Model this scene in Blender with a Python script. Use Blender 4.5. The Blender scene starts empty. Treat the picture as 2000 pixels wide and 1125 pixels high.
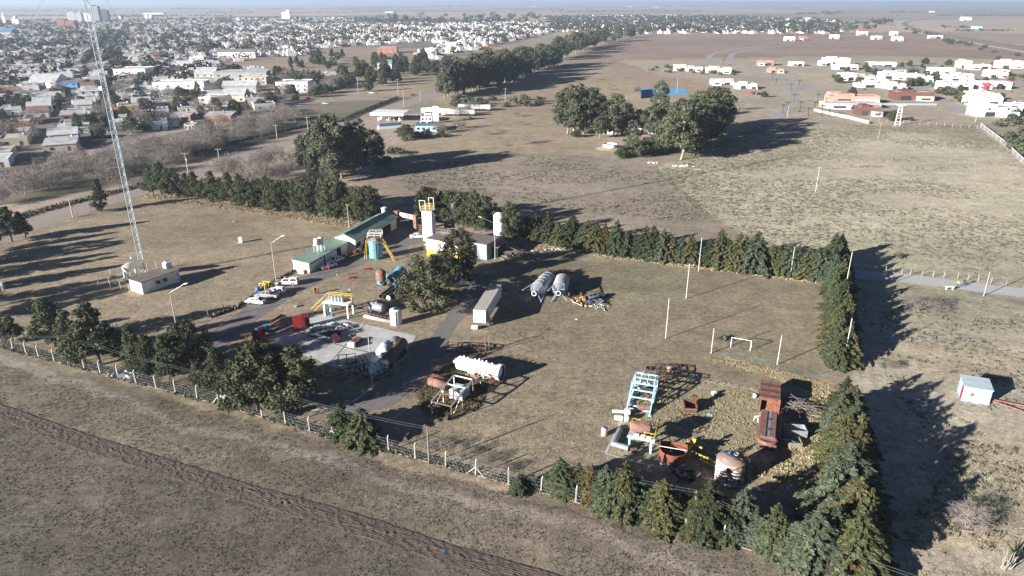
import bpy, math, random
import numpy as np
from mathutils import Vector, Matrix
R=math.radians; PI=math.pi
random.seed(7); rng=np.random.default_rng(11)
SC=bpy.context.scene; C=SC.collection
# ---------------------------------------------------------------- camera
CH=62.0; FP=1376.0; TH=R(22.1); CT,ST=math.cos(TH),math.sin(TH)
cd=bpy.data.cameras.new('camera'); cam=bpy.data.objects.new('camera',cd); C.objects.link(cam)
cam.location=(0,0,CH); cam.rotation_euler=(PI/2-TH,0,0)
cd.sensor_width=36; cd.lens=36*FP/2000; cd.clip_start=1; cd.clip_end=120000
SC.camera=cam
SC.render.resolution_x=1024; SC.render.resolution_y=576
# ---------------------------------------------------------------- light
HAZE_D=1.35e-4
SUN_EL=R(16.3); SDX,SDY=-0.826,-0.564
W=bpy.data.worlds.new('World'); SC.world=W; W.use_nodes=True
nt=W.node_tree; bg=nt.nodes['Background']; sky=nt.nodes.new('ShaderNodeTexSky'); sky.sky_type='NISHITA'
sky.sun_disc=False; sky.sun_elevation=SUN_EL; sky.sun_rotation=math.atan2(SDX,SDY)
sky.altitude=200; sky.air_density=0.25; sky.dust_density=0.0; sky.ozone_density=2.5
nt.links.new(sky.outputs[0],bg.inputs[0]); bg.inputs[1].default_value=0.05
sl=bpy.data.lights.new('sun','SUN'); sl.energy=5.0; sl.angle=R(0.53); sl.color=(1,0.965,0.915)
so=bpy.data.objects.new('sun',sl); C.objects.link(so); so.location=(-100,-80,150)
so.rotation_euler=Vector((-SDX*math.cos(SUN_EL),-SDY*math.cos(SUN_EL),-math.sin(SUN_EL))).to_track_quat('-Z','Y').to_euler()
SC.view_settings.view_transform='Standard'; SC.view_settings.look='None'
SC.view_settings.exposure=1.48; SC.view_settings.gamma=1; SC.view_settings.use_curve_mapping=False
SC.render.engine='CYCLES'
SC.cycles.max_bounces=5; SC.cycles.diffuse_bounces=2; SC.cycles.volume_bounces=0; SC.cycles.transparent_max_bounces=6
# ---------------------------------------------------------------- placement
def G(px,py,z=0.0):
    v=(py-562.5)/FP; d=(CH-z)/(ST+v*CT)
    return ((px-1000)/FP*d, (CT-v*ST)*d)
def V(px,py,z=0.0):
    a=G(px,py,z); return Vector((a[0],a[1],z))
def topz(px,py0,py1):
    Y=G(px,py0)[1]; v=(py1-562.5)/FP
    return CH-Y*(ST+v*CT)/(CT-v*ST)
def mpp(py):   # metres per photo pixel (across) on the ground at a row
    return CH/(ST+(py-562.5)/FP*CT)/FP
def ang(a,b):
    p=G(*a); q=G(*b); return math.atan2(q[1]-p[1],q[0]-p[0])
# ---------------------------------------------------------------- noise
def _h(ix,iy,s):
    n=(ix.astype(np.int64)*374761393+iy.astype(np.int64)*668265263+s*974634777)&0x7fffffff
    n=((n^(n>>13))*1274126177)&0x7fffffff
    return ((n^(n>>16))&0xffffff)/float(0xffffff)
def vnoise(x,y,s=0):
    x0=np.floor(x); y0=np.floor(y); fx=x-x0; fy=y-y0
    fx=fx*fx*(3-2*fx); fy=fy*fy*(3-2*fy)
    a=_h(x0,y0,s); b=_h(x0+1,y0,s); c=_h(x0,y0+1,s); d=_h(x0+1,y0+1,s)
    return a+(b-a)*fx+(c-a)*fy+(a-b-c+d)*fx*fy
def fbm(x,y,s=0,o=4):
    t=0;a=.5
    for i in range(o): t=t+a*vnoise(x,y,s+i*17); x=x*2.03+11.3; y=y*2.03+5.7; a*=.5
    return t/(1-.5**o)
def inpoly(x,y,P):
    r=np.zeros(x.shape,bool); n=len(P); j=n-1
    for i in range(n):
        xi,yi=P[i]; xj,yj=P[j]
        if yi!=yj:
            r^=((yi>y)!=(yj>y))&(x<(xj-xi)*(y-yi)/(yj-yi)+xi)
        j=i
    return r
def PG(P): return [G(*p) for p in P]
def dseg(x,y,pts):
    d=np.full(x.shape,1e9)
    for (ax,ay),(bx,by) in zip(pts[:-1],pts[1:]):
        vx,vy=bx-ax,by-ay; L=vx*vx+vy*vy+1e-9
        t=np.clip(((x-ax)*vx+(y-ay)*vy)/L,0,1)
        d=np.minimum(d,np.hypot(x-ax-t*vx,y-ay-t*vy))
    return d
# ---------------------------------------------------------------- materials
MATS={}
def M(name,c1,c2=None,scale=3.0,rough=.85,metal=0.0,bump=0.0,lo=.35,hi=.65,rnd=0.0,stretch=None,detail=4,wave=None,spec=.3,trans=0.0):
    if name in MATS: return MATS[name]
    m=bpy.data.materials.new(name); m.use_nodes=True; t=m.node_tree; N=t.nodes; L=t.links
    b=N['Principled BSDF']; b.inputs['Roughness'].default_value=rough; b.inputs['Metallic'].default_value=metal
    b.inputs['Specular IOR Level'].default_value=spec
    c2=c2 or tuple(k*.75 for k in c1)
    tc=N.new('ShaderNodeTexCoord'); mp=N.new('ShaderNodeMapping'); L.new(tc.outputs['Object'],mp.inputs[0])
    if stretch: mp.inputs['Scale'].default_value=stretch
    no=N.new('ShaderNodeTexNoise'); no.inputs['Scale'].default_value=scale; no.inputs['Detail'].default_value=detail; no.inputs['Roughness'].default_value=.62
    L.new(mp.outputs[0],no.inputs['Vector'])
    rp=N.new('ShaderNodeMapRange'); rp.inputs[1].default_value=lo; rp.inputs[2].default_value=hi; L.new(no.outputs[0],rp.inputs[0])
    mx=N.new('ShaderNodeMix'); mx.data_type='RGBA'; L.new(rp.outputs[0],mx.inputs[0])
    mx.inputs[6].default_value=(*c1,1); mx.inputs[7].default_value=(*c2,1); out=mx.outputs[2]
    if rnd:
        oi=N.new('ShaderNodeObjectInfo'); hs=N.new('ShaderNodeHueSaturation'); L.new(out,hs.inputs['Color'])
        r1=N.new('ShaderNodeMapRange'); r1.inputs[3].default_value=1-rnd; r1.inputs[4].default_value=1+rnd; L.new(oi.outputs['Random'],r1.inputs[0]); L.new(r1.outputs[0],hs.inputs['Value'])
        ml=N.new('ShaderNodeMath'); ml.operation='MULTIPLY'; ml.inputs[1].default_value=7.31; fr=N.new('ShaderNodeMath'); fr.operation='FRACT'
        L.new(oi.outputs['Random'],ml.inputs[0]); L.new(ml.outputs[0],fr.inputs[0])
        r2=N.new('ShaderNodeMapRange'); r2.inputs[3].default_value=.5-rnd*.08; r2.inputs[4].default_value=.5+rnd*.06; L.new(fr.outputs[0],r2.inputs[0]); L.new(r2.outputs[0],hs.inputs['Hue'])
        out=hs.outputs[0]
    L.new(out,b.inputs['Base Color'])
    if bump or wave:
        bp=N.new('ShaderNodeBump'); bp.inputs['Strength'].default_value=1; bp.inputs['Distance'].default_value=bump or wave[1]
        if wave:
            wv=N.new('ShaderNodeTexWave'); wv.wave_type='BANDS'; wv.bands_direction=wave[2]; wv.inputs['Scale'].default_value=wave[0]; L.new(tc.outputs['Object'],wv.inputs[0]); L.new(wv.outputs['Fac'],bp.inputs['Height'])
        else: L.new(no.outputs[0],bp.inputs['Height'])
        L.new(bp.outputs[0],b.inputs['Normal'])
    if trans:
        # thin leaf: a share of the light passes through
        tr=N.new('ShaderNodeBsdfTranslucent'); L.new(out,tr.inputs[0]); ms=N.new('ShaderNodeMixShader'); ms.inputs[0].default_value=trans
        L.new(b.outputs[0],ms.inputs[1]); L.new(tr.outputs[0],ms.inputs[2]); L.new(ms.outputs[0],N['Material Output'].inputs[0])
    MATS[name]=m; return m
def attr_mat(name,bump=.07,fine=(3.6,.95,.2),spread=(.50,1.5),rows=None):
    """albedo from the painted ground attribute, broken up by noise of three sizes"""
    m=bpy.data.materials.new(name); m.use_nodes=True; t=m.node_tree; N=t.nodes; L=t.links; b=N['Principled BSDF']
    b.inputs['Roughness'].default_value=.95; b.inputs['Specular IOR Level'].default_value=.1
    at=N.new('ShaderNodeAttribute'); at.attribute_name='soil'; geo=N.new('ShaderNodeTexCoord')
    prev=None
    for i,sc in enumerate(fine):
        no=N.new('ShaderNodeTexNoise'); no.inputs['Scale'].default_value=sc; no.inputs['Detail'].default_value=5; no.inputs['Roughness'].default_value=.7; L.new(geo.outputs['Object'],no.inputs['Vector'])
        mr=N.new('ShaderNodeMapRange'); mr.inputs[1].default_value=.3; mr.inputs[2].default_value=.7
        k=(1.0,.75,.5)[i]; mr.inputs[3].default_value=1-(1-spread[0])*k; mr.inputs[4].default_value=1+(spread[1]-1)*k; L.new(no.outputs[0],mr.inputs[0])
        if prev is None: prev=mr.outputs[0]; first=no.outputs[0]
        else:
            mu=N.new('ShaderNodeMath'); mu.operation='MULTIPLY'; L.new(prev,mu.inputs[0]); L.new(mr.outputs[0],mu.inputs[1]); prev=mu.outputs[0]
    vm=N.new('ShaderNodeVectorMath'); vm.operation='SCALE'; L.new(at.outputs['Color'],vm.inputs[0]); L.new(prev,vm.inputs['Scale'])
    # tufts of a greener or straw hue
    n2=N.new('ShaderNodeTexNoise'); n2.inputs['Scale'].default_value=.9; n2.inputs['Detail'].default_value=8; n2.inputs['Roughness'].default_value=.75; L.new(geo.outputs['Object'],n2.inputs['Vector'])
    hs=N.new('ShaderNodeHueSaturation'); r2=N.new('ShaderNodeMapRange'); r2.inputs[1].default_value=.35; r2.inputs[2].default_value=.65; r2.inputs[3].default_value=.488; r2.inputs[4].default_value=.508
    L.new(n2.outputs[0],r2.inputs[0]); L.new(r2.outputs[0],hs.inputs['Hue']); L.new(vm.outputs[0],hs.inputs['Color']); L.new(hs.outputs[0],b.inputs['Base Color'])
    bp=N.new('ShaderNodeBump'); bp.inputs['Distance'].default_value=bump; L.new(first,bp.inputs['Height']); L.new(bp.outputs[0],b.inputs['Normal'])
    return m
# ---------------------------------------------------------------- object helpers
def tag(o,label=None,cat=None,group=None,kind=None):
    if label: o['label']=label
    if cat: o['category']=cat
    if group: o['group']=group
    if kind: o['kind']=kind
    return o
def thing(name,label,cat,loc=(0,0,0),rz=0.0,group=None):
    o=bpy.data.objects.new(name,None); o.empty_display_size=.5; C.objects.link(o)
    o.location=(loc[0],loc[1],loc[2] if len(loc)>2 else 0); o.rotation_euler=(0,0,rz)
    return tag(o,label,cat,group)
def copytree(o,loc=None,rz=None,label=None,group=None,sc=None,parent=None):
    c=o.copy(); C.objects.link(c)
    if parent is not None: c.parent=parent
    else:
        if loc is not None: c.location=(loc[0],loc[1],loc[2] if len(loc)>2 else 0)
        if rz is not None: c.rotation_euler=(0,0,rz)
        if sc is not None: c.scale=sc if hasattr(sc,'__len__') else (sc,sc,sc)
        if label: c['label']=label
        if group: c['group']=group
    for ch in list(KIDS.get(o.name,[])):
        d=copytree(ch,parent=c); KIDS.setdefault(c.name,[]).append(d)
    return c
KIDS={}
class MB:
    def __init__(s): s.v=[];s.f=[];s.m=[];s.s=[]
    def add(s,vs,fs,m=0,sm=False):
        b=len(s.v); s.v+=[tuple(q) for q in vs]
        for f in fs: s.f.append(tuple(b+i for i in f)); s.m.append(m); s.s.append(sm)
        return s
    def box(s,cx,cy,cz,sx,sy,sz,rz=0,m=0,rx=0,ry=0):
        """centre x,y, BOTTOM z"""
        c,n=math.cos(rz),math.sin(rz); vs=[]
        mt=Matrix.Rotation(rz,3,'Z')@Matrix.Rotation(ry,3,'Y')@Matrix.Rotation(rx,3,'X')
        for z in (0,sz):
            for x,y in ((-1,-1),(1,-1),(1,1),(-1,1)):
                q=mt@Vector((x*sx/2,y*sy/2,z)); vs.append((cx+q.x,cy+q.y,cz+q.z))
        return s.add(vs,[(0,3,2,1),(4,5,6,7),(0,1,5,4),(1,2,6,5),(2,3,7,6),(3,0,4,7)],m)
    def beam(s,p,q,w,h=None,m=0):
        p=Vector(p);q=Vector(q);d=q-p; h=h or w
        if d.length<1e-6: return s
        d.normalize(); up=Vector((0,0,1)) if abs(d.z)<.95 else Vector((0,1,0))
        a=d.cross(up).normalized()*w/2; b=a.cross(d).normalized()*h/2
        vs=[p-a-b,p+a-b,p+a+b,p-a+b,q-a-b,q+a-b,q+a+b,q-a+b]
        return s.add(vs,[(0,3,2,1),(4,5,6,7),(0,1,5,4),(1,2,6,5),(2,3,7,6),(3,0,4,7)],m)
    def tube(s,p,q,r,n=10,r2=None,caps=True,m=0,thick=0,mi=None):
        p=Vector(p);q=Vector(q);d=(q-p).normalized(); r2=r if r2 is None else r2
        up=Vector((0,0,1)) if abs(d.z)<.95 else Vector((0,1,0))
        a=d.cross(up).normalized(); b=a.cross(d).normalized()
        ring=[(math.cos(2*PI*i/n),math.sin(2*PI*i/n)) for i in range(n)]
        vs=[p+(a*c+b*k)*r for c,k in ring]+[q+(a*c+b*k)*r2 for c,k in ring]
        s.add(vs,[(i,(i+1)%n,n+(i+1)%n,n+i) for i in range(n)],m,n>4)
        if thick:
            ri,ro=r-thick,r2-thick; mi=m if mi is None else mi
            vs=[p+(a*c+b*k)*ri for c,k in ring]+[q+(a*c+b*k)*ro for c,k in ring]
            s.add(vs,[(n+i,n+(i+1)%n,(i+1)%n,i) for i in range(n)],mi,True)
            for o,k1,k2 in ((p,r,ri),(q,r2,ro)):
                vs=[o+(a*c+b*k)*k1 for c,k in ring]+[o+(a*c+b*k)*k2 for c,k in ring]
                s.add(vs,[(i,(i+1)%n,n+(i+1)%n,n+i) for i in range(n)],m)
        elif caps:
            s.add([p+(a*c+b*k)*r for c,k in ring],[tuple(range(n-1,-1,-1))],m)
            s.add([q+(a*c+b*k)*r2 for c,k in ring],[tuple(range(n))],m)
        return s
    def lathe(s,prof,o=(0,0,0),axis=(0,0,1),n=16,m=0,a0=0,a1=2*PI):
        """prof: (radius, distance along axis)"""
        o=Vector(o);d=Vector(axis).normalized(); up=Vector((0,0,1)) if abs(d.z)<.95 else Vector((0,1,0))
        a=d.cross(up).normalized(); b=a.cross(d).normalized(); full=abs(a1-a0-2*PI)<1e-6; k=n if full else n+1
        vs=[]
        for r,h in prof:
            for i in range(k):
                t=a0+(a1-a0)*i/n; vs.append(o+d*h+(a*math.cos(t)+b*math.sin(t))*r)
        fs=[]
        for j in range(len(prof)-1):
            for i in range(n):
                i2=(i+1)%k; fs.append((j*k+i,j*k+i2,(j+1)*k+i2,(j+1)*k+i))
        return s.add(vs,fs,m,True)
    def prism(s,pts,z0,z1,m=0):
        n=len(pts); vs=[(x,y,z0) for x,y in pts]+[(x,y,z1) for x,y in pts]
        return s.add(vs,[tuple(range(n-1,-1,-1)),tuple(range(n,2*n))]+[(i,(i+1)%n,n+(i+1)%n,n+i) for i in range(n)],m)
    def build(s,name,mats,parent=None,label=None,cat=None,group=None,kind=None,loc=None,rz=0):
        me=bpy.data.meshes.new(name); me.from_pydata([tuple(q) for q in s.v],[],s.f)
        if not isinstance(mats,(list,tuple)): mats=[mats]
        for m in mats: me.materials.append(m)
        if len(mats)>1: me.polygons.foreach_set('material_index',s.m)
        me.polygons.foreach_set('use_smooth',s.s); me.update()
        return link(name,me,parent,label,cat,group,kind,loc,rz)
def link(name,me,parent=None,label=None,cat=None,group=None,kind=None,loc=None,rz=0):
    o=bpy.data.objects.new(name,me); C.objects.link(o)
    if parent is not None: o.parent=parent; KIDS.setdefault(parent.name,[]).append(o)
    if loc is not None: o.location=(loc[0],loc[1],loc[2] if len(loc)>2 else 0); o.rotation_euler=(0,0,rz)
    return tag(o,label,cat,group,kind)
def npmesh(name,verts,faces,k,mats,midx=None,smooth=False):
    """verts (N,3), faces (F,k) numpy"""
    me=bpy.data.meshes.new(name); F=len(faces)
    me.vertices.add(len(verts)); me.vertices.foreach_set('co',np.ascontiguousarray(verts,dtype=np.float32).ravel())
    me.loops.add(F*k); me.loops.foreach_set('vertex_index',np.ascontiguousarray(faces,dtype=np.int32).ravel())
    me.polygons.add(F); me.polygons.foreach_set('loop_start',np.arange(0,F*k,k,dtype=np.int32))
    try: me.polygons.foreach_set('loop_total',np.full(F,k,dtype=np.int32))
    except Exception: pass
    for m in (mats if isinstance(mats,(list,tuple)) else [mats]): me.materials.append(m)
    if midx is not None: me.polygons.foreach_set('material_index',np.asarray(midx,dtype=np.int32))
    me.polygons.foreach_set('use_smooth',np.full(F,smooth))
    me.update(calc_edges=True); return me
# ================================================================ GROUND
front=np.arange(-47,47.01,.33); back=np.arange(55,306,10.0)
AZ=np.radians(np.concatenate([front,back])); NA=len(AZ)
rr=[0.5,20,40,52]; r=55.0
while r<480: rr.append(r); r*=1.0068
while r<60000: rr.append(r); r*=1.028
RR=np.array(rr); NR=len(RR)
gx=(RR[:,None]*np.sin(AZ)[None]).ravel(); gy=(RR[:,None]*np.cos(AZ)[None]).ravel()
wx=gx+ (fbm(gx*.12,gy*.12,3)-.5)*5; wy=gy+(fbm(gx*.12,gy*.12,9)-.5)*5
col=np.zeros((len(gx),3))
# far farmland patchwork
ca,sa=math.cos(.35),math.sin(.35)
fx=gx*ca+gy*sa; fy=-gx*sa+gy*ca
cx=np.floor(fx/900+.3*_h(np.floor(fy/420),np.floor(fy/420),5)); cy=np.floor(fy/420)
hh=_h(cx,cy,21); pal=np.array([(.42,.33,.25),(.37,.29,.22),(.34,.26,.20),(.27,.235,.17),(.40,.35,.26),(.20,.20,.14),(.44,.34,.26)])
col[:]=pal[(hh*6.99).astype(int)]
def zone(P,c,pix=True,soft=None,x=None,y=None,amt=1.0):
    P=PG(P) if pix else P
    k=inpoly(wx if x is None else x,wy if y is None else y,P)
    col[k]=col[k]*(1-amt)+np.array(c)*amt
def band(P,w,c,amt=1.0,pix=True):
    P=PG(P) if pix else P
    k=np.clip((w-dseg(wx,wy,P))/(w*.4),0,1)[:,None]*amt
    col[:]=col*(1-k)+np.array(c)*k
TOWN=[(-400,45),(-400,330),(0,330),(110,300),(280,270),(470,232),(660,178),(700,150),(880,108),(1080,62),(1060,45),(860,38),(600,36),(300,40),(0,42)]
zone(TOWN,(.20,.175,.15))
zone([(-400,340),(-400,420),(60,400),(280,345),(620,250),(840,185),(850,160),(660,178),(470,235),(110,303),(0,333)],(.17,.15,.105))   # strip between the two streets
zone([(430,120),(640,90),(860,95),(1080,68),(1100,80),(860,150),(850,185),(640,200),(420,170)],(.30,.24,.17))
# big brown field behind
zone([(1100,125),(1060,145),(1220,128),(1300,150),(1420,130),(1500,110),(1700,140),(2050,160),(2050,95),(1760,62),(1560,65),(1250,68),(1170,90)],(.285,.212,.162))
zone([(850,190),(1060,145),(1220,128),(1300,150),(1420,140),(1420,200),(1100,300),(900,300),(780,320),(760,300),(840,240)],(.33,.26,.175))
# central pasture
zone([(700,350),(760,310),(1000,290),(1200,310),(1560,240),(2060,300),(2060,560),(1660,530),(1010,470),(740,390)],(.29,.235,.175))
zone([(1280,330),(1560,235),(2060,290),(2060,560),(1660,530),(1400,430)],(.43,.375,.265))
zone([(1500,235),(1905,240),(1900,200),(1500,200)],(.42,.36,.25))
zone([(1900,235),(2100,260),(2100,420),(1990,330)],(.36,.30,.22))
# suburb on the right
zone([(1200,118),(1700,108),(2060,120),(2060,245),(1900,240),(1560,235),(1450,225),(1420,170),(1300,150)],(.37,.31,.225))
# right lot
zone([(1660,520),(2100,560),(2100,1300),(1700,1160),(1660,800)],(.37,.32,.235))
# compound and mast field
zone([(280,378),(560,415),(720,435),(1020,480),(1660,545),(1664,720),(1700,1130),(1080,965),(700,870),(430,790),(-60,660),(-60,480),(60,450)],(.262,.212,.142))
zone([(-60,480),(60,455),(280,378),(560,415),(700,440),(560,530),(410,650),(250,700),(-60,655)],(.275,.218,.148))
zone([(1180,885),(1250,715),(1400,745),(1610,775),(1600,960),(1440,950)],(.30,.255,.165))
zone([(1560,770),(1640,740),(1640,1000),(1500,960),(1470,940)],(.33,.26,.16))
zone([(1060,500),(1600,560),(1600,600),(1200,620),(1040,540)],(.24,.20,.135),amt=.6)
# near field
zone([(-400,560),(0,683),(430,800),(700,878),(1060,975),(1690,1135),(1750,1600),(-1500,1600),(-1500,500)],(.190,.155,.113))
zone([(-600,800),(0,800),(500,985),(1150,1180),(1100,1500),(-1200,1500)],(.140,.120,.092))
band([(-30,690),(120,740),(300,812),(500,860),(700,915),(850,962),(1000,1003),(1200,1062),(1500,1150)],1.2,(.275,.225,.185),.9)
band([(-30,672),(430,798),(700,873),(1060,970),(1690,1130)],1.2,(.235,.185,.115),.55)
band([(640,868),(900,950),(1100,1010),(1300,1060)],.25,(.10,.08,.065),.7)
# dry grass margins
band([(280,385),(430,402),(600,428),(735,452)],1.8,(.34,.25,.15),.8)
band([(1020,480),(1200,505),(1450,535),(1600,553)],1.0,(.32,.245,.15),.6)
band([(1390,692),(1440,698),(1480,703),(1518,714),(1570,730),(1645,742)],.75,(.24,.25,.22),.9)
band([(1400,700),(1470,715),(1520,724),(1570,741),(1620,752)],.6,(.36,.29,.18),.7)
band([(1780,560),(2060,600)],2.0,(.27,.24,.19),.6)
band([(1700,532),(1800,536),(2060,565)],1.2,(.40,.32,.20),.7)
band([(600,262),(700,232),(850,192)],3,(.27,.22,.16),.5)
for P in ([(1740,640),(1780,700),(1830,770),(1870,780)],[(1780,690),(1815,745),(1800,800)]): band(P,.5,(.44,.39,.31),.7)
for k,(a,b,w) in enumerate(((1750,560,14),(1870,700,12),(1950,880,10),(1840,1050,6))):
    q=G(a,b); zone([(q[0]+w*math.cos(t)*1.3,q[1]+w*.6*math.sin(t)) for t in np.arange(0,6.2,.5)],(.42,.34,.21),pix=False,amt=.45)
big=fbm(gx*.035,gy*.035,40); big2=fbm(gx*.011,gy*.011,60); med=fbm(gx*.3,gy*.3,80)
rad=np.hypot(gx,gy); nf=np.clip(1.4-rad/900,0,1)
col*=(1+(big-.5)*.55*nf*.8+(big2-.5)*.35+(med-.5)*.35*np.clip(1.2-rad/350,0,1))[:,None]
green=np.clip((fbm(gx*.06,gy*.06,99)-.52)*4,0,1)*.08*np.clip(1.5-rad/500,0,1)
col[:,0]*=1-green; col[:,2]*=1-green*.9; col[:,1]*=1-green*.25
# sideways streaks of mowing and wind in the pastures
col*=(1+(fbm(gx*.02+gy*.01,gy*.25,120)-.5)*.25)[:,None]
col[:,2]*=1.05; col[:,1]*=1.01; col*=1.06
col=np.clip(col,.02,.6)
idx=np.arange(NR*NA).reshape(NR,NA); A=idx[:-1,:]; B=idx[1:,:]
faces=np.stack([A,np.roll(A,-1,1),np.roll(B,-1,1),B],-1).reshape(-1,4)
gz=np.zeros(len(gx)); gv=np.stack([gx,gy,gz],1)
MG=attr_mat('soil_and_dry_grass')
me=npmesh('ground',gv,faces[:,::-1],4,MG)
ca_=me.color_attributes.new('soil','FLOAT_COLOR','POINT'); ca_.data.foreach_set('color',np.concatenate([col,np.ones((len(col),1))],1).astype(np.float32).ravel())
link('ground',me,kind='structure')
# ---------------------------------------------------------------- sheets laid on the ground
def sheet(name,P,mat,z,jit=.35,step=1.5,pix=True,label=None):
    P=PG(P) if pix else P; Q=[]
    for i in range(len(P)):
        a=P[i]; b=P[(i+1)%len(P)]; L=math.hypot(b[0]-a[0],b[1]-a[1]); n=max(1,min(200,int(L/step)))
        for k in range(n): t=k/n; Q.append((a[0]+(b[0]-a[0])*t,a[1]+(b[1]-a[1])*t))
    q=np.array(Q); jx=(fbm(q[:,0]*.6,q[:,1]*.6,201)-.5)*4*jit; jy=(fbm(q[:,0]*.6,q[:,1]*.6,301)-.5)*4*jit
    q[:,0]+=jx; q[:,1]+=jy
    me=bpy.data.meshes.new(name); me.from_pydata([(x,y,z) for x,y in q],[],[tuple(range(len(q)))])
    if me.polygons[0].normal.z<0: me.flip_normals()
    me.materials.append(mat); o=link(name,me,kind='structure'); 
    if label: o['label']=label
    return o
def ribbon(name,P,w,mat,z,jit=.3,pix=True,label=None,smooth=3):
    P=PG(P) if pix else list(P); P=[Vector((a,b)) for a,b in P]
    for _ in range(smooth):
        Q=[P[0]]
        for a,b in zip(P[:-1],P[1:]): Q+= [a*.75+b*.25,a*.25+b*.75]
        Q.append(P[-1]); P=Q
    ws=w if hasattr(w,'__len__') else (w,w); L=[];Rr=[]
    n=len(P)
    for i,p in enumerate(P):
        d=(P[min(i+1,n-1)]-P[max(i-1,0)]).normalized(); t=i/(n-1); ww=(ws[0]*(1-t)+ws[1]*t)/2
        j=(random.random()-.5)*jit; k=(random.random()-.5)*jit
        L.append((p.x-d.y*(ww+j),p.y+d.x*(ww+j),z)); Rr.append((p.x+d.y*(ww+k),p.y-d.x*(ww+k),z))
    me=bpy.data.meshes.new(name); me.from_pydata(L+Rr,[],[(n+i,n+i+1,i+1,i) for i in range(n-1)]); me.materials.append(mat)
    o=link(name,me,kind='structure')
    if label: o['label']=label
    return o
m_dirt=M('pale_dirt',(.36,.30,.26),(.27,.22,.19),1.2,bump=.03,lo=.3,hi=.7,detail=8)
m_gravel=M('grey_gravel',(.47,.47,.47),(.38,.38,.38),1.5,bump=.02,detail=8)
m_tar=M('worn_asphalt',(.155,.14,.135),(.215,.195,.175),.8,bump=.02,lo=.4,hi=.75,detail=8)
m_conc=M('stained_concrete',(.52,.51,.49),(.33,.32,.31),.35,bump=.004,lo=.35,hi=.75,detail=9,rough=.8)
m_street=M('street_earth',(.34,.30,.265),(.27,.235,.21),.3,detail=6)
m_hwy=M('far_asphalt',(.17,.165,.16),(.21,.20,.19),.1)
ribbon('dirt_road',[(-120,500),(0,462),(60,436),(150,408),(220,388),(290,366),(360,345),(430,325),(520,290),(600,264),(700,232),(780,206),(850,184),(905,160),(950,130),(1010,100),(1080,66)],(13,15),m_dirt,.02,.8,label='wide dirt road running behind the pine row towards the town')
ribbon('street',[(-200,400),(0,353),(55,336),(110,317),(180,297),(260,276),(360,250),(430,240),(480,226),(560,208),(640,196),(700,190),(780,196)],9,m_street,.03,.8,label='earth street along the first row of town houses')
ribbon('street',[(640,190),(730,182),(800,186),(860,180),(930,168)],7,m_street,.045,.6,label='street crossing towards the petrol station')
ribbon('gravel_road',[(1640,535),(1700,537),(1800,546),(1900,561),(2000,572),(2140,590)],6.2,m_gravel,.02,.3,label='pale gravel road at the right beyond the conifer hedge')
sheet('driveway',[(777,428),(806,432),(826,450),(822,470),(795,482),(800,500),(752,497),(700,520),(640,545),(585,572),(520,612),(470,650),(425,690),(380,668),(425,640),(480,600),(530,570),(590,540),(640,520),(720,478),(740,460),(765,445)],m_tar,.012,.25,label='dark asphalt drive along the green roofed building')
sheet('driveway',[(800,502),(870,520),(935,522),(985,540),(945,575),(915,605),(885,645),(868,690),(815,755),(770,790),(690,812),(600,800),(640,785),(720,768),(770,735),(800,705),(825,680),(850,645),(875,615),(895,585),(905,560),(850,540),(790,520)],m_tar,.016,.25,label='worn dark drive from the yellow hut past the white trailer')
for i,P in enumerate(([(611,611),(712,633),(672,676),(572,644)],[(714,634),(813,656),(786,702),(674,677)],[(570,646),(671,678),(640,713),(513,660)],[(673,679),(785,704),(735,738),(641,714)])):
    sheet('concrete_slab',P,m_conc,.03,.06,label=None)
ribbon('kerb_strip',[(606,802),(680,795),(740,745),(800,690)],.5,m_conc,.035,.1)
ribbon('kerb_strip',[(1183,885),(1215,820),(1250,740),(1262,715)],.35,m_conc,.03,.05,smooth=0); ribbon('kerb_strip',[(1262,715),(1350,738),(1440,757),(1480,762)],.3,m_conc,.03,.05,smooth=0)
ribbon('kerb_strip',[(1183,886),(1250,905),(1310,915),(1420,945),(1500,960)],.3,m_conc,.034,.05,smooth=0)
# suburb roads
for P,w in (([(1505,238),(1540,215),(1556,190),(1540,165),(1505,150),(1470,140),(1400,140),(1383,122),(1385,106),(1420,98),(1490,90),(1500,88)],7),([(1610,190),(1580,178),(1560,160),(1520,148),(1430,120),(1425,105),(1470,96),(1540,88),(1600,92),(1700,88)],7),
    ([(1500,130),(1600,128),(1640,140),(1700,160),(1790,170),(1830,190),(1880,215),(1900,222)],8),([(1600,175),(1700,170),(1780,178),(1840,168)],6),([(1870,130),(1920,150),(2010,165)],7),([(1560,200),(1690,212),(1830,214),(1890,222)],5)):
    ribbon('street',P,w,M('suburb_road',(.36,.34,.32),(.30,.275,.25),.15),.03+.008*random.random(),.5,label='pale winding street of the new suburb on the right')
ribbon('highway',[(1890,22),(1850,30),(1790,38),(1762,45),(1780,55),(1850,68),(1950,85),(2060,102)],14,m_hwy,.08,.2,label='far asphalt highway bending at the upper right')
ribbon('highway',[(1880,22),(1840,29),(1775,38),(1748,47),(1770,60),(1850,75),(1950,93),(2060,112)],10,m_gravel,.07,.2,label='pale service road beside the far highway')
ribbon('street',[(700,135),(800,128),(900,116),(1000,92),(1085,66)],9,m_street,.05,.5,label='pale road at the right edge of the town')
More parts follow.
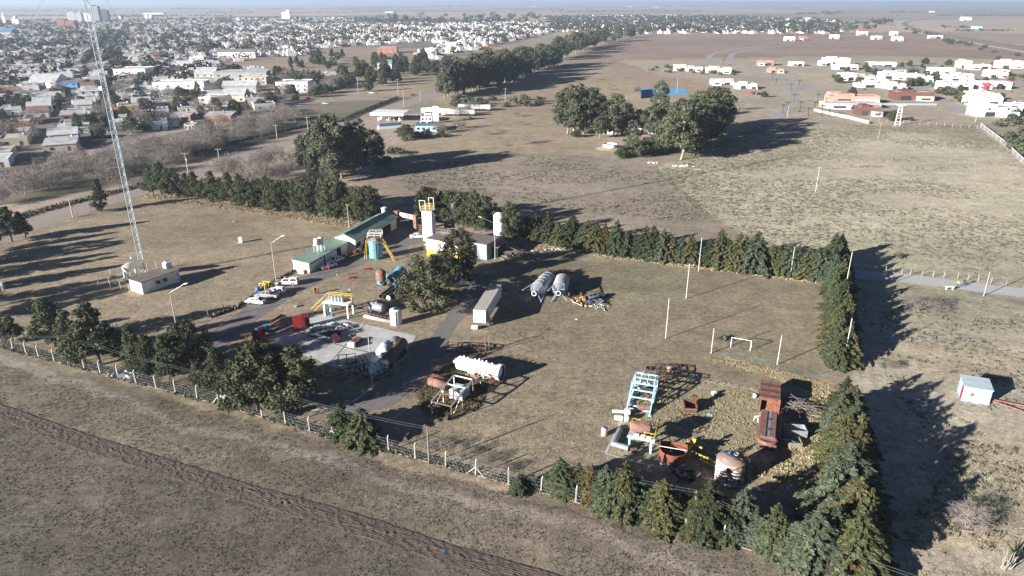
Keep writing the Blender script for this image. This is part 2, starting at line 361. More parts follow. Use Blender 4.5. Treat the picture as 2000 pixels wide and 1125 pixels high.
# ---------------------------------------------------------------- ploughed strip with real furrows
up=PG([(-60,765),(0,786),(157,840),(499,946),(690,997),(890,1062),(1100,1121),(1300,1180)]); lo_=PG([(-60,790),(0,822),(126,873),(500,989),(768,1073),(880,1108),(1040,1158),(1240,1230)])
def resamp(P,n):
    P=np.array(P); d=np.r_[0,np.cumsum(np.hypot(*np.diff(P,axis=0).T))]; t=np.linspace(0,d[-1],n); return np.stack([np.interp(t,d,P[:,0]),np.interp(t,d,P[:,1])],1)
nu,nv=420,56
ua=resamp(up,nu); la=resamp(lo_,nu); tt=np.linspace(0,1,nv)[None,:,None]
pp=ua[:,None]*(1-tt)+la[:,None]*tt; X=pp[...,0];Y=pp[...,1]
nz=fbm(X*2.2,Y*2.2,500); rows=np.abs(np.sin((tt[...,0]+.05*(fbm(X*.25,Y*.25,77)-.5))*PI*11))*np.clip(fbm(X*.5,Y*.5,78)*3-.7,.15,1); nz2=fbm(X*.5,Y*.5,520)
Z=.01+.035*rows*(.5+nz)+.10*(nz-.45)+.10*(nz-.4)*np.exp(-((tt[...,0]-.42-.1*nz2)/.12)**2)+.05*nz
edge=np.minimum(tt[...,0]-.09*fbm(X*.7,Y*.7,81),1-tt[...,0]-.09*fbm(X*.7,Y*.7,82))*12; Z=np.where(edge<0,-.03,Z*np.clip(edge,0,1)+.004)
idx=np.arange(nu*nv).reshape(nu,nv); fc=np.stack([idx[:-1,:-1],idx[1:,:-1],idx[1:,1:],idx[:-1,1:]],-1).reshape(-1,4)
m_plough=M('turned_earth',(.128,.096,.078),(.082,.063,.052),3,bump=.05,detail=8)
me=npmesh('ploughed_strip',np.stack([X.ravel(),Y.ravel(),Z.ravel()],1),fc[:,::-1],4,m_plough); link('ploughed_strip',me,kind='structure',label='dark strip of freshly ploughed furrows across the near field')
# ================================================================ TREES
def unit(a): return a/np.maximum(np.linalg.norm(a,axis=-1,keepdims=True),1e-9)
def cards(cent,nrm,size,aspect=1.5,tdir=None):
    """diamond shaped leaf sprays -> verts, quads"""
    N=len(cent); nrm=unit(nrm)
    t=rng.normal(size=(N,3)) if tdir is None else tdir+rng.normal(size=(N,3))*.35
    u=unit(t-nrm*(t*nrm).sum(1,keepdims=True)); v=np.cross(nrm,u)
    s=np.asarray(size).reshape(-1,1)*np.ones((N,1))
    P=np.stack([cent-u*s*aspect,cent-v*s,cent+u*s*aspect,cent+v*s],1).reshape(-1,3)
    return P,np.arange(N*4).reshape(N,4)
def sph(n): return unit(rng.normal(size=(n,3)))
def conifer_mesh(name,h,r,mat,nl=30,base=.04,dens=1.0,lean=0):
    cs=[];ns=[];ss=[];ts=[]
    z=base*h
    prof=lambda f:(min(1,f/.13+.62))*(1-f)**.62
    wob=rng.uniform(.75,1.25,8)
    while z<h*.99:
        f=z/h; nb=max(3,int(9*(1-f)+2)); a0=rng.uniform(0,6.28)
        for k in range(nb):
            a=a0+6.283*k/nb+rng.normal()*.25
            L=r*prof(f)*rng.uniform(.7,1.18)*wob[int((a%6.283)/6.283*8)]
            m=max(4,int(L*30*dens)); t=rng.uniform(.12,1,m)**.7
            d=np.array([math.cos(a),math.sin(a)]); side=np.array([-d[1],d[0]])
            wd=(t*(1.1-t)*.9)*L*.42
            off=rng.uniform(-1,1,m)*wd
            x=d[0]*t*L+side[0]*off; y=d[1]*t*L+side[1]*off
            zz=z+t*L*(.30-.05*f)-t*t*L*.42-np.abs(off)*.25+rng.normal(size=m)*.06
            cs.append(np.stack([x+lean*f*f,y,zz],1)); tn=np.stack([x*.55,y*.55,np.full(m,.75*L+.2)],1)
            ns.append(unit(tn)+rng.normal(size=(m,3))*.45); ss.append((.095+.065*rng.random(m))*(1.15-.4*f)); ts.append(np.tile([d[0],d[1],-.25],(m,1)))
        z+=h/nl*rng.uniform(.7,1.3)*(1.15-.5*f)
    # leading shoot
    m=26; t=rng.random(m); cs.append(np.stack([rng.normal(size=m)*.05+lean,rng.normal(size=m)*.05,h*(.93+.09*t)],1)); ns.append(sph(m)); ss.append(np.full(m,.10)); ts.append(np.tile([0,0,1.],(m,1)))
    c=np.concatenate(cs); c[:,2]=np.maximum(c[:,2],.08)
    P,F=cards(c,np.concatenate(ns),np.concatenate(ss),1.7,np.concatenate(ts))
    return npmesh(name,P,F,4,mat)
def clump_mesh(name,cl,mat,per=60,size=.22,flat=.8,asp=1.4,fill=.35,noise=.25):
    """cl: list of (x,y,z,r). leaf sprays on and inside every clump"""
    cs=[];ns=[];ss=[]
    for x,y,z,r in cl:
        m=int(per*r*r) if r>0.4 else int(per*.2); d=sph(m); q=rng.uniform(fill,1.05,m)**.6
        q=q*(1+noise*np.sin(d[:,0]*5+x*3)*np.cos(d[:,1]*6+y)*1.0)
        p=d*(r*q)[:,None]*np.array([1,1,flat])+np.array([x,y,z]); cs.append(p); ns.append(d+rng.normal(size=(m,3))*.55); ss.append(size*rng.uniform(.7,1.3,m))
    c=np.concatenate(cs); c[:,2]=np.maximum(c[:,2],.05); P,F=cards(c,np.concatenate(ns),np.concatenate(ss),asp)
    return npmesh(name,P,F,4,mat)
def crown_clumps(h,r,z0,n,rc,shape='oval'):
    out=[]
    for i in range(n):
        f=(i+.5)/n; z=z0+(h-z0-rc*.6)*f
        if shape=='oval': e=math.sin(PI*min(1,.12+.83*f))**.6
        elif shape=='cone': e=(1-f)**.65*min(1,.6+f*4)
        elif shape=='dome': e=math.sqrt(max(.05,1-f*f*.95))
        else: e=1
        a=i*2.399+rng.normal()*.4; q=r*e*(rng.uniform(.2,1.35)**.5)*.85
        out.append((q*math.cos(a),q*math.sin(a),z+rng.normal()*.2,rc*rng.choice([.55,.8,1.0,1.3])*(1-.35*f)))
    return out
def trunk_mesh(name,h,r,mat,limbs=(),seg=5,bend=.15):
    b=MB(); p=Vector((0,0,-.1)); rad=r
    for i in range(seg):
        q=Vector((rng.normal()*bend,rng.normal()*bend,h*(i+1)/seg)); r2=r*(1-(i+1)/seg*.75); b.tube(p,q,rad,6,r2,caps=False); p=q; rad=r2
    for (z,x,y,zz,rl) in limbs: b.tube((0,0,z),(x,y,zz),rl,5,rl*.35,caps=False)
    o=b.build(name,mat); me=o.data; bpy.data.objects.remove(o); return me
def limbs_for(cl,n,rl): return [(max(.5,c[2]*.55),c[0],c[1],c[2],rl) for c in [cl[int(k)] for k in np.linspace(0,len(cl)-1,n)]]
lf_green=M('needles_green',(.078,.096,.042),(.040,.054,.026),1.5,rnd=.32,trans=.12,rough=.75)
lf_olive=M('needles_olive',(.122,.122,.048),(.066,.072,.030),1.5,rnd=.28,trans=.12,rough=.75)
lf_blue=M('needles_bluegreen',(.092,.112,.066),(.050,.064,.040),1.5,rnd=.25,trans=.1,rough=.75)
lf_rust=M('needles_rusty',(.155,.095,.028),(.085,.060,.020),1.2,rnd=.2,trans=.1,rough=.75)
lf_pine=M('dark_needles',(.066,.080,.034),(.032,.042,.020),1.2,rnd=.3,trans=.1,rough=.8)
lf_cyp=M('cypress_leaf',(.088,.096,.044),(.042,.050,.025),1.2,rnd=.25,trans=.1,rough=.8)
lf_euc=M('eucalyptus_leaf',(.125,.138,.075),(.066,.076,.044),.8,rnd=.25,trans=.15,rough=.6)
lf_willow=M('grey_green_leaf',(.10,.112,.058),(.055,.065,.036),.8,rnd=.25,trans=.15,rough=.7)
m_bark=M('bark',(.10,.080,.062),(.055,.045,.038),6,rough=.95,bump=.01)
m_ebark=M('pale_bark',(.34,.29,.23),(.16,.13,.11),2,rough=.9)
m_twig=M('grey_twigs',(.25,.215,.19),(.155,.135,.12),2,rnd=.25,rough=.95)
m_straw=M('straw_grass',(.40,.33,.20),(.25,.20,.12),1.5,rough=.95,rnd=.15)
m_stem=M('dull_scrub',(.125,.125,.080),(.075,.075,.05),1.5,rough=.95,rnd=.2)
CON=[]
for i,(mt,rr_,ln) in enumerate(((lf_green,2.5,0),(lf_olive,2.3,.2),(lf_blue,2.4,-.2),(lf_rust,1.7,.1),(lf_green,2.9,.3),(lf_olive,2.8,-.1),(lf_blue,2.9,.1),(lf_green,2.2,-.3))):
    CON.append((conifer_mesh('conifer_crown',8,rr_,mt,lean=ln),trunk_mesh('conifer_trunk',7,.16,m_bark)))
def pine_pair(h,r,z0,n,rc,mt,per=200,size=.10,shape='cone'):
    cl=crown_clumps(h,r*1.05,z0,int(n*1.5),rc*.8,shape); return (clump_mesh('pine_crown',cl,mt,per,size,.7,1.7,noise=.45),trunk_mesh('pine_trunk',h*.8,.2,m_bark,limbs_for(cl,8,.07)))
PIN=[pine_pair(9,3.1,1.8,46,1.15,lf_pine),pine_pair(9,2.7,2.0,40,1.1,lf_pine),pine_pair(9,3.4,1.6,50,1.2,lf_cyp,shape='oval'),pine_pair(9,2.3,1.2,36,1.0,lf_cyp)]
CYP=[pine_pair(9,3.0,1.4,48,1.15,lf_cyp,shape='oval'),pine_pair(9,2.6,1.5,42,1.1,lf_cyp,shape='cone'),pine_pair(9,3.3,1.2,52,1.2,lf_cyp,shape='dome')]
def euc_pair(h,r,z0,n,rc,mt=None,per=58):
    cl=crown_clumps(h,r*1.05,z0,int(n*1.4),rc*.82,'oval'); return (clump_mesh('eucalyptus_crown',cl,mt or lf_euc,per,.22,.85,1.5,noise=.45),trunk_mesh('eucalyptus_trunk',h*.85,.38,m_ebark,limbs_for(cl,12,.14),bend=.35))
EUC=[euc_pair(20,5.0,5,44,2.1),euc_pair(20,4.2,4,40,1.9),euc_pair(20,5.8,4.5,52,2.2),euc_pair(20,3.6,3,36,1.7,lf_willow)]
def round_pair(h,r,mt,n=34,rc=1.5,z0=1.5,per=90,size=.17):
    cl=crown_clumps(h,r,z0,n,rc,'dome'); return (clump_mesh('round_crown',cl,mt,per,size,.8,1.3),trunk_mesh('round_trunk',h*.7,.25,m_bark,limbs_for(cl,8,.1)))
RND=[round_pair(8,4.2,lf_willow),round_pair(8,3.6,lf_green),round_pair(8,3.8,lf_olive)]
def bare_pair(h,r,tw=1500,z0=.25):
    b=MB(); ends=[]
    def grow(p,d,L,rad,k):
        q=p+d*L; b.tube(p,q,rad,4,rad*.6,caps=False)
        if k==0: ends.append((p,q)); return
        for _ in range(3 if k>1 else 4):
            dd=(d+Vector(rng.normal(size=3)*.48)); dd.z=abs(dd.z)*.9+.1; grow(q,dd.normalized(),L*rng.uniform(.6,.85),rad*.55,k-1)
    for i in range(3):
        a=i*2.1+rng.random(); grow(Vector((0,0,0)),Vector((math.cos(a)*.4,math.sin(a)*.4,1)).normalized(),h*z0,.13,3)
    o=b.build('bare_tree_limbs',m_twig); me=o.data; bpy.data.objects.remove(o)
    d=sph(tw); d[:,2]=np.abs(d[:,2]); q=rng.uniform(.35,1,tw)**.5
    lump=1+.22*np.sin(d[:,0]*6)*np.cos(d[:,1]*7)
    c=d*np.stack([r*q*lump,r*q*lump,h*.68*q*lump],1)+np.array([0,0,h*.32])
    P,F=cards(c,rng.normal(size=(tw,3)),np.full(tw,.022*math.sqrt(h/6)),20,d+rng.normal(size=(tw,3))*.3)
    return (npmesh('bare_tree_twigs',P,F,4,m_twig),me)
BAR=[bare_pair(7,3.6),bare_pair(7,3.0,1200),bare_pair(7,4.2,1700)]
def bush_mesh(name,h,r,mt,per=60,size=.13,n=9):
    cl=[(rng.normal()*r*.38,rng.normal()*r*.38,h*rng.uniform(.25,.7),h*rng.uniform(.28,.45)) for _ in range(n)]
    return clump_mesh(name,cl,mt,per/(h*h)*3,size,.9,1.4)
BSH=[(bush_mesh('bush_leaves',1.6,1.3,lf_green),None),(bush_mesh('bush_leaves',1.6,1.4,lf_willow),None),(bush_mesh('bush_leaves',1.4,1.2,m_stem),None)]
NT={}
def plant(name,label,cat,kinds,i,x,y,h,href,group=None,rz=None,wd=1.0,single=False):
    cr,tr=kinds[i%len(kinds)]; s=h/href; rz=rng.uniform(0,6.28) if rz is None else rz
    if single or tr is None:
        o=link(name,cr,None,label,cat,group); o.location=(x,y,0); o.rotation_euler=(0,0,rz); o.scale=(s*wd,s*wd,s); return o
    t=thing(name,label,cat,(x,y,0),rz,group); t.scale=(s*wd*rng.uniform(.88,1.14),s*wd*rng.uniform(.88,1.14),s*rng.uniform(.95,1.06)); t.rotation_euler=(rng.normal()*.03,rng.normal()*.03,rz)
    link('crown',cr,t); link('trunk',tr,t); return t
def plantpx(name,label,cat,kinds,i,px,pb,pt,href,group=None,wd=1.0):
    x,y=G(px,pb); return plant(name,label,cat,kinds,i,x,y,topz(px,pb,pt),href,group,wd=wd)
# ---- conifers along the front fence
FC=[(1097,957,893,4,'dark bluish',1.0),(1128,965,903,0,'dark green',.8),(1152,982,904,3,'rusty orange',.62),(1140,968,905,1,'olive',.9),(1186,988,906,2,'pale blue-green',.95),(1218,1000,908,1,'olive green',.95),(1248,1002,938,2,'small grey-green',.9),(1292,1022,935,5,'broad olive green',1.05),(1333,1008,955,7,'small green',.9),(1381,1042,938,0,'tall pointed green',1.05),(1412,1040,978,5,'low olive',1.0),(1443,1040,955,2,'silvery blue-green',1.0),(1470,1052,1000,7,'low dark green',1.1),(1505,1068,984,0,'bright green',1.1),(1540,1075,1030,5,'low olive',1.2),(1583,1098,994,6,'wide blue-green',1.15),(1560,1092,1020,1,'yellowish',1.0),(1664,1115,998,1,'tall yellow-olive corner',1.05),(1630,1118,1055,5,'low olive corner',1.2)]
FC+=[(1112,962,915,5,'low shaded',1.2),(1168,988,925,0,'mid green',1.0),(1202,996,925,4,'dark',1.0),(1232,1004,945,2,'grey-green',1.0),(1268,1016,960,0,'green',1.1),(1312,1020,965,1,'olive low',1.1),(1355,1034,970,5,'yellow-green low',1.2),(1425,1046,985,0,'low green',1.2),(1484,1062,1012,6,'blue-green low',1.2),(1524,1074,1010,1,'olive mid',1.1),(1605,1106,1030,0,'dark green mid',1.1),(1645,1118,1040,3,'brownish low',1.4)]
for px,pb,pt,k,ds,wd in FC:
    plantpx('conifer',f'{ds} conifer in the front hedge, at photo x about {px*100//2000} percent of the width' if 0 else f'{ds} conifer in the hedge along the front fence',"conifer",CON,k,px,pb,pt,8,'conifers along the front fence',wd*1.38)
SC_=[(1650,1010,872,6,'broad blue-green',1.15),(1668,985,905,2,'blue-green',1.0),(1640,935,838,1,'yellow-olive',1.1),(1665,930,830,5,'broad yellowish',1.1),(1635,900,800,5,'olive',1.0),(1660,880,785,2,'grey-green',1.05),(1632,855,770,6,'blue-green',1.0),(1655,845,748,5,'olive green',1.1),(1640,815,738,0,'green',1.1),(1622,875,815,1,'low olive',1.0),(1676,960,880,0,'bright green',.95)]
SC_+=[(1655,1050,930,5,'tall shaggy olive',1.1),(1680,1020,925,0,'dark green outer',1.0),(1640,975,880,0,'deep green',1.1),(1672,905,812,1,'yellowish outer',1.05),(1645,835,752,0,'dark green upper',1.1),(1618,1085,985,2,'grey blue-green',1.15),(1684,1060,960,5,'outer olive',1.0)]
for px,pb,pt,k,ds,wd in SC_: plantpx('conifer',f'{ds} conifer in the right hedge below the gap by the grey fence','conifer',CON,k,px,pb,pt,8,'conifers of the right hedge, lower run',wd*1.2)
y=716.0; k=0
names=['dark green','olive','blue-green','rusty','deep green','yellowish','silvery','green']
while y>505:
    kk=[0,5,2,4,1,6,7,5][k%8]; px=1640-(716-y)*.055+(7 if k%2 else -7); hh_=6.6+1.6*((k*37)%10)/10
    xx,yy=G(px,y); plant('conifer',f'{names[kk]} conifer in the right hedge above the gap by the grey fence','conifer',CON,kk,xx,yy,hh_,8,'conifers of the right hedge, upper run',wd=1.3); y-=9.5-(716-y)*.012; k+=1
# ---- back hedge
BH=[(1028,462,420),(1046,467,418),(1070,472,417),(1090,478,432),(1113,480,420),(1133,484,438),(1148,486,432),(1163,490,430),(1180,492,436),(1204,496,432),(1222,498,452),(1240,500,455),(1262,503,445),(1276,505,442),(1292,508,450),(1308,509,455),(1325,511,462),(1346,514,458),
    (1384,518,465),(1402,520,450),(1420,522,464),(1438,524,459),(1455,526,462),(1470,528,454),(1487,530,478),(1505,531,475),(1520,534,482),(1535,535,474),(1553,538,480),(1570,541,482),(1588,543,484),(1605,545,486),(1622,547,485)]
for i,(px,pb,pt) in enumerate(BH):
    k=[0,5,0,1,4,2,5,1,3,0,2,7,4,0,2,5,6,1,0,0,5,1,7,6,0,5,1,2,0,1,2,6,0][i]
    if px==1402:k=1
    side='left of the gap' if px<1360 else 'right of the gap'
    plantpx('conifer',f'{names[k]} conifer in the hedge behind the lawn, {side}','conifer',CON,k,px,pb,pt,8,'conifers of the hedge behind the lawn',wd=1.4)
    if i%2==0: xx,yy=G(px+8,pb-3); plant('conifer',f'low {names[(k+3)%8]} conifer filling the hedge behind the lawn, {side}','conifer',CON,(k+3)%8,xx,yy,5.2,8,'conifers of the hedge behind the lawn',wd=1.45)
# ---- trees inside the left part of the front fence
FP_=[(26,668,612,0,'dark bushy',1.0),(108,676,576,1,'tall dark',1.1),(140,700,600,3,'slender olive',.9),(196,712,594,0,'broad dark',1.15),(232,705,640,1,'low dark',1.1),(272,726,636,3,'pointed brown-green',.95),(300,738,655,0,'dark green',.9),(330,748,650,1,'long trunked',.8),(368,726,630,2,'rounded forked',1.15),(392,765,706,3,'small feathery',1.1),(437,778,680,1,'pointed dark',1.0),(457,780,700,0,'dark',.8),(503,802,658,0,'tall dense',1.1),(562,800,672,2,'broad dense',1.15),(535,775,668,1,'dark dense',1.0)]
for px,pb,pt,k,ds,wd in FP_: plantpx('pine_tree',f'{ds} evergreen tree inside the left part of the front fence','tree',PIN,k,px,pb,pt,9,'evergreens inside the front fence',wd)
for px,pb,pt,k in ((672,848,790,0),(712,858,798,4),(690,852,806,7),(552,814,788,0),(1015,960,925,2)): plantpx('conifer',['low spreading conifer left of the pair beside the track end','low spreading conifer right of the pair beside the track end','small conifer between the low pair by the fence','tiny green conifer by the fence under the tall evergreens','grey-green low bush at the end of the front hedge'][[672,712,690,552,1015].index(px)],'conifer',CON,k,px,pb,pt,8,None,1.9 if px!=690 else 2.2)
# ---- long row behind the mast field
PR=[(300,380,322),(318,382,316),(337,384,325),(352,386,336),(367,388,338),(385,390,335),(402,392,345),(418,394,330),(434,396,345),(452,399,337),(470,402,338),(485,404,345),(504,406,350),(523,408,342),(541,411,350),(558,413,348),(579,416,352),(600,419,342),(619,422,350),(636,424,345),(655,427,342),(672,429,355),(690,431,360),(706,433,358),(722,436,364)]
for i,(px,pb,pt) in enumerate(PR):
    plantpx('pine_tree',f"{['dark','brownish green','olive','grey-green'][i%4]} {['rounded','ragged','dense'][i%3]} evergreen in the long row behind the mast field, {['left end','middle','right end'][min(2,i//9)]}",'tree',CYP if i>9 else PIN,i,px,pb,pt,9,'evergreens in the row behind the mast field',1.0)
for px,pb,pt,k,ds,wd in ((198,413,350,3,'lone pointed evergreen beside the dirt road',1.0),(24,472,402,0,'thick dark evergreen at the left edge by the dirt road',1.1),(50,466,412,1,'smaller dark evergreen leaning at the left edge by the dirt road',1.0),(6,670,615,0,'dark evergreen cut by the left edge inside the fence',1.0),
    (838,436,364,0,'dark tree just left of the white tower',1.0),(862,432,372,1,'tree behind the white tower',1.0),(882,437,368,2,'tall tree behind the chimney stack',1.1),(905,445,376,0,'first of the dark trees right of the stack',1.0),(928,450,374,1,'second dark tree right of the stack',1.0),(948,452,385,3,'slim dark tree right of the stack',1.0),(996,472,394,3,'loose grey-green tree right of the white silo',.8),
    (830,608,500,2,'big round tree in the middle of the yard',1.3),(893,548,448,3,'tall tree hiding the yellow wall',1.15),(868,560,492,0,'dark tree between the round tree and the tall one',1.1),(915,530,475,1,'low dark tree right of the tall one',1.0)):
    plantpx('pine_tree',ds,'tree',CYP if px>700 else PIN,k,px,pb,pt,9,None,wd)

# row of evergreens just beyond the left edge; their long shadows fall into the mast field
for k,(px,pb) in enumerate(((-22,492),(-48,508),(-70,520),(-30,545),(-62,570),(-18,600),(-55,625),(-90,600),(-95,545))):
    x,y=G(px,pb); plant('pine_tree','dark evergreen beyond the left edge of the mast field, seen by its shadow','tree',PIN,k,x,y,9+k%3,9,'evergreens beyond the left edge')
# ================================================================ MATERIALS FOR BUILT THINGS
m_post=M('weathered_concrete_post',(.44,.41,.36),(.30,.28,.24),3)
m_wire=M('steel_wire',(.42,.42,.42),(.30,.30,.30),3,metal=.5,rough=.5)
m_wood=M('grey_wood',(.26,.215,.165),(.16,.13,.10),4,stretch=(1,1,.2))
m_galv=M('galvanised_steel',(.50,.54,.56),(.36,.40,.42),3,metal=.55,rough=.42)
m_mast=M('mast_paint',(.46,.52,.54),(.32,.38,.40),2,rough=.5)
m_white=M('white_paint',(.74,.73,.70),(.56,.55,.51),1.2,lo=.5,hi=.8,rough=.7)
m_whitedirty=M('stained_white_wall',(.80,.78,.73),(.33,.31,.29),.9,lo=.52,hi=.72,detail=9,rough=.8)
m_cream=M('cream_wall',(.78,.73,.64),(.64,.58,.49),1,lo=.5,hi=.8)
m_pink=M('pink_trim',(.62,.36,.28),(.48,.27,.21),3)
m_green=M('green_roof_sheet',(.25,.34,.285),(.19,.27,.22),.6,rough=.55,wave=(9,.03,'X'))
m_green2=M('green_roof_sheet_ribbed',(.22,.32,.265),(.16,.245,.20),.6,rough=.55,wave=(5,.03,'X'))
m_roof=M('grey_flat_roof',(.20,.17,.145),(.13,.115,.10),1.5,bump=.01,detail=8)
m_glass=M('dark_glass',(.03,.04,.05),(.05,.06,.07),1,rough=.12,spec=.6)
m_dark=M('dark_opening',(.025,.022,.02),(.04,.035,.03),2)
m_yellow=M('yellow_paint',(.60,.40,.06),(.45,.30,.06),2,lo=.5,hi=.8,rough=.6)
m_red=M('red_paint',(.36,.03,.03),(.24,.025,.025),2,rough=.55)
m_blue=M('blue_plastic',(.05,.20,.48),(.04,.15,.36),3,rough=.45)
m_cyan=M('cyan_paint',(.13,.34,.42),(.09,.22,.28),1.5,lo=.5,hi=.8,rough=.55)
m_lblue=M('light_blue_paint',(.34,.55,.64),(.24,.40,.48),1.5,lo=.5,hi=.8,rough=.55)
m_rust=M('rusty_steel',(.16,.070,.042),(.08,.042,.03),2.2,lo=.35,hi=.65,detail=9,rough=.9)
m_rustp=M('pinkish_rust',(.27,.15,.125),(.14,.075,.058),1.6,detail=9,rough=.85)
m_rustw=M('peeling_white_over_rust',(.74,.70,.64),(.27,.11,.06),1.3,lo=.45,hi=.58,detail=10,rough=.85)
m_brick=M('red_brick',(.36,.15,.10),(.26,.11,.08),3)
m_silver=M('bare_tank_metal',(.42,.44,.48),(.28,.30,.33),1.2,metal=.45,rough=.4)
m_black=M('black_steel',(.05,.045,.042),(.03,.03,.03),2)
m_tyre=M('tyre_rubber',(.03,.03,.03),(.045,.045,.045),5)
m_brownp=M('brown_paint',(.17,.075,.055),(.11,.055,.045),1.5,rough=.6)
# ================================================================ FENCES
def pts_along(P,step):
    out=[]; acc=0; 
    for a,b in zip(P[:-1],P[1:]):
        L=math.hypot(b[0]-a[0],b[1]-a[1]); t=-acc
        while t+step<=L: t+=step; out.append((a[0]+(b[0]-a[0])*t/L,a[1]+(b[1]-a[1])*t/L))
        acc=L-t
    return [P[0]]+out
def wire(b,p,q,sag=0,r=.012,n=3,seg=1):
    p=Vector(p);q=Vector(q)
    if sag: seg=8
    prev=p
    for i in range(1,seg+1):
        t=i/seg; c=p.lerp(q,t)-Vector((0,0,sag*4*t*(1-t))); b.tube(prev,c,r,n,caps=False); prev=c
def fence(label,posts,h,post_mat,w=.13,strands=(.5,1.0,1.5,1.9),arm=0,plinth=0,cat='fence',pname='post',every=1,braces=()):
    c=posts[0]; f=thing('wire_fence',label,cat,(c[0],c[1],0)); P=[(p[0]-c[0],p[1]-c[1]) for p in posts]
    d0=math.atan2(P[1][1]-P[0][1],P[1][0]-P[0][0])
    pb=MB(); pb.box(0,0,0,w,w,h)
    if arm: pb.beam((0,0,h-.02),(math.sin(d0)*arm*-1,math.cos(d0)*arm,h+.38),w*.85,w*.85)
    o0=pb.build(pname,post_mat,f,loc=(0,0,0)); 
    for i,p in enumerate(P):
        o=o0 if i==0 else o0.copy()
        if i: C.objects.link(o); o.parent=f
        o.location=(p[0],p[1],0); o.rotation_euler=(rng.normal()*.03,rng.normal()*.03,rng.normal()*.1)
    for i in braces:
        for s in (-1,1):
            b=MB(); u=Vector((math.cos(d0),math.sin(d0),0))*s; q=Vector((*P[i],0)); b.beam(q+u*1.3,q+u*.05+Vector((0,0,h*.62)),w*.7); b.build('brace',post_mat,f)
    b=MB()
    for a,q in zip(P[:-1],P[1:]):
        for z in strands: b.tube((a[0],a[1],z*h),(q[0],q[1],z*h),.014,3,caps=False)
        for k in range(int(math.hypot(q[0]-a[0],q[1]-a[1])/.6)) if arm else ():
            t0=k*.6/math.hypot(q[0]-a[0],q[1]-a[1]); t1=t0*1+.1; x0,y0=a[0]+(q[0]-a[0])*t0,a[1]+(q[1]-a[1])*t0; x1,y1=a[0]+(q[0]-a[0])*min(1,t1+.12),a[1]+(q[1]-a[1])*min(1,t1+.12)
            b.tube((x0,y0,.1),(x1,y1,h*.95),.009,3,caps=False); b.tube((x1,y1,.1),(x0,y0,h*.95),.009,3,caps=False)
    b.build('wire_strands',m_wire,f)
    if plinth:
        b=MB()
        for a,q in zip(P[:-1],P[1:]): b.beam((a[0],a[1],plinth/2),(q[0],q[1],plinth/2),.10,plinth)
        b.build('plinth',m_wood,f)
    return f
FPX=[(0,676),(25,683),(51,690),(76,698),(106,705),(134,713),(165,721),(196,729),(231,738),(266,748),(305,758),(343,768),(385,779),(427,790),(470,803),(512,815),(558,828),(605,842),(650,855),(706,867),(759,881),(811,896),(870,912),(929,928),(993,946),(1056,962),(1124,981),(1191,1000),(1262,1019),(1336,1040),(1411,1060),(1495,1082),(1588,1103),(1683,1124)]
fence('long white concrete post fence with bent tops along the near field',PG(FPX),2.2,m_post,.17,(.06,.25,.5,.75,.97),arm=.28,plinth=.14,braces=(13,18,23,27,33))
fence('fence of plain posts behind the conifer hedge along the right lot',PG([(1683,1124),(1672,1000),(1667,900),(1662,800),(1657,715),(1655,650),(1652,600),(1650,560),(1648,522)]),2.2,m_post,.14)
b=MB(); a=V(1657,703);q=V(1656,650); b.beam(a+Vector((0,0,1)),q+Vector((0,0,1)),.12,2.0)
b.build('concrete_panel_wall',m_post,label='short grey concrete panel wall in the gap of the right hedge',cat='wall')
fence('thin post fence along the left dirt road and mast field',PG([(-40,490),(0,477),(30,466),(60,455),(82,446),(110,438),(132,430),(152,423),(175,412),(198,404),(222,396),(245,388),(280,378)]),1.5,m_wood,.12,(.3,.6,.95))
fence('thin post fence beside the gravel road on the right',PG([(1730,531),(1745,533),(1761,535),(1777,537),(1800,540),(1822,541),(1843,542),(1870,545),(1890,547),(1910,549),(1935,553),(1965,557),(2000,562),(2040,567)]),1.5,m_post,.11,(.3,.6,.95))
fence('low post fence from the green roofed building to the yard corner',PG([(570,532),(548,546),(528,553),(505,570),(491,580),(465,600),(436,603),(407,620),(380,640),(340,655)]),1.7,m_wood,.12,(.3,.6,.95))
fence('small post enclosure left of the white hut',PG([(192,555),(216,561),(237,566),(254,572)]),2.3,m_post,.13,(.5,.95))
fence('rear posts of the enclosure behind the dishes',PG([(217,543),(255,540),(289,531),(306,527)]),2.3,m_post,.13,(.5,.95))
fence('long pale post fence in front of the suburb plots',PG([(x,236+(x-1700)*.075) for x in range(1700,1920,16)]),1.8,m_post,.14,(.3,.6,.95))
b=None
# concrete panel wall on the far right
P=PG([(1914,248),(1940,268),(1960,284),(1980,303),(2000,322),(2030,352)])
t=thing('panel_wall','long white edged concrete wall with buttresses at the right edge','wall',(P[0][0],P[0][1],0)); O=Vector((P[0][0],P[0][1],0))
pts=pts_along(P,3.2)
for i,(a,q) in enumerate(zip(pts[:-1],pts[1:])):
    a=Vector((*a,0))-O; q=Vector((*q,0))-O
    b=MB(); b.beam(a+Vector((0,0,1)),q+Vector((0,0,1)),.15,2.0); b.build('wall_panel',m_galv if i%3 else m_post,t)
    b=MB(); b.beam(a+Vector((0,0,2.08)),q+Vector((0,0,2.08)),.3,.18); b.build('coping',m_white,t)
    b=MB(); n=(q-a).normalized().cross(Vector((0,0,1))); b.beam(a+n*-1.0,a+Vector((0,0,1.9)),.2); b.build('buttress',m_white,t)
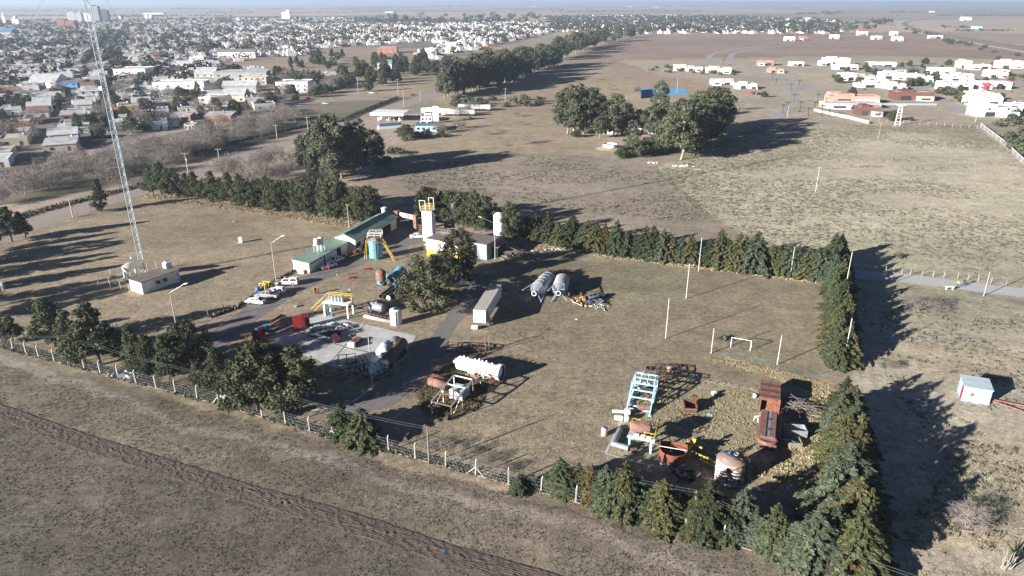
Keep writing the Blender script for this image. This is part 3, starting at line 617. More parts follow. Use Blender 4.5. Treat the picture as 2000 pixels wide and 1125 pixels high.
# ================================================================ POLES AND WIRES
POLETOP={}
def pole(px,pb,pt,label,mat=m_wood,r=.14,arms=0,key=None,group=None,armdir=0.0,armlen=1.6,extra=None,lean=0):
    x,y=G(px,pb); h=topz(px,pb,pt); t=thing('utility_pole',label,'pole',(x,y,0),armdir,group)
    b=MB(); b.tube((0,0,-.2),(lean,0,h),r,8,r*.7); b.build('pole_shaft',mat,t)
    for k in range(arms): b=MB(); b.box(0,.1,h-.45-.9*k,armlen,.10,.12); b.build('crossarm',mat,t)
    for k in range(arms):
        for s in (-1,0,1): b=MB(); b.tube((s*armlen*.45,.1,h-.34-.9*k),(s*armlen*.45,.1,h-.16-.9*k),.05,6); b.build('insulator',m_white,t)
    if extra=='transformer': b=MB(); b.tube((.35,0,h*.62),(.35,0,h*.62+.9),.3,10); b.build('transformer',m_galv,t)
    POLETOP[key or label]=Vector((x,y,h)); return t
def lamp(px,pb,pt,label,side=-1,arm=2.2,rise=1.0,ax=None,mat=m_post,group='street lamps in the yard'):
    x,y=G(px,pb); h=topz(px,pb,pt); a=ax if ax is not None else 0
    t=thing('street_lamp',label,'street lamp',(x,y,0),a,group)
    b=MB(); b.tube((0,0,-.2),(0,0,h),.13,10,.08); b.build('lamp_pole',mat,t)
    b=MB(); b.tube((0,0,h-.1),(side*arm,0,h+rise),.05,6); b.build('lamp_arm',m_galv,t)
    b=MB(); b.beam((side*(arm-.1),0,h+rise),(side*(arm+.75),0,h+rise+.18),.34,.16); b.build('lamp_head',m_white,t)
pole(146,716,655,'wooden power pole by the front fence, leftmost with the wires',key='w1'); pole(451,801,735,'wooden power pole standing by the front fence under the tall evergreens',key='w2')
pole(838,905,834,'thin wooden pole at the fence beside the bare scrub',key='w3'); pole(1352,1033,958,'pole rising between the front hedge conifers',key='w4')
e0=V(-120,640,6.5); e5=V(1960,1180,6.5)
w=thing('overhead_wires','pair of long sagging wires on the poles along the front fence','wires',(0,0,0))
kk=[e0,POLETOP['w1'],POLETOP['w2'],POLETOP['w3'],POLETOP['w4'],e5]
for a,q in zip(kk[:-1],kk[1:]):
    for off in (-.25,.3): b=MB(); wire(b,a+Vector((0,off,-.2)),q+Vector((0,off,-.2)),.7,.011); b.build('wire',m_wire,w)
lamp(540,552,474,'tall concrete lamp post by the ambulance, lamp leaning right',1,2.6,1.6); pole(682,445,398,'concrete pole behind the green roof',m_post,arms=1,armlen=.9)
lamp(345,640,571,'tall pole with side lamp near the yard corner, left of the drive',1,3.2,1.8); lamp(967,507,436,'tall grey lamp post beside the white silo, lamp leaning left',-1,3.4,1.6)
lamp(728,760,657,'tallest lamp post at the near corner of the concrete pad',-1,3.2,2.2); pole(872,607,528,'wooden pole beside the big round tree at the drive edge',m_wood,r=.13)
for px,pb,pt,ar,lb in ((1300,661,583,0,'bare white pole on the lawn left of the goal'),(1340,583,515,1,'white pole with short crossarm behind the lawn'),(1364,530,463,0,'white pole in the gap of the back hedge'),(1389,690,641,0,'white pole just left of the goal, at the grass ditch start'),(1518,712,655,0,'white pole right of the goal, on the grass ditch'),
    (1543,541,482,0,'white pole in front of the back hedge, right part'),(1646,714,622,0,'white pole rising in front of the right hedge'),(1646,590,492,0,'white pole at the back corner of the hedges'),(1921,578,530,0,'slender white pole beside the gravel road'),(1593,374,326,1,'thin pole with crossarm alone in the scrubby pasture'),(1715,272,238,1,'thin pole with crossarm before the suburb fence')):
    pole(px,pb,pt,lb,M('pale_pole',(.55,.53,.49),(.42,.40,.36)) if px<1660 else m_post,r=.11 if px<1700 else .10,arms=ar,armlen=2.2 if px==1340 else 1.8,group='bare white poles around the lawn' if px<1660 else None,key=str(px))
for px,pb,pt,ar,ex,lb in ((368,340,298,1,'transformer','pole with transformer beside the dirt road'),(143,425,388,0,None,'wooden pole between dirt road and mast field'),(542,275,243,1,None,'pole on the verge right of the bare trees'),(430,322,290,1,None,'pole behind the evergreen row, by the dirt road'),(603,265,228,1,None,'pole by the dirt road below the town'),
    (700,183,150,1,None,'tall pole at the crossing left of the petrol station'),(778,186,154,1,None,'tall pole at the crossing behind the petrol station'),(789,209,175,0,None,'pole beside the petrol station canopy'),(821,197,177,0,None,'short pole at the crossing right of the canopy'),(987,202,172,1,None,'pole right of the parked trucks'),
    (423,250,205,1,None,'tall pole on the town verge, left of two'),(452,246,218,1,None,'pole on the town verge, right of two'),(1222,212,186,0,None,'pole behind the tree clump on the old farm'),(1322,180,152,0,None,'white lamp pole at the blue sports court'),(300,150,128,1,None,'town pole beside the white hall, left'),(353,158,128,1,None,'town pole in front of the white terrace'),
    (1985,228,196,1,None,'tall pole at the bushes on the right edge'),(1537,232,205,0,None,'lamp pole at the suburb entrance'),(1905,238,228,0,None,'short lamp pole on the suburb plot')):
    pole(px,pb,pt,lb,m_post,r=.2,arms=ar,armlen=2.4,extra=ex,key=str(px)+str(pb))
# lattice pylon by the suburb fence
x,y=G(1752,246); h=topz(1752,246,206); t=thing('power_pylon','white double post pylon with ladder rungs at the suburb fence','pylon',(x,y,0))
for s in (-1,1): b=MB(); b.beam((s*1.4,0,0),(s*.8,0,h),.35); b.build('pylon_leg',m_white,t)
for k in range(7): b=MB(); f=k/7; b.beam((-1.4+.6*f,0,h*(f+.08)),(1.4-.6*f,0,h*(f+.08)),.22); b.build('rung',m_white,t)
b=MB(); b.box(0,0,h,5,.3,.3); b.build('crossarm',m_white,t)
# ================================================================ LATTICE MAST, HUT, DISHES
mx,my=G(283,541); mt=thing('lattice_mast','very tall pale lattice radio mast beside the white hut','radio mast',(mx,my,0),.25)
ml=78; w_=.62; tri=[(w_*math.cos(a),w_*math.sin(a)) for a in (PI/2,PI/2+2.094,PI/2+4.189)]
for x,y in tri: b=MB(); b.tube((x,y,0),(x,y,ml),.075,6); b.build('mast_leg',m_mast,mt)
b=MB(); z=.3; k=0
while z<ml-1:
    for i in range(3):
        p=tri[i];q=tri[(i+1)%3]; b.tube((*p,z),(*q,z),.035,4,caps=False); b.tube((*p,z),(*q,z+1.05),.035,4,caps=False) if k%2 else b.tube((*q,z),(*p,z+1.05),.035,4,caps=False)
    z+=1.05; k+=1
b.build('mast_lacing',m_mast,mt)
for z,side,kind in ((44,-1,'box'),(27,-1,'yagi'),(35,1,'bar'),(14.5,0,'bar')):
    b=MB()
    if kind=='box': b.box(-1.0,0,z,.6,.45,.9); b.build('antenna_box',m_white,mt)
    elif kind=='yagi':
        b.beam((-.5,0,z),(-3.0,0,z-.2),.07)
        for k in range(5): b.beam((-1.1-k*.42,-.5,z),(-1.1-k*.42,.5,z),.05)
        b.build('yagi_antenna',m_galv,mt)
    else: b.beam((-1.4,0,z),(1.4,0,z),.09); b.tube((-1.4,0,z-.3),(-1.4,0,z+.4),.08,6); b.build('crossarm',m_galv,mt)
for ax_,ay_ in ((-55,-18),(36,-28),(16,44)):
    b=MB()
    for z in (20,38,56,72): b.tube((0,0,z),(ax_,ay_,0),.016,3,caps=False)
    b.build('guy_wire',m_wire,mt)
    b=MB(); b.box(ax_,ay_,0,.6,.6,.5); b.build('anchor_block',m_post,mt)
# hut
P0=G(280,575);P1=G(353,549);P2=G(258,566)
a=math.atan2(P1[1]-P0[1],P1[0]-P0[0]); L=math.hypot(P1[0]-P0[0],P1[1]-P0[1]); Wd=4.6; h=2.9
t=thing('equipment_hut','white low hut with grey flat roof and stained walls below the mast','hut',(P0[0],P0[1],0),a)
b=MB(); b.box(L/2,Wd/2,0,L,Wd,h); b.build('wall',m_whitedirty,t)
b=MB(); b.box(L/2,Wd/2,h,L+.5,Wd+.5,.14); b.build('roof',m_roof,t)
for x in (3.9,5.7):
    b=MB(); b.box(x,-.3,1.35,.85,.45,.7); c=b.build('air_conditioner',m_rustp,t); b=MB(); b.tube((x,-.53,1.7),(x,-.56,1.7),.26,10); b.build('fan_grille',m_black,c)
b=MB(); b.box(-.04,1.3,0.05,.06,1.0,2.1); b.build('door',m_white,t)
x,y=G(327,522,3.05); o=MB(); c=thing('roof_cabinet','white cabinet standing on the far end of the hut roof','cabinet',(x,y,3.04),a)
b=MB(); b.box(0,0,0,1.5,1.3,1.3); b.build('cabinet_body',m_white,c); b=MB(); b.box(.2,-.2,1.3,1.0,1.4,.12,rx=.5); b.build('lid',m_whitedirty,c)
def dish(px,pb,rad,hgt,el,az,label,post=.2,mat=m_white):
    x,y=G(px,pb); t=thing('satellite_dish',label,'satellite dish',(x,y,0),az)
    b=MB(); b.tube((0,0,0),(0,0,hgt),post,10); b.build('mount_post',m_lblue,t)
    ax=Vector((math.cos(el),0,math.sin(el))); o=Vector((0,0,hgt))+ax*.15
    prof=[(rad*k/8,rad*.42*(k/8)**2) for k in range(9)]
    b=MB(); b.lathe(prof,o,ax,28); rb=[(r,z-.06) for r,z in prof]; b.lathe(rb[::-1],o,ax,28); b.lathe([(rad,rad*.42-.06),(rad,rad*.42)],o,ax,28); b.build('reflector',mat,t)
    for k in range(3):
        a=k*2.094; u=ax.cross(Vector((0,1,0))).normalized(); v=ax.cross(u); rim=o+ax*rad*.42+(u*math.cos(a)+v*math.sin(a))*rad; b=MB(); b.tube(rim,o+ax*rad*.95,.03,4); b.build('feed_strut',m_galv,t)
    b=MB(); b.tube(o+ax*rad*.88,o+ax*rad*1.08,.14,8); b.build('feed_horn',m_galv,t)
    b=MB(); b.box(0,0,0,1.2,1.2,.15); b.build('footing',m_post,t)
dish(269,546,2.6,2.9,1.05,2.4,'largest satellite dish, ribbed white, beside the lattice mast',.28)
dish(244,543,1.05,1.7,.7,.6,'middle sized white satellite dish left of the largest')
dish(225,553,.95,1.3,1.2,1.2,'small grey dish facing the sky inside the post enclosure',.1,m_galv)
x,y=G(262,549); b=MB(); b.lathe([(.9,0),(.85,.35),(.6,.7),(.0,.85)],(0,0,0),n=14); b.build('radome',m_white,label='small white dome on the ground by the dish post',cat='dome',loc=(x,y,0))
for px,py,lb,mt_ in ((470,474,'white meter box standing alone in the mast field',m_white),(3,565,'white meter box cut by the left edge',m_white),(612,414,'white panel among the evergreen row',m_white),(437,777,'white sheet panel behind the front fence',m_white)):
    x,y=G(px,py); b=MB(); b.box(0,0,0,1.0,.9,1.5); b.box(0,0,1.5,1.15,1.05,.08); b.build('meter_box',mt_,label=lb,cat='box',loc=(x,y,0),rz=.3)
# ================================================================ GREEN ROOFED BUILDING
def ridge_house(name,label,cat,org,rz,L,Wd,h,rise,mw,mr,over=.5,mono=False,parent=None):
    t=thing(name,label,cat,(org[0],org[1],0),rz) if parent is None else parent
    return t
A0=G(605,534); A1=G(762,444); ga=math.atan2(A1[1]-A0[1],A1[0]-A0[0])
gb=thing('green_roofed_building','long white building in two steps under green sheet roofs','building',(A0[0],A0[1],0),ga)
LT=math.hypot(A1[0]-A0[0],A1[1]-A0[1]); L1=LT*.44; D1=4.6; D2=6.4
print('green bld',LT,math.degrees(ga))
b=MB(); b.box(L1/2,D1/2,0,L1,D1,2.7); b.build('low_wall',m_cream,gb)
b=MB(); b.add([(-.3,-.4,2.65),(L1,-.4,2.65),(L1,D1+.3,3.1),(-.3,D1+.3,3.1),(-.3,-.4,2.8),(L1,-.4,2.8),(L1,D1+.3,3.25),(-.3,D1+.3,3.25)],[(0,3,2,1),(4,5,6,7),(0,1,5,4),(1,2,6,5),(2,3,7,6),(3,0,4,7)]); b.build('low_roof',m_green,gb)
b=MB(); b.add([(-.01,0,2.68),(-.01,D1,2.68),(-.01,D1,3.1)],[(0,2,1)]); b.build('gable',m_cream,gb)
b=MB(); b.box(-.03,D1*.5,0,.08,.5,2.8); b.box(-.04,D1/2,0,.1,D1+.02,.4); b.build('pink_stripe',m_pink,gb)
b=MB(); b.box(-.5,2.0,0,.8,1.6,1.0); b.build('outdoor_unit',m_white,gb)
L2=LT-L1; x0=L1
b=MB(); b.box(x0+L2/2,D2/2-2.2,0,L2,D2,3.3); b.build('high_wall',m_cream,gb)
yc=D2/2-2.2; hw=D2/2+.5
b=MB(); b.add([(x0-.05,-2.2,3.3),(x0-.05,D2-2.2,3.3),(x0-.05,yc,4.6)],[(0,1,2)]); b.add([(LT+.05,-2.2,3.3),(LT+.05,D2-2.2,3.3),(LT+.05,yc,4.6)],[(0,2,1)]); b.build('gable',m_white,gb)
for s in (-1,1):
    b=MB(); y1=yc+s*hw; vs=[(x0-.35,yc,4.68),(LT+.5,yc,4.68),(LT+.5,y1,3.2),(x0-.35,y1,3.2)]; vs+=[(x,y,z+.14) for x,y,z in vs]
    b.add(vs,[(0,1,2,3),(7,6,5,4),(0,4,5,1),(1,5,6,2),(2,6,7,3),(3,7,4,0)]); b.build('roof_slope',m_green2,gb)
b=MB(); b.beam((x0-.35,yc,4.86),(LT+.5,yc,4.86),.4,.1); b.build('ridge_cap',m_green,gb)
for x in (1.2,2.4,3.6,5): b=MB(); b.box(x,-.02,2.15,.7,.06,.25); b.build('vent_window',m_dark,gb)
for x,w_,hh_ in ((6.6,.5,2.6),(13.2,1.8,2.6)): b=MB(); b.box(x,-.05,0,w_,.10,hh_); b.build('garage_opening',m_glass if w_>1 else m_dark,gb)
for x in (x0+2,x0+5.2,x0+8.5): b=MB(); b.box(x,-2.22,1.1,1.1,.1,1.3); o=b.build('window',m_glass,gb); b=MB(); b.box(x,-2.26,1.0,1.3,.08,.1); b.build('sill',m_white,o)
b=MB(); b.box(x0+.9,-2.23,0,1.1,.08,2.2); b.build('door',m_dark,gb)
b=MB(); b.box(LT-6,-2.25,0,4.6,.12,2.5); b.build('porch_opening',m_dark,gb)
b=MB(); b.box(LT+.2,yc+.8,3.6,1.3,.9,2.1); b.box(LT+.2,yc+.8,5.7,1.6,1.2,.15); b.build('chimney',m_whitedirty,gb)
for k,(px,py) in enumerate(((623,500),(631,497))):
    x,y=G(px-3,py-8,3.0); t=thing('water_tank',['white roof water tank on legs, left one on the green roof','white roof water tank on legs, right one on the green roof'][k],'water tank',(x,y,3.0),ga,'water tanks on the green roof')
    for sx in (-.55,.55):
        for sy in (-.55,.55): b=MB(); b.beam((sx,sy,-.2),(sx,sy,1.9),.08); b.build('leg',m_white,t)
    b=MB(); b.box(0,0,1.9,1.4,1.4,.08); b.build('platform',m_white,t)
    b=MB(); b.lathe([(.0,0),(.72,.0),(.74,1.2),(.66,1.45),(.3,1.6),(.0,1.65)],(0,0,1.98),n=18); b.build('tank_body',m_white,t)
# ================================================================ GATE
g0=V(777,441); g1=V(813,449); gA=math.atan2(g1.y-g0.y,g1.x-g0.x); GL=(g1-g0).length
gt=thing('entrance_gate','entrance gate of two brick pillars under a white lettered beam','gate',(g0.x,g0.y,0),gA); GH=topz(777,441,413)
for x in (0,GL):
    b=MB(); b.box(x,0,0,1.1,1.1,GH); o=b.build('brick_pillar',m_rustp,gt)
    b=MB(); b.box(x,0,GH,1.5,1.5,.2); b.build('pillar_cap',m_brick,o)
b=MB(); b.box(GL/2,.35,GH-1.5,GL-1.3,.35,1.3); sb=b.build('sign_beam',m_white,gt)
b=MB()
for k in range(9): b.box(1.2+(GL-2.4)*k/8,.15,GH-1.25,.45,.04,.8)
b.build('lettering',M('faded_letter_grey',(.45,.40,.36)),sb)
for s,x in ((-1,-.7),(1,GL+.7)):
    b=MB(); 
    for z in (.4,1.0,1.7): b.beam((x,0,z),(x+s*4.5,0,z),.1)
    for k in range(6): b.beam((x+s*k*.9,0,0),(x+s*k*.9,0,1.9),.12)
    b.build('side_railing',m_brick,gt)
# ================================================================ TRAINING TOWER AND YELLOW HUT
def cage(t,x0,x1,y0,y1,z0,z1,mat,name='guard_rail',w=.08,mid=True):
    for (a,q) in (((x0,y0),(x1,y0)),((x1,y0),(x1,y1)),((x1,y1),(x0,y1)),((x0,y1),(x0,y0))):
        b=MB()
        for z in ([z1,(z0+z1)/2] if mid else [z1]): b.beam((*a,z),(*q,z),w)
        n=max(1,int(math.hypot(q[0]-a[0],q[1]-a[1])/1.2))
        for k in range(n): b.beam((a[0]+(q[0]-a[0])*k/n,a[1]+(q[1]-a[1])*k/n,z0),(a[0]+(q[0]-a[0])*k/n,a[1]+(q[1]-a[1])*k/n,z1),w)
        b.build(name,mat,t)
T0=V(827,488); tH=topz(830,488,412); print('tower h',tH)
tw=thing('training_tower','tall white training tower with cage top and grey windows','tower',(T0.x,T0.y,0),-.22)
b=MB(); b.box(1.35,1.5,0,2.7,3.0,tH); b.build('tower_wall',m_white,tw)
for k in range(4): b=MB(); b.box(1.5,-.03,tH*(.28+.19*k),1.0,.08,1.0); o=b.build('window',M('grey_shutter',(.40,.37,.37)),tw); b=MB(); b.box(1.5,-.05,tH*(.28+.19*k)-.12,1.2,.12,.1); b.build('sill',m_white,o)
b=MB(); b.box(1.35,1.5,tH,3.1,3.4,.15); b.build('top_slab',m_post,tw)
b=MB(); b.add([(2.7,.2,tH-.1),(3.9,.2,tH-1.0),(3.9,2.9,tH-1.0),(2.7,2.9,tH-.1),(2.7,.2,tH-.25),(3.9,.2,tH-1.15),(3.9,2.9,tH-1.15),(2.7,2.9,tH-.25)],[(0,1,2,3),(7,6,5,4),(0,4,5,1),(1,5,6,2),(2,6,7,3)]); b.build('side_awning',m_roof,tw)
cage(tw,-.1,2.8,-.1,1.4,tH+.15,tH+1.3,m_yellow); cage(tw,.2,2.6,1.6,3.1,tH+.15,tH+1.3,m_yellow)
for (x,y,z,w2) in ((-.2,-.2,2.9,2.6),(1.9,1.2,3.4,2.2)):
    b=MB(); b.beam((x,y,tH),(x-.25,y,tH+z),.12); b.beam((x+w2*.55,y,tH),(x+w2*.5,y,tH+z),.12); b.beam((x-.25,y,tH+z),(x+w2*.5,y,tH+z),.12); b.beam((x-.2,y+1.2,tH+z-.4),(x-.25,y,tH+z),.12); b.beam((x+w2*.5,y+1.2,tH+z-.4),(x+w2*.5,y,tH+z),.12); b.build('hoist_frame',m_white,tw)
H0=V(834,500); H1=V(898,512); hA=math.atan2(H1.y-H0.y,H1.x-H0.x); HL=(H1-H0).length; hh_=topz(834,500,466)
yh=thing('two_storey_hut','two storey container hut, white above and bright yellow below','hut',(H0.x,H0.y,0),hA); print('hut',HL,hh_)
b=MB(); b.box(HL/2,2.2,0,HL,4.4,hh_*.46); b.build('yellow_wall',m_yellow,yh)
b=MB(); b.box(HL/2,2.2,hh_*.46,HL,4.4,hh_*.54); b.build('white_wall',m_white,yh)
b=MB(); b.box(HL/2,-.03,hh_*.46-.12,HL+.1,.1,.2); b.build('floor_band',m_white,yh)
for x,z,w_,h2,mm in ((4.0,hh_*.62,1.1,1.2,m_brick),(3.2,0,1.0,2.2,m_cream)): b=MB(); b.box(x,-.04,z,w_,.08,h2); b.build('door' if z==0 else 'shutter',mm,yh)
n=int(HL/.9)
for k in range(n): b=MB(); b.box(HL*(k+.5)/n,-.015,.1,.1,.05,hh_*.42); b.build('panel_rib',m_yellow,yh)
b=MB(); b.box(2.2,2.2,hh_,4.6,4.6,.12); b.build('roof_sheet',m_roof,yh)
b=MB(); b.box(4.5+(HL-4.5)/2,2.2,hh_+.003,HL-4.5,4.6,.10); b.build('roof_sheet',m_rustp,yh)
b=MB(); b.box(7.6,3.5,0,13,7.0,hh_*.86,0); 
b.build('rear_block',M('blue_grey_sheet',(.30,.36,.38),(.22,.27,.28),1),yh,loc=(1.4,4.6,0),rz=0)  # blue-grey sheet colour over the whole block, mottled by noise
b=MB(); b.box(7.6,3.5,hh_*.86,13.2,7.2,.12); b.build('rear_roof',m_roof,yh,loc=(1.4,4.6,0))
cage(yh,1.5,6.0,5.0,9.5,hh_*.88,hh_*.88+1.1,m_galv,'roof_rail',.06)
cx,cy=G(886,478); ch=topz(886,478,398); t=thing('chimney_stack','tall dark flare stack with silver upper pipe behind the yellow hut','chimney stack',(cx,cy,0))
b=MB(); b.tube((0,0,0),(0,0,ch*.62),.55,14,.5); b.build('lower_stack',m_brownp,t); b=MB(); b.tube((0,0,ch*.62),(0,0,ch),.36,14,.34,thick=.05); b.build('upper_pipe',m_silver,t); b=MB(); b.box(-1.3,0,ch*.42,2.2,.8,.7); b.build('side_duct',m_rust,t)
S0=V(929,497); t=thing('lean_to_shed','low dark green shed with rusty pale roof right of the yellow hut','shed',(S0.x,S0.y,0),hA+.05)
b=MB(); b.box(3.2,2.5,0,6.4,5,2.9); b.build('shed_wall',M('dark_green_wall',(.03,.075,.05),(.02,.05,.035),1),t); b=MB(); b.box(3.2,2.5,2.95,7.2,5.8,.1,rx=.05); b.build('shed_roof',M('rusty_pale_sheet',(.45,.38,.32),(.26,.15,.09),1.2,lo=.4,hi=.6),t)
b=MB(); b.box(-6.2,1.6,0,6.5,4.2,3.2); b.build('side_block',M('blue_container',(.14,.30,.42),(.11,.22,.32),1),t); b=MB(); b.box(-6.2,1.6,3.2,6.9,4.6,.1); b.build('side_roof',m_roof,t)
# stair on the yellow hut end
t=thing('steel_stair','small yellow steel stair at the right end of the yellow hut','stair',(H1.x+2.0,H1.y+.6,0),hA)
for k in range(8): b=MB(); b.box(0,.3*k,.35*k+.2,.9,.28,.05); b.build('tread',m_rust,t)
for s in (-.45,.45): b=MB(); b.beam((s,0,.2),(s,2.4,3.0),.08); b.beam((s,0,1.2),(s,2.4,4.0),.06); b.beam((s,2.4,0),(s,2.4,4.0),.07); b.build('handrail',m_yellow,t)
# white silo
x,y=G(976,468); h=topz(976,468,415); t=thing('white_silo','tall white cylindrical silo behind the loose tree','silo',(x,y,0)); b=MB(); b.lathe([(1.7,0),(1.7,h*.9),(1.2,h*.97),(.0,h)],n=22); b.build('silo_shell',m_white,t)
for k in range(5): b=MB(); b.lathe([(1.73,0),(1.76,.05),(1.73,.1)],(0,0,h*.17*(k+.5)),n=22); b.build('seam_ring',m_post,t)
# ================================================================ BLUE TRAINING TANK WITH PLATFORM
x,y=G(735,504); h=topz(735,504,468); t=thing('vertical_tank','cyan vertical tank with red white platform and yellow stairs','tank',(x,y,0))
b=MB(); b.lathe([(1.75,.4),(1.75,h),(0,h+.3)],n=24); b.build('tank_shell',m_cyan,t)
b=MB(); b.tube((0,0,h-.5),(0,0,h-.3),2.2,12); b.build('platform',m_galv,t)
for k in range(10):
    a=k*.628; q=(k+1)*.628; c0=(2.1*math.cos(a),2.1*math.sin(a)); c1=(2.1*math.cos(q),2.1*math.sin(q))
    b=MB(); b.beam((*c0,h-.3),(*c0,h+.9),.09); b.beam((*c0,h+.9),(*c1,h+.9),.09); b.beam((*c0,h+.3),(*c1,h+.3),.08); b.build('guard_rail',m_yellow if k%2 else m_red,t)
cage(t,-1.6,1.8,-1.2,1.6,h+.9,h+2.1,m_white,'upper_rail',.1); b=MB(); b.box(0,0,h+.85,3.6,3.0,.1); b.build('upper_deck',m_rustp,t)
for k in range(4): a=k*PI/2+.5; b=MB(); b.beam((1.6*math.cos(a),1.6*math.sin(a),0),(1.6*math.cos(a),1.6*math.sin(a),h),.16); b.build('support_leg',m_lblue,t)
for s in (-.4,.4): b=MB(); b.beam((2.2,-.8+s,h-.4),(5.0,-2.0+s,0),.12); b.beam((2.2,-.8+s,h+.6),(5.0,-2.0+s,1.0),.08); b.build('stair_rail',m_yellow,t)
for k in range(9): f=(k+.5)/9; b=MB(); b.box(2.2+2.8*f,-.8-1.2*f,(h-.4)*(1-f),.3,.85,.05,rz=-.4); b.build('tread',m_rust,t)
b=MB()
for s in (-.25,.25): b.beam((s,-1.85,0),(s,-1.85,h+.6),.06)
for k in range(10): b.beam((-.25,-1.85,.4+k*.45),(.25,-1.85,.4+k*.45),.05)
b.build('ladder',m_galv,t)
b=MB(); b.beam((-2.4,-1.2,0),(-1.9,-.6,h),.1); b.beam((-2.9,-.9,0),(-2.3,-.4,h),.1); b.build('side_brace',m_yellow,t)
# ================================================================ VESSELS AND PIPES IN THE YARD
x,y=G(745,556); h=topz(745,556,526); t=thing('pressure_vessel','upright pink vessel on a cyan square window skirt','vessel',(x,y,0),.2)
b=MB(); b.lathe([(.0,h),(.55,h-.1),(1.15,h-.55),(1.2,h-.7),(1.2,h*.36),(1.2,h*.33)],n=20); b.build('upper_shell',m_rustp,t)
b=MB(); b.lathe([(.95,h*.33),(.95,.25)],n=16); b.box(0,-.97,.5,.9,.06,.9); b.build('skirt',m_cyan,t); b=MB(); b.box(0,-1.01,.65,.6,.06,.6); b.build('window_opening',m_dark,t)
for k in range(4): a=k*PI/2+.4; b=MB(); b.box(math.cos(a)*.9,math.sin(a)*.9,0,.25,.25,.4); b.build('foot',m_black,t)
b=MB(); b.tube((0,0,h-.1),(0,0,h+.25),.22,8); b.build('top_nozzle',m_rust,t)
c=V(776,546); d0=ang((768,556),(786,538)); t=thing('pipe_fitting','large cyan pipe fitting with branch lying on the ground','pipe fitting',(c.x,c.y,0),d0)
b=MB(); b.tube((-3.0,0,.85),(-.5,0,1.0),.75,16,.85,thick=.1,mi=1); b.tube((-.5,0,1.1),(2.6,0,1.3),1.15,18,1.25); b.build('main_pipe',(m_cyan,m_rust),t)
for xx,r_ in ((-3.0,.95),(-.6,1.05),(.9,1.4),(2.6,1.5)): b=MB(); b.tube((xx,0,1.0),(xx+.15,0,1.0),r_,18); b.build('flange',m_cyan,t) if xx>-2.9 else None
b=MB(); b.tube((-.6,.4,.9),(-1.2,3.6,.8),.75,14,.75); b.build('side_branch',m_cyan,t)
c=V(762,560); t=thing('pipe_ring','short rust rimmed pipe ring beside a blue valve','pipe ring',(c.x,c.y,0),.3); b=MB(); b.tube((0,-.3,.6),(0,.5,.6),.6,14,thick=.15,mi=1); b.build('ring',(m_rustp,m_dark),t)
b=MB(); b.tube((.9,-.4,.3),(1.5,-.2,.3),.3,10); b.tube((1.2,-.3,.3),(1.2,-.3,.8),.15,8); b.build('valve',m_blue,label='small blue valve on the ground beside the pipe ring',cat='valve',loc=(c.x,c.y,0))
for k,(px,py,lb) in enumerate(((744,583,'leftmost of three black pipes, open end rusty'),(752,584,'middle of three black pipes, open end rusty'),(759,586,'rightmost of three black pipes, white capped end'))):
    c=V(px,py); a_=ang((744,583),(766,567)); t=thing('black_pipe',lb,'pipe',(c.x,c.y,0),a_,'black pipes in the yard'); b=MB(); b.tube((0,0,.55),(5.6,0,.55),.55,16,thick=.08,mi=1); b.build('pipe_wall',(m_black,m_rust),t)
    b=MB(); b.tube((-.06,0,.55),(0,0,.55),.56,16) if k==2 else b.tube((-.05,0,.55),(0,0,.55),.60,16,thick=.1); b.build('end_cap' if k==2 else 'end_ring',m_white if k==2 else m_rustp,t)
def htank(label,pa,pb_,r,mat,z=None,cat='tank',saddles=True,dome=True,name='horizontal_tank',extra=None):
    a=V(*pa); q=V(*pb_); L=(q-a).length; rz=math.atan2(q.y-a.y,q.x-a.x); z=r+.25 if z is None else z
    t=thing(name,label,cat,(a.x,a.y,0),rz); e=r*.3 if dome else 0
    b=MB(); b.lathe([(0,-e),(r*.6,-e*.75),(r*.93,-e*.25),(r,0),(r,L),(r*.93,L+e*.25),(r*.6,L+e*.75),(0,L+e)] if dome else [(0,0),(r,0),(r,L),(0,L)],(0,0,z),(1,0,0),20); b.build('tank_shell',mat,t)
    for f in (.2,.8):
        if saddles: b=MB(); b.box(L*f,0,0,.35,r*1.5,z-r*.75); b.build('saddle',m_black,t)
    for f in (.25,.5,.75): b=MB(); b.lathe([(r+.01,-.04),(r+.035,0),(r+.01,.04)],(L*f,0,z),(1,0,0),20); b.build('weld_band',mat,t)
    return t,L,z
t,L,z=htank('silver horizontal tank behind the long grey pipe',(726,607),(750,612),.95,m_silver); b=MB(); b.tube((L*.45,0,z+.9),(L*.45,0,z+1.25),.3,10); b.build('manhole',m_silver,t)
x,y=G(774,632); h=topz(774,632,605); t=thing('vertical_tank','white upright tank with strap bands by the pad edge','tank',(x,y,0)); b=MB(); b.lathe([(1.2,0),(1.2,h),(1.1,h+.12),(0,h+.12)],n=22); b.build('tank_shell',m_white,t)
for k in range(5): b=MB(); b.lathe([(1.21,-.03),(1.25,0),(1.21,.03)],(0,0,h*(k+.5)/5),n=22); b.build('strap',m_post,t)
b=MB(); b.tube((0,0,h+.1),(0,0,h+.3),.4,12); b.build('hatch',m_dark,t); b=MB(); b.beam((.2,-1.24,.1),(.2,-1.24,h),.1); b.build('seam',m_rustp,t)
t,L,z=htank('long thin grey pipe lying before the white upright tank',(712,621),(770,634),.4,M('grey_pipe',(.42,.39,.36),(.28,.24,.21),2),z=.45,cat='pipe',saddles=False,dome=False,name='long_pipe')
a=V(717,614); q=V(765,626); t=thing('screw_auger','rusty screw auger in a trough beside the grey pipe','auger',(a.x,a.y,0),math.atan2(q.y-a.y,q.x-a.x)); L=(q-a).length
b=MB(); b.box(L/2,0,0,L,1.2,.35); b.build('trough',m_rust,t)
for k in range(7): b=MB(); b.box(L*(k+.5)/7,0,.35,.8,.9,.28,ry=.45); b.build('flight',m_rustp,t)
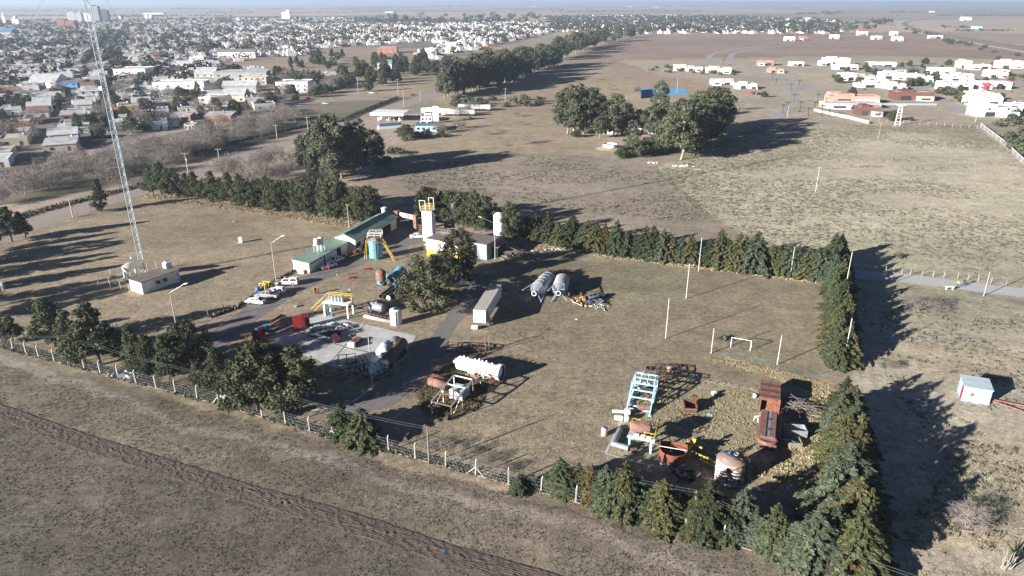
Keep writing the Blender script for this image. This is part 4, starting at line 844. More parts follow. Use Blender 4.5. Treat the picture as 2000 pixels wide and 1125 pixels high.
# yellow railed steel platform
a=V(633,617); q=V(667,617+3); rz=-.25; t=thing('steel_platform','white legged steel platform with yellow rails and small vessels','platform',(a.x,a.y,0),rz); PH=3.0
b=MB(); b.box(2.9,1.3,PH,6.0,2.8,.22); b.build('deck',m_white,t)
for x in (.2,5.6):
    for yv in (.1,2.5): b=MB(); b.beam((x,yv,0),(x,yv,PH),.3); b.build('leg',m_white,t)
cage(t,0,5.8,1.9,2.7,PH+.2,PH+1.5,m_yellow)
for s in (0,.9): b=MB(); b.beam((0,.7+s,PH+.1),(-3.2,.2+s,0),.14); b.beam((0,.7+s,PH+1.2),(-3.2,.2+s,1.1),.09); b.build('stair_rail',m_yellow,t)
for k in range(9): f=(k+.5)/9; b=MB(); b.box(-3.2*f,1.15-.5*f,PH*(1-f),.3,.9,.05,rz=.15); b.build('tread',m_rust,t)
for k in range(4): b=MB(); b.tube((1.9+.75*k,.9,PH+.22),(1.9+.75*k,.9,PH+1.5),.3,10); b.build('filter_vessel',m_galv,t)
for k,(px,py) in enumerate(((634,613),(643,615),(648,616))):
    x,y=G(px,py); t=thing('pipe_stand',['cyan pipe stand left under the steel platform','cyan pipe stand middle under the steel platform','cyan pipe stand right under the steel platform'][k],'pipe stand',(x,y,0),0,'cyan pipe stands'); b=MB(); b.tube((0,0,0),(0,0,1.9),.12,8); b.build('stand_pipe',m_cyan,t); b=MB(); b.box(0,0,0,.7,.7,.1); b.box(0,0,1.9,.6,.6,.12); b.build('flange',m_cyan,t)
# ================================================================ WHITE BOX TRAILER
a=V(927,641); q=V(965,575); a_=G(925+1,637); 
n0=Vector((*G(925,636.5),0)); n1=Vector((*G(952,641),0)); wd=2.6
tr0=V(937,640); rz=ang((939,640),(972,584)); LT_=14.6
t=thing('semi_trailer','long white box semi trailer parked beside the drive','trailer',(tr0.x,tr0.y,0),rz)
m_tr=M('dirty_white_trailer',(.78,.76,.70),(.55,.50,.43),1.1,lo=.5,hi=.75,detail=9)
b=MB(); b.box(LT_/2,0,1.15,LT_,wd,2.75); b.build('box_body',m_tr,t)
b=MB(); b.box(LT_/2,0,3.9,LT_+.06,wd+.06,.06); b.build('roof',M('grey_trailer_roof',(.45,.41,.37),(.36,.33,.29),1),t)
for k in range(1,9):
    for s in (-1,1): b=MB(); b.box(LT_*k/9,s*(wd/2+.012),1.2,.06,.03,2.6); b.build('panel_rib',m_tr,t)
for s in (-1,1):
    b=MB(); b.box(-.03,s*wd/4,1.2,.06,wd/2-.06,2.6); b.build('rear_door',m_tr,t)
    for xx in (LT_-3.0,LT_-1.7):
        b=MB(); b.tube((xx,s*.75,.5),(xx,s*1.25,.5),.5,14); o=b.build('wheel',m_tyre,t); b=MB(); b.tube((xx,s*1.24,.5),(xx,s*1.28,.5),.26,10); b.build('rim',m_post,o)
    b=MB(); b.beam((3.0,s*.8,0),(3.0,s*.8,1.15),.18); b.build('landing_leg',m_black,t)
b=MB(); b.box(9,-wd/2-.03,1.3,1.6,.06,2.4); b.build('side_door',m_tr,t)
b=MB(); b.beam((1.8,-wd/2-.5,.1),(1.1,-wd/2-.05,2.9),1.5,.1); b.build('leaning_panel',m_galv,t)
b=MB(); b.tube((-.9,.2,.45),(-.9,1.4,.45),.45,14); b.build('white_drum',m_white,label='white drum lying at the rear of the white trailer',cat='drum',loc=(tr0.x,tr0.y,0),rz=rz)
# ================================================================ TWO LYING SILOS
def silo(label,pa,pb_,r):
    a=V(*pa); q=V(*pb_); L=(q-a).length; rz=math.atan2(q.y-a.y,q.x-a.x); t=thing('fallen_silo',label,'silo',(a.x,a.y,0),rz,'grey silos lying on the grass'); z=r+.1
    b=MB(); b.lathe([(.45,0),(.5,.5),(r*.97,2.3),(r,2.4),(r,L),(r*.8,L+.35),(0,L+.5)],(0,0,z),(1,0,0),22); b.build('silo_shell',m_silver,t)
    b=MB(); b.tube((-.15,0,z),(.1,0,z),.58,16,thick=.12,mi=1); b.tube((.02,0,z),(.06,0,z),.45,14,m=1); b.build('outlet_ring',(m_white,m_dark),t)
    for k in range(5): b=MB(); b.lathe([(r+.01,-.05),(r+.06,0),(r+.01,.05)],(2.6+(L-2.8)*k/4.2,0,z),(1,0,0),22); b.build('hoop',m_white,t)
    for k in range(4):
        an=k*PI/2+.6; cy,cz=math.cos(an)*r,math.sin(an)*r; ex=cy*1.5; ez=z+cz*1.1
        b=MB(); b.beam((2.6,cy,z+cz),(-1.6,ex,max(.1,ez)),.16); b.beam((.6,cy*.5,z+cz*.5),(-1.2,ex*.97,max(.15,ez)),.08); b.build('support_leg',m_lblue,t)
silo('left silver grey silo lying with its cone towards us',(1043,588),(1071,558),1.75); silo('right silver grey silo lying with its cone towards us',(1090,587),(1098,561),1.7)
# ================================================================ VEHICLES
m_cw=M('car_white',(.80,.80,.80),(.74,.74,.74),1,rough=.25,spec=.6); m_cg=M('car_grey',(.42,.43,.42),(.38,.39,.38),1,rough=.3,metal=.3)
m_cred=M('car_red',(.45,.03,.04),(.38,.03,.03),1,rough=.3); m_mag=M('car_maroon',(.12,.03,.04),(.08,.022,.03),1,rough=.3)
def side(b,prof,y0,y1,m=0):
    n=len(prof); vs=[(x,y0,z) for x,z in prof]+[(x,y1,z) for x,z in prof]
    b.add(vs,[tuple(range(n)),tuple(range(2*n-1,n-1,-1))]+[(i,n+i,n+(i+1)%n,(i+1)%n) for i in range(n)],m)
def car(kind,label,px,py,rz,mat,group=None,stripes=None,cat='car',cap=False,parked=None):
    x,y=G(px,py); t=thing('parked_car' if kind!='pickup' else 'pickup_truck',label,cat,(x,y,0),rz,group)
    if kind=='pickup':
        L,W_=5.3,1.85; body=[(-2.65,.45),(2.6,.45),(2.65,.75),(2.5,1.0),(1.15,1.12),(-2.65,1.12)]; cab=((-.95,1.15,.82),(-.7,.55,.66)); zt=1.80
        if cap: cab=((-2.6,1.15,.82),(-2.5,.55,.68))
    elif kind=='hatch': L,W_=4.0,1.72; body=[(-2.0,.35),(2.0,.35),(2.05,.6),(1.85,.82),(1.0,.95),(-1.95,.98),(-2.05,.6)]; cab=((-1.95,1.1,.80),(-1.6,.35,.62)); zt=1.52
    else: L,W_=4.4,1.75; body=[(-2.2,.35),(2.15,.35),(2.2,.6),(2.0,.82),(1.0,.95),(-1.3,.98),(-2.1,.92),(-2.25,.6)]; cab=((-1.6,1.1,.82),(-.9,.4,.62)); zt=1.45
    b=MB(); side(b,body,-W_/2,W_/2); bo=b.build('body',mat,t)
    zb=.95 if kind!='pickup' else 1.1
    (x0,x1,wb),(u0,u1,wt)=cab
    b=MB(); b.add([(x0,-wb,zb),(x1,-wb,zb),(x1,wb,zb),(x0,wb,zb),(u0,-wt,zt),(u1,-wt,zt),(u1,wt,zt),(u0,wt,zt)],[(4,5,6,7),(0,1,5,4),(1,2,6,5),(2,3,7,6),(3,0,4,7)]); cb=b.build('cabin',mat,t)
    # panes just proud of the cabin
    lerp=lambda a,q,t_:tuple(a[i]+(q[i]-a[i])*t_ for i in range(3))
    def pane(p0,p1,p2,p3,nm,off):
        c=[lerp(lerp(p0,p1,.10),lerp(p3,p2,.10),.14),lerp(lerp(p0,p1,.90),lerp(p3,p2,.90),.14),lerp(lerp(p0,p1,.88),lerp(p3,p2,.88),.86),lerp(lerp(p0,p1,.12),lerp(p3,p2,.12),.86)]
        b=MB(); c=[(q[0]+off[0],q[1]+off[1],q[2]+off[2]) for q in c]; b.add(c+[(q[0]-off[0],q[1]-off[1],q[2]-off[2]) for q in c],[(0,1,2,3),(7,6,5,4),(0,4,5,1),(1,5,6,2),(2,6,7,3),(3,7,4,0)]); b.build(nm,m_glass,cb)
    B=[(x0,-wb,zb),(x1,-wb,zb),(x1,wb,zb),(x0,wb,zb)];T=[(u0,-wt,zt),(u1,-wt,zt),(u1,wt,zt),(u0,wt,zt)]
    pane(B[1],B[2],T[2],T[1],'windscreen',(.02,0,.01)); pane(B[3],B[0],T[0],T[3],'rear_window',(-.02,0,.01))
    for s,(i,j) in ((-1,(0,1)),(1,(3,2))):
        mB=lerp(B[i],B[j],.5);mT=lerp(T[i],T[j],.5)
        pane(B[i],mB,mT,T[i],'side_window',(0,.02*s,0)); pane(mB,B[j],T[j],mT,'side_window',(0,.02*s,0))
    for sx in (-.31,.31):
        for sy in (-1,1):
            r_=.33 if kind!='pickup' else .40; b=MB(); b.tube((L*sx,sy*(W_/2-.2),r_),(L*sx,sy*(W_/2+.02),r_),r_,14); o=b.build('wheel',m_tyre,t); b=MB(); b.tube((L*sx,sy*(W_/2+.01),r_),(L*sx,sy*(W_/2+.04),r_),r_*.6,10); b.build('rim',m_galv,o)
    for sy in (-1,1):
        b=MB(); b.box(L/2-.03,sy*(W_/2-.3),.62,.12,.36,.16); b.build('headlight',m_galv,t); b=MB(); b.box(-L/2-.02,sy*(W_/2-.22),.68,.10,.24,.18); b.build('tail_light',m_cred,t)
    if kind=='pickup' and not cap: b=MB(); b.box(-1.75,0,1.10,1.55,1.5,.03); b.build('cargo_bed',m_black,t)
    if stripes:
        for sy in (-1,1):
            for k in range(7): b=MB(); b.beam((-1.9+k*.5,sy*(W_/2+.012),.55),(-1.65+k*.5,sy*(W_/2+.012),1.02),.02,.16); b.build('stripe',m_cred,t)
        b=MB(); b.box(0,0,1.80,.3,1.1,.14); b.build('light_bar',m_cred,t)
        b=MB(); b.box(1.8,0,1.085,.9,1.3,.02,ry=.07); b.build('bonnet_mark',m_cred,t)
    return t
ca0=ang((517,592),(484,589))
car('sedan','white sedan nearest in the row of parked cars',500,592,ca0,m_cw,'cars parked at the yard corner'); car('pickup','grey pickup between two white cars',523,581,ca0+.05,m_cg,'cars parked at the yard corner'); car('hatch','white hatchback behind the grey pickup',541,572,ca0+.05,m_cw,'cars parked at the yard corner')
car('pickup','white pickup with red hatched stripes and a canopy by the lamp post',561,556,ca0+.22,m_cw,None,True,'ambulance',True)
car('pickup','white and red pickup in the tree shade beside the drive',905,557,ang((922,556),(888,559)),m_cw,None,True,'pickup')
car('sedan','white car nearest the end wall of the green roofed building',641,523,ang((655,517),(628,525)),m_cw,'white cars by the long wall'); car('sedan','white car farther along the long building wall',656,512,ang((668,505),(646,513)),m_cw,'white cars by the long wall')
car('sedan','dark pink car in the shade of the high green roof',722,481,ga+.1,m_mag); car('sedan','white car beside the foot of the training tower',816,465,.2,m_cw); car('sedan','pale car under the trees behind the gate',766,428,.5,m_cg)
car('hatch','white van on the town street at the left edge',6,350,ang((0,350),(20,345)),m_cw,None,None,'van'); car('sedan','dark red car on the crossing behind the petrol station',807,187,.3,m_cred); car('sedan','white car at the left of the crossing',726,183,.15,m_cw)
car('hatch','silver van parked before the walled lot below the town',635,204,.3,m_cw,None,None,'van'); car('sedan','red car in the walled lot below the town',600,193,.2,m_cred); car('sedan','dark car by the suburb bushes at right',1884,203,2.9,m_black)
# trailer boat with orange load
x,y=G(690,501); rz=ga-.35; t=thing('flat_trailer','low yellow edged trailer loaded with orange bags by the wall','trailer',(x,y,0),rz)
b=MB(); b.box(0,0,.6,6.0,2.0,.3); b.build('deck',m_rust,t)
for s in (-1,1):
    b=MB(); b.box(.5,s*1.02,.55,5.0,.08,.4); b.build('side_rail',m_yellow,t)
    for xx in (1.4,2.2): b=MB(); b.tube((xx,s*.8,.4),(xx,s*1.08,.4),.4,12); b.build('wheel',m_tyre,t)
for k,(xx,yy,mm) in enumerate(((1.5,.2,m_red),(.4,-.3,m_brownp),(-1.0,.3,m_red),(2.3,.3,m_white))): b=MB(); b.lathe([(0,0),(.6,.1),(.5,.55),(0,.7)],(xx,yy,.9),n=10); b.build('load_bag',mm,t)
# ================================================================ PEOPLE
def person_mesh(name,top,legs,pose=0):
    """one continuous skinned figure, 1.75 m, facing +x"""
    J=[(0,0,.95),(0,0,1.18),(0,0,1.42),(.01,0,1.52),(.03,0,1.66),  # pelvis chest neck head
       (0,.10,.92),(.03,.11,.5),(0,.12,.08),(.14,.13,.04), (0,-.10,.92),(-.02+.12*(pose==1),-.11,.5),(-.06+.1*(pose==1),-.12,.08),(.10,-.13,.04),
       (0,.19,1.42),(.02,.25,1.14),(.12,.22,.90),(0,-.19,1.42),(.04+.12*(pose==2),-.25,1.14),(.18+.12*(pose==2),-.20,.98)]
    E=[(0,1),(1,2),(2,3),(3,4),(0,5),(5,6),(6,7),(7,8),(0,9),(9,10),(10,11),(11,12),(2,13),(13,14),(14,15),(2,16),(16,17),(17,18)]
    RD=[.15,.15,.13,.06,.105,.09,.065,.05,.045,.09,.065,.05,.045,.075,.05,.038,.075,.05,.038]
    me=bpy.data.meshes.new(name); me.from_pydata(J,E,[]); o=bpy.data.objects.new(name,me); C.objects.link(o)
    md=o.modifiers.new('s','SKIN'); 
    for i,v in enumerate(me.skin_vertices[0].data): v.radius=(RD[i],RD[i]); v.use_root=(i==0)
    o.modifiers.new('u','SUBSURF').levels=1
    dg=bpy.context.evaluated_depsgraph_get(); m2=bpy.data.meshes.new_from_object(o.evaluated_get(dg)); bpy.data.objects.remove(o)
    m2.materials.clear()
    for mm in (legs,top,M('skin',(.45,.27,.19),(.40,.24,.17)),m_black): m2.materials.append(mm)
    for p in m2.polygons:
        c=p.center; p.material_index=3 if c.z<.08 or (c.z>1.70) or (c.z>1.62 and c.x<.0) else (2 if c.z>1.50 or (c.z<.98 and abs(c.y)>.17 and c.z>.8) else (1 if c.z>.98 else 0)); p.use_smooth=True
    return m2
m_or=M('orange_cloth',(.75,.13,.03),(.62,.10,.03),4); m_rc=M('red_cloth',(.62,.03,.025),(.5,.03,.02),4); m_jean=M('dark_trousers',(.04,.045,.07),(.03,.03,.04),4); m_beige=M('beige_trousers',(.35,.29,.21),(.28,.23,.17),4); m_yc=M('yellow_cloth',(.75,.50,.05),(.6,.4,.05),4)
PM={'or':person_mesh('person_body',m_or,m_or),'ordk':person_mesh('person_body',m_or,m_jean,1),'red':person_mesh('person_body',m_rc,m_rc,2),'dk':person_mesh('person_body',m_jean,m_beige),'bl':person_mesh('person_body',m_black,m_black),'ye':person_mesh('person_body',m_yc,m_jean,1),'rid':person_mesh('person_body',m_jean,m_jean,2)}
def person(px,py,k,label,rz=0,z=0):
    x,y=G(px,py); o=link('person',PM[k],None,label,'person'); o.location=(x,y,z); o.rotation_euler=(0,0,rz); return o
person(613.5,575,'or','person in bright orange overalls, left of the group on the grass',.3); person(617,574,'bl','person dressed in black between two orange ones',-.4); person(622,574,'ordk','person in orange jacket at the right of the group on the grass',3.0)
person(659,541,'dk','lone person in dark top and beige trousers on the drive edge',1.2); person(642,527,'red','person in red standing before the nearest white car',1.0); person(656,518,'red','person in red between the two white cars',.2); person(678,507,'red','person in red beside the loaded trailer',2.0)
person(1869,561,'ye','pedestrian in yellow top on the gravel road',.4)
person(1881,559,'rid','cyclist in dark clothes on the gravel road',.2,.25)
x,y=G(1881,560); t=thing('bicycle','dark bicycle under the rider on the gravel road','bicycle',(x,y,0),.2)
for s in (-.52,.52): b=MB(); b.lathe([(.33,-.02),(.36,0),(.33,.02)],(s,0,.35),(0,1,0),16); b.build('wheel',m_black,t)
for p,q in (((-.52,0,.35),(-.1,0,.75)),((-.1,0,.75),(.42,0,.8)),((.42,0,.8),(.52,0,.35)),((-.1,0,.35),(-.1,0,.9)),((-.1,0,.35),(.42,0,.8))): b=MB(); b.tube(p,q,.025,5); b.build('frame_tube',m_blue,t)
x,y=G(1854,566); t=thing('white_bench','white bench at the near edge of the gravel road','bench',(x,y,0),-.1); b=MB(); b.box(0,0,.75,1.9,.55,.1); b.build('seat',m_white,t)
for s in (-.7,.7): b=MB(); b.box(s,0,0,.12,.4,.75); b.build('leg',m_cream,t)
# cloths
for px,py,mm,lb,r_ in ((718,526,m_red,'red cloth lying on the grass, nearer the cyan tank',1.0),(687,543,m_red,'red cloth lying on the grass, nearer the drive',.9),(641,577,m_cyan,'light blue cloth on the grass beside the steel platform',1.1),(1386,811,m_lblue,'small blue rag on the straw grass by the rusty skip',.5),(682,566,m_white,'tiny white bag on the grass above the platform',.35),(1126,624,m_white,'small white block alone on the lawn',.3),(635,852,m_white,'white plastic bag caught at the fence foot',.35),(866,1077,m_blue,'tiny blue scrap lying in the furrows',.3)):
    x,y=G(px,py); b=MB(); n=9; b.prism([(r_*(1+.35*math.sin(k*2.3))*math.cos(k*6.283/n),.8*r_*(1+.3*math.cos(k*3.1))*math.sin(k*6.283/n)) for k in range(n)],.01,.06+.10*r_); b.build('cloth',mm,label=lb,cat='cloth',loc=(x,y,.0))
# yellow trestles and drum
for k,(px,py) in enumerate(((514,567),(522,563))):
    x,y=G(px,py); t=thing('trestle',['yellow A shaped trestle beside the blue drum','yellow A shaped trestle nearer the ambulance'][k],'trestle',(x,y,0),ca0,'yellow trestles')
    for s in (-.9,.9):
        for u in (-.8,.8): b=MB(); b.beam((s,u,0),(s*.6,0,1.7),.18); b.build('leg',m_yellow,t)
    b=MB(); b.beam((-.9,0,1.7),(.9,0,1.7),.2); b.build('top_beam',m_yellow,t)
x,y=G(504,570); b=MB(); b.lathe([(0,0),(.5,0),(.52,.6),(.5,1.2),(0,1.22)],n=14); b.build('drum',m_blue,label='blue drum beside the yellow trestles',cat='drum',loc=(x,y,0))
for px,py,lb in ((955,503,'blue bin left of the lamp post foot on the grass'),(994,492,'blue bin beside the brush heap')): x,y=G(px,py); b=MB(); b.lathe([(0,0),(.4,0),(.45,1.0),(0,1.02)],n=12); b.build('bin',m_blue,label=lb,cat='bin',loc=(x,y,0))
# ================================================================ CONCRETE PAD
for k,(px,py,w_,h_,rz,lb) in enumerate(((583,645,1.7,3.0,.35,'red training panel, left of the upright pair on the pad'),(598,638,1.5,2.9,.35,'dark red training panel, right of the upright pair on the pad'),(512,661,1.2,2.4,.3,'dark red upright panel by the blue barrels'),(501,668,1.2,2.4,.3,'dark red upright panel half hidden behind the tall evergreens'))):
    x,y=G(px,py); t=thing('training_screen',lb,'screen',(x,y,0),rz,'red training panels'); b=MB(); b.box(0,0,.1,w_,.14,h_); b.build('panel_face',m_red if k==0 else M('dark_red_paint',(.22,.02,.03),(.16,.02,.02),2),t)
    for s in (-1,1): b=MB(); b.box(s*w_/2,.25,.05,.10,.6,h_*.95); b.build('side_fin',m_red,t); b=MB(); b.beam((s*w_/2,-1.2,.05),(s*w_/2,1.2,.05),.15); b.build('foot',m_rustp,t)
x,y=G(530,642); t=thing('tilted_ramp','long pinkish steel ramp tilted on thin legs at the pad edge','ramp',(x,y,0),ang((515,645),(550,628)))
b=MB(); b.box(0,0,1.1,7.5,1.4,.15,ry=-.12); b.build('ramp_deck',m_rustp,t)
for xx,hh2 in ((-2.5,.8),(2.5,1.6)):
    for s in (-.6,.6): b=MB(); b.beam((xx,s,0),(xx,s,hh2),.12); b.build('leg',m_wood,t)
for k,(px,py) in enumerate(((500,660),(504,658),(509,656),(516,652),(474,690),(482,689),(490,687))):
    x,y=G(px,py); z0=1.3 if k<4 else 0; b=MB(); b.tube((0,0,.4+z0),(1.1,.4,.4+z0),.42,14); b.build('barrel',m_blue if k<4 else m_lblue,label=['blue barrel, first from left behind the red panels','blue barrel, second from left behind the red panels','blue barrel, third from left behind the red panels','blue barrel, rightmost behind the red panels','pale blue barrel, left one beside the tall evergreens','pale blue barrel, middle one beside the tall evergreens','pale blue barrel, right one beside the tall evergreens'][k],cat='barrel',group='barrels left of the pad',loc=(x,y,0))
x,y=G(508,660); b=MB(); b.box(0,0,1.15,7,.9,.12,rz=.35)
for s in (-2.6,0,2.6): b.beam((s*math.cos(.35),s*math.sin(.35),0),(s*math.cos(.35),s*math.sin(.35),1.2),.15)
b.build('barrel_rack',m_rust,label='low rusty rack carrying four blue barrels',cat='rack',loc=(x,y,0))
def wreck(label,px,py,rz,mat,kind=0,boot=None):
    x,y=G(px,py); t=thing('car_wreck',label,'car wreck',(x,y,0),rz,'burnt out and stripped cars on the pad'); t.scale=(.78,.8,.82)
    jl=lambda v:v+rng.normal()*.06
    b=MB(); side(b,[(jl(-2.1),.25),(jl(2.1),.25),(2.15,jl(.6)),(1.1,jl(.85)),(-1.2,jl(.9)),(-2.15,jl(.75))],-.82,.82); b.build('body_shell',mat,t)
    for s in (-1,1):
        for x0,x1 in ((-1.2,-.8),(0.0,.0),(.95,.45)): b=MB(); b.beam((x0,s*.76,.85),(x1,s*.62,jl(1.32)),.10); b.build('pillar',mat,t)
    b=MB(); b.box(-.2,0,1.30,1.4,1.3,.05,rx=rng.normal()*.06,ry=rng.normal()*.06) 
    if kind!=1: b.build('roof_panel',mat,t)
    b=MB(); b.box(-.1,0,.75,1.9,1.4,.12); b.build('burnt_interior',m_black,t)
    b=MB(); b.box(1.5,0,.84,1.1,1.5,.05,ry=rng.normal()*.2); b.build('bonnet',boot or mat,t)
    for sx in (-1.3,1.3):
        for sy in (-1,1): b=MB(); b.tube((sx,sy*.62,.3),(sx,sy*.84,.3),.3,12); b.build('wheel_hub',m_black,t)
    return t
m_wk=M('scorched_white',(.66,.67,.66),(.10,.085,.075),1.6,lo=.5,hi=.66,detail=8); m_wk2=M('scorched_cream',(.42,.38,.30),(.06,.05,.045),1.4,lo=.42,hi=.62,detail=8)
m_wr=M('burnt_orange_rust',(.30,.11,.055),(.10,.05,.035),2.2,detail=9)
wreck('white car wreck rearmost in the cluster on the pad',622,646,.15,m_wk); wreck('blackened open engine wreck at the left of the cluster',618,656,.1,M('sooty_blue',(.10,.14,.18),(.03,.03,.03),2),1); wreck('cream scorched wreck in the middle of the cluster',641,650,.4,m_wk2); wreck('white crumpled wreck at the top of the cluster',649,640,.8,m_cw); wreck('white wreck with flat bonnet at the right of the cluster',663,646,.55,m_wk,0,m_cw)
wreck('dark maroon wreck below the cluster, alone on the pad',656,665,-1.0,m_mag); wreck('dark blue wreck squeezed between cream and maroon ones',650,655,.2,M('dark_blue_wreck',(.03,.05,.10),(.02,.02,.03),2),1)
t=wreck('rusty burnt station wagon with a white box rear, alone on the pad',695,671,ang((688,680),(706,662)),m_wr,1); b=MB(); b.box(-2.35,0,.3,.9,1.65,1.05); b.build('white_rear',m_white,t)
htank('white open ended cylinder behind the long brown tanker',(765,694),(777,681),1.25,m_silver,saddles=True,dome=False); t,L,z=htank('pale domed tank lying left of the long brown tanker',(748,705),(759,690),1.3,M('pale_blue_tank',(.55,.62,.68),(.42,.48,.53),1),saddles=True); b=MB(); b.tube((L*.5,0,z+1.2),(L*.5,0,z+1.6),.35,10); b.build('manhole',m_galv,t)
t,L,z=htank('long dark brown tanker barrel with a pale rusty end at the pad edge',(752,726),(788,684),1.0,m_brownp,z=1.7); b=MB(); b.lathe([(0,-.42),(.62,-.33),(.94,-.14),(1.01,.03)],(0,0,z),(1,0,0),20); b.build('end_dome',m_rustw,t)
for xx in (L*.7,L*.85):
    for s in (-1,1): b=MB(); b.tube((xx,s*.6,.5),(xx,s*1.05,.5),.5,12); b.build('wheel',m_tyre,t)
x,y=G(728,734); b=MB(); b.lathe([(0,0),(.75,0),(.75,1.9),(0,1.95)],n=16); b.build('drum',m_lblue,label='pale blue upright drum at the near corner of the pad',cat='drum',loc=(x,y,0))
def frame_junk(label,px,py,L,W_,H,rz,mat,n=3,seed=1,cat='steel frame',w=.1,brk=.25):
    rs=random.Random(seed); x,y=G(px,py); t=thing('scrap_rack',label,cat,(x,y,0),rz)
    for i in range(n+1):
        f=-L/2+L*i/n
        for s in (-1,1): b=MB(); b.beam((f,s*W_/2,0),(f+rs.uniform(-brk,brk),s*W_/2,H),w); b.build('upright',mat,t)
        b=MB(); b.beam((f,-W_/2,H),(f,W_/2,H),w); b.build('cross_bar',mat,t)
    for s in (-1,1):
        for z in (.1,H): b=MB(); b.beam((-L/2,s*W_/2,z),(L/2,s*W_/2,z),w); b.build('long_bar',mat,t)
    for i in range(n): b=MB(); b.beam((-L/2+L*i/n,-W_/2,.1),(-L/2+L*(i+1)/n,-W_/2,H),w*.7); b.build('diagonal',mat,t)
    return t
frame_junk('black house shaped steel frame, left one on the shaded pad',679,716,3.2,2,2.0,.2,m_black,2,1); frame_junk('dense black steel rack in the middle of the shaded pad',697,722,3.6,2.2,2.2,.5,m_black,4,2); frame_junk('low rusty black frame beside the pale drum',716,730,3,2,1.5,.9,m_rust,3,3); frame_junk('low dark frame lying under the front of the long brown tanker',748,735,3.6,1.6,.9,.7,m_black,3,4)
def pile(label,px,py,L,W_,H,n,mats,seed,cat='junk pile',sz=(.8,.3),kind='stick'):
    rs=random.Random(seed); x,y=G(px,py); t=thing('junk_pile',label,cat,(x,y,0))
    for i in range(n):
        a=rs.uniform(0,6.28); q=rs.random()**.5; cx,cy=math.cos(a)*q*L/2,math.sin(a)*q*W_/2; z=H*(1-q)*rs.uniform(.2,1); b=MB(); ln=sz[0]*rs.uniform(.5,1.6)
        if kind=='stick' or (kind=='mix' and i%2): an=rs.uniform(0,6.28); b.beam((cx-math.cos(an)*ln,cy-math.sin(an)*ln,z),(cx+math.cos(an)*ln,cy+math.sin(an)*ln,z+rs.uniform(0,.5)),sz[1]*.5)
        else: b.box(cx,cy,z,ln,sz[1]*rs.uniform(1,3),sz[1]*rs.uniform(.4,1.5),rz=rs.uniform(0,3),rx=rs.uniform(-.4,.4),ry=rs.uniform(-.4,.4))
        b.build('scrap_piece',mats[i%len(mats)],t)
    return t
pile('yellow posts and planks lying in the shade below the pad',640,733,5,3,.6,12,[m_yellow,m_rust,m_wood],3); pile('row of thin stakes standing in grass below the pad',690,745,9,4,1.2,26,[m_wood,m_post,m_black],5,'stakes',(.7,.14))
pile('heap of broken concrete and tubing at the front fence under the evergreens',246,733,7,3,1.6,50,[m_galv,m_post,m_black,m_wood],8,sz=(.8,.3),kind='mix')
pile('grey brush and branch heap beside the white silo',1008,503,9,6,2.4,110,[m_twig,m_wood,m_post],12,'brush heap',(1.2,.16)); pile('scatter of white posts before the back hedge, left end',1070,490,12,3,.6,14,[m_post,m_white],13,'rubble',(.6,.25),'mix')
pile('mixed scrap of yellow crates and planks right of the silos',1133,592,4.5,4,1.8,34,[m_wood,m_rust,m_yellow,m_wood,m_rust,m_post],21,sz=(.8,.35),kind='mix'); pile('scrap heap of dark sheets and boards right of the yellow crates',1155,590,6,5,1.4,38,[m_black,m_wood,m_blue,m_rustp],22,sz=(1.0,.3),kind='mix'); pile('pale plank and pipe scatter at the right end of the scrap',1170,597,5.5,3,.6,30,[m_white,m_post,m_wood],23,sz=(1.1,.22))
x,y=G(1184,578); b=MB(); b.box(0,0,0,2.4,1.6,.15,rz=.4,ry=.5); b.box(-1.4,-1.0,0,1.6,1.3,1.0,rz=.3); b.build('dark_crate',m_black,label='dark open crate and lid at the far end of the scrap heap',cat='crate',loc=(x,y,0))
x,y=G(1122,583); b=MB(); b.box(0,0,0,3.2,1.0,.5); b.box(-1.4,0,.5,.5,.8,1.0); b.box(1.4,0,.5,.5,.8,1.0); b.build('old_machine',m_rust,label='rusty twin ended machine base in the silo shadow',cat='machine part',loc=(x,y,0),rz=-.1)
# ================================================================ MIDDLE OF THE LAWN: WHITE BOILER, RUSTY TANKS, FRAMES
t,L,z=htank('long peeling white boiler lying on the grass, open ring towards right',(897,722),(975,741),1.25,m_whitedirty,z=1.5,saddles=False,cat='boiler',name='lying_boiler')
b=MB(); b.tube((L-.2,0,z),(L+.5,0,z),1.5,20,thick=.22,mi=1); b.build('end_flange',(m_white,m_dark),t); b=MB(); b.tube((-.9,0,z+.3),(-.2,0,z),.55,14,.75); b.build('nose_cone',m_rustw,t)
for k,(f,hh2) in enumerate(((.12,.8),(.22,.5),(.4,.6),(.5,1.0),(.58,.7),(.68,.9),(.82,.5))): b=MB(); b.tube((L*f,.2,z+1.1),(L*f,.3,z+1.1+hh2*.5),.16,8); b.build('nozzle',m_white,t)
for k in range(9): b=MB(); b.box(L*.55+(k%5)*.55,-1.24-.0,z-.3+.45*(k//5),.3,.05,.22); b.build('patch_mark',m_black,t)
for f in (.3,.8): b=MB(); b.box(L*f,0,0,.5,1.6,.6); b.build('leg',m_white,t)
htank('front one of two rusty orange cylinders in the weeds',(840,752),(874,762),.8,m_rustp,z=.8,saddles=False,dome=False); htank('rear one of two rusty orange cylinders in the weeds',(845,745),(872,752),.75,m_rust,z=.8,saddles=False,dome=False)
x,y=G(885,792); rz=ang((862,790),(893,760)); t=thing('pipe_gantry','rusty and white open steel frame with pipework standing in weeds','steel frame',(x,y,0),rz); FL,FW,FH=7.5,3.6,3.4
for xx in (-FL/2,0,FL/2):
    for s in (-1,1): b=MB(); b.beam((xx,s*FW/2,0),(xx,s*FW/2,FH*(.7+.3*(xx+FL/2)/FL)),.16); b.build('upright',m_rustw if s>0 else m_rustp,t)
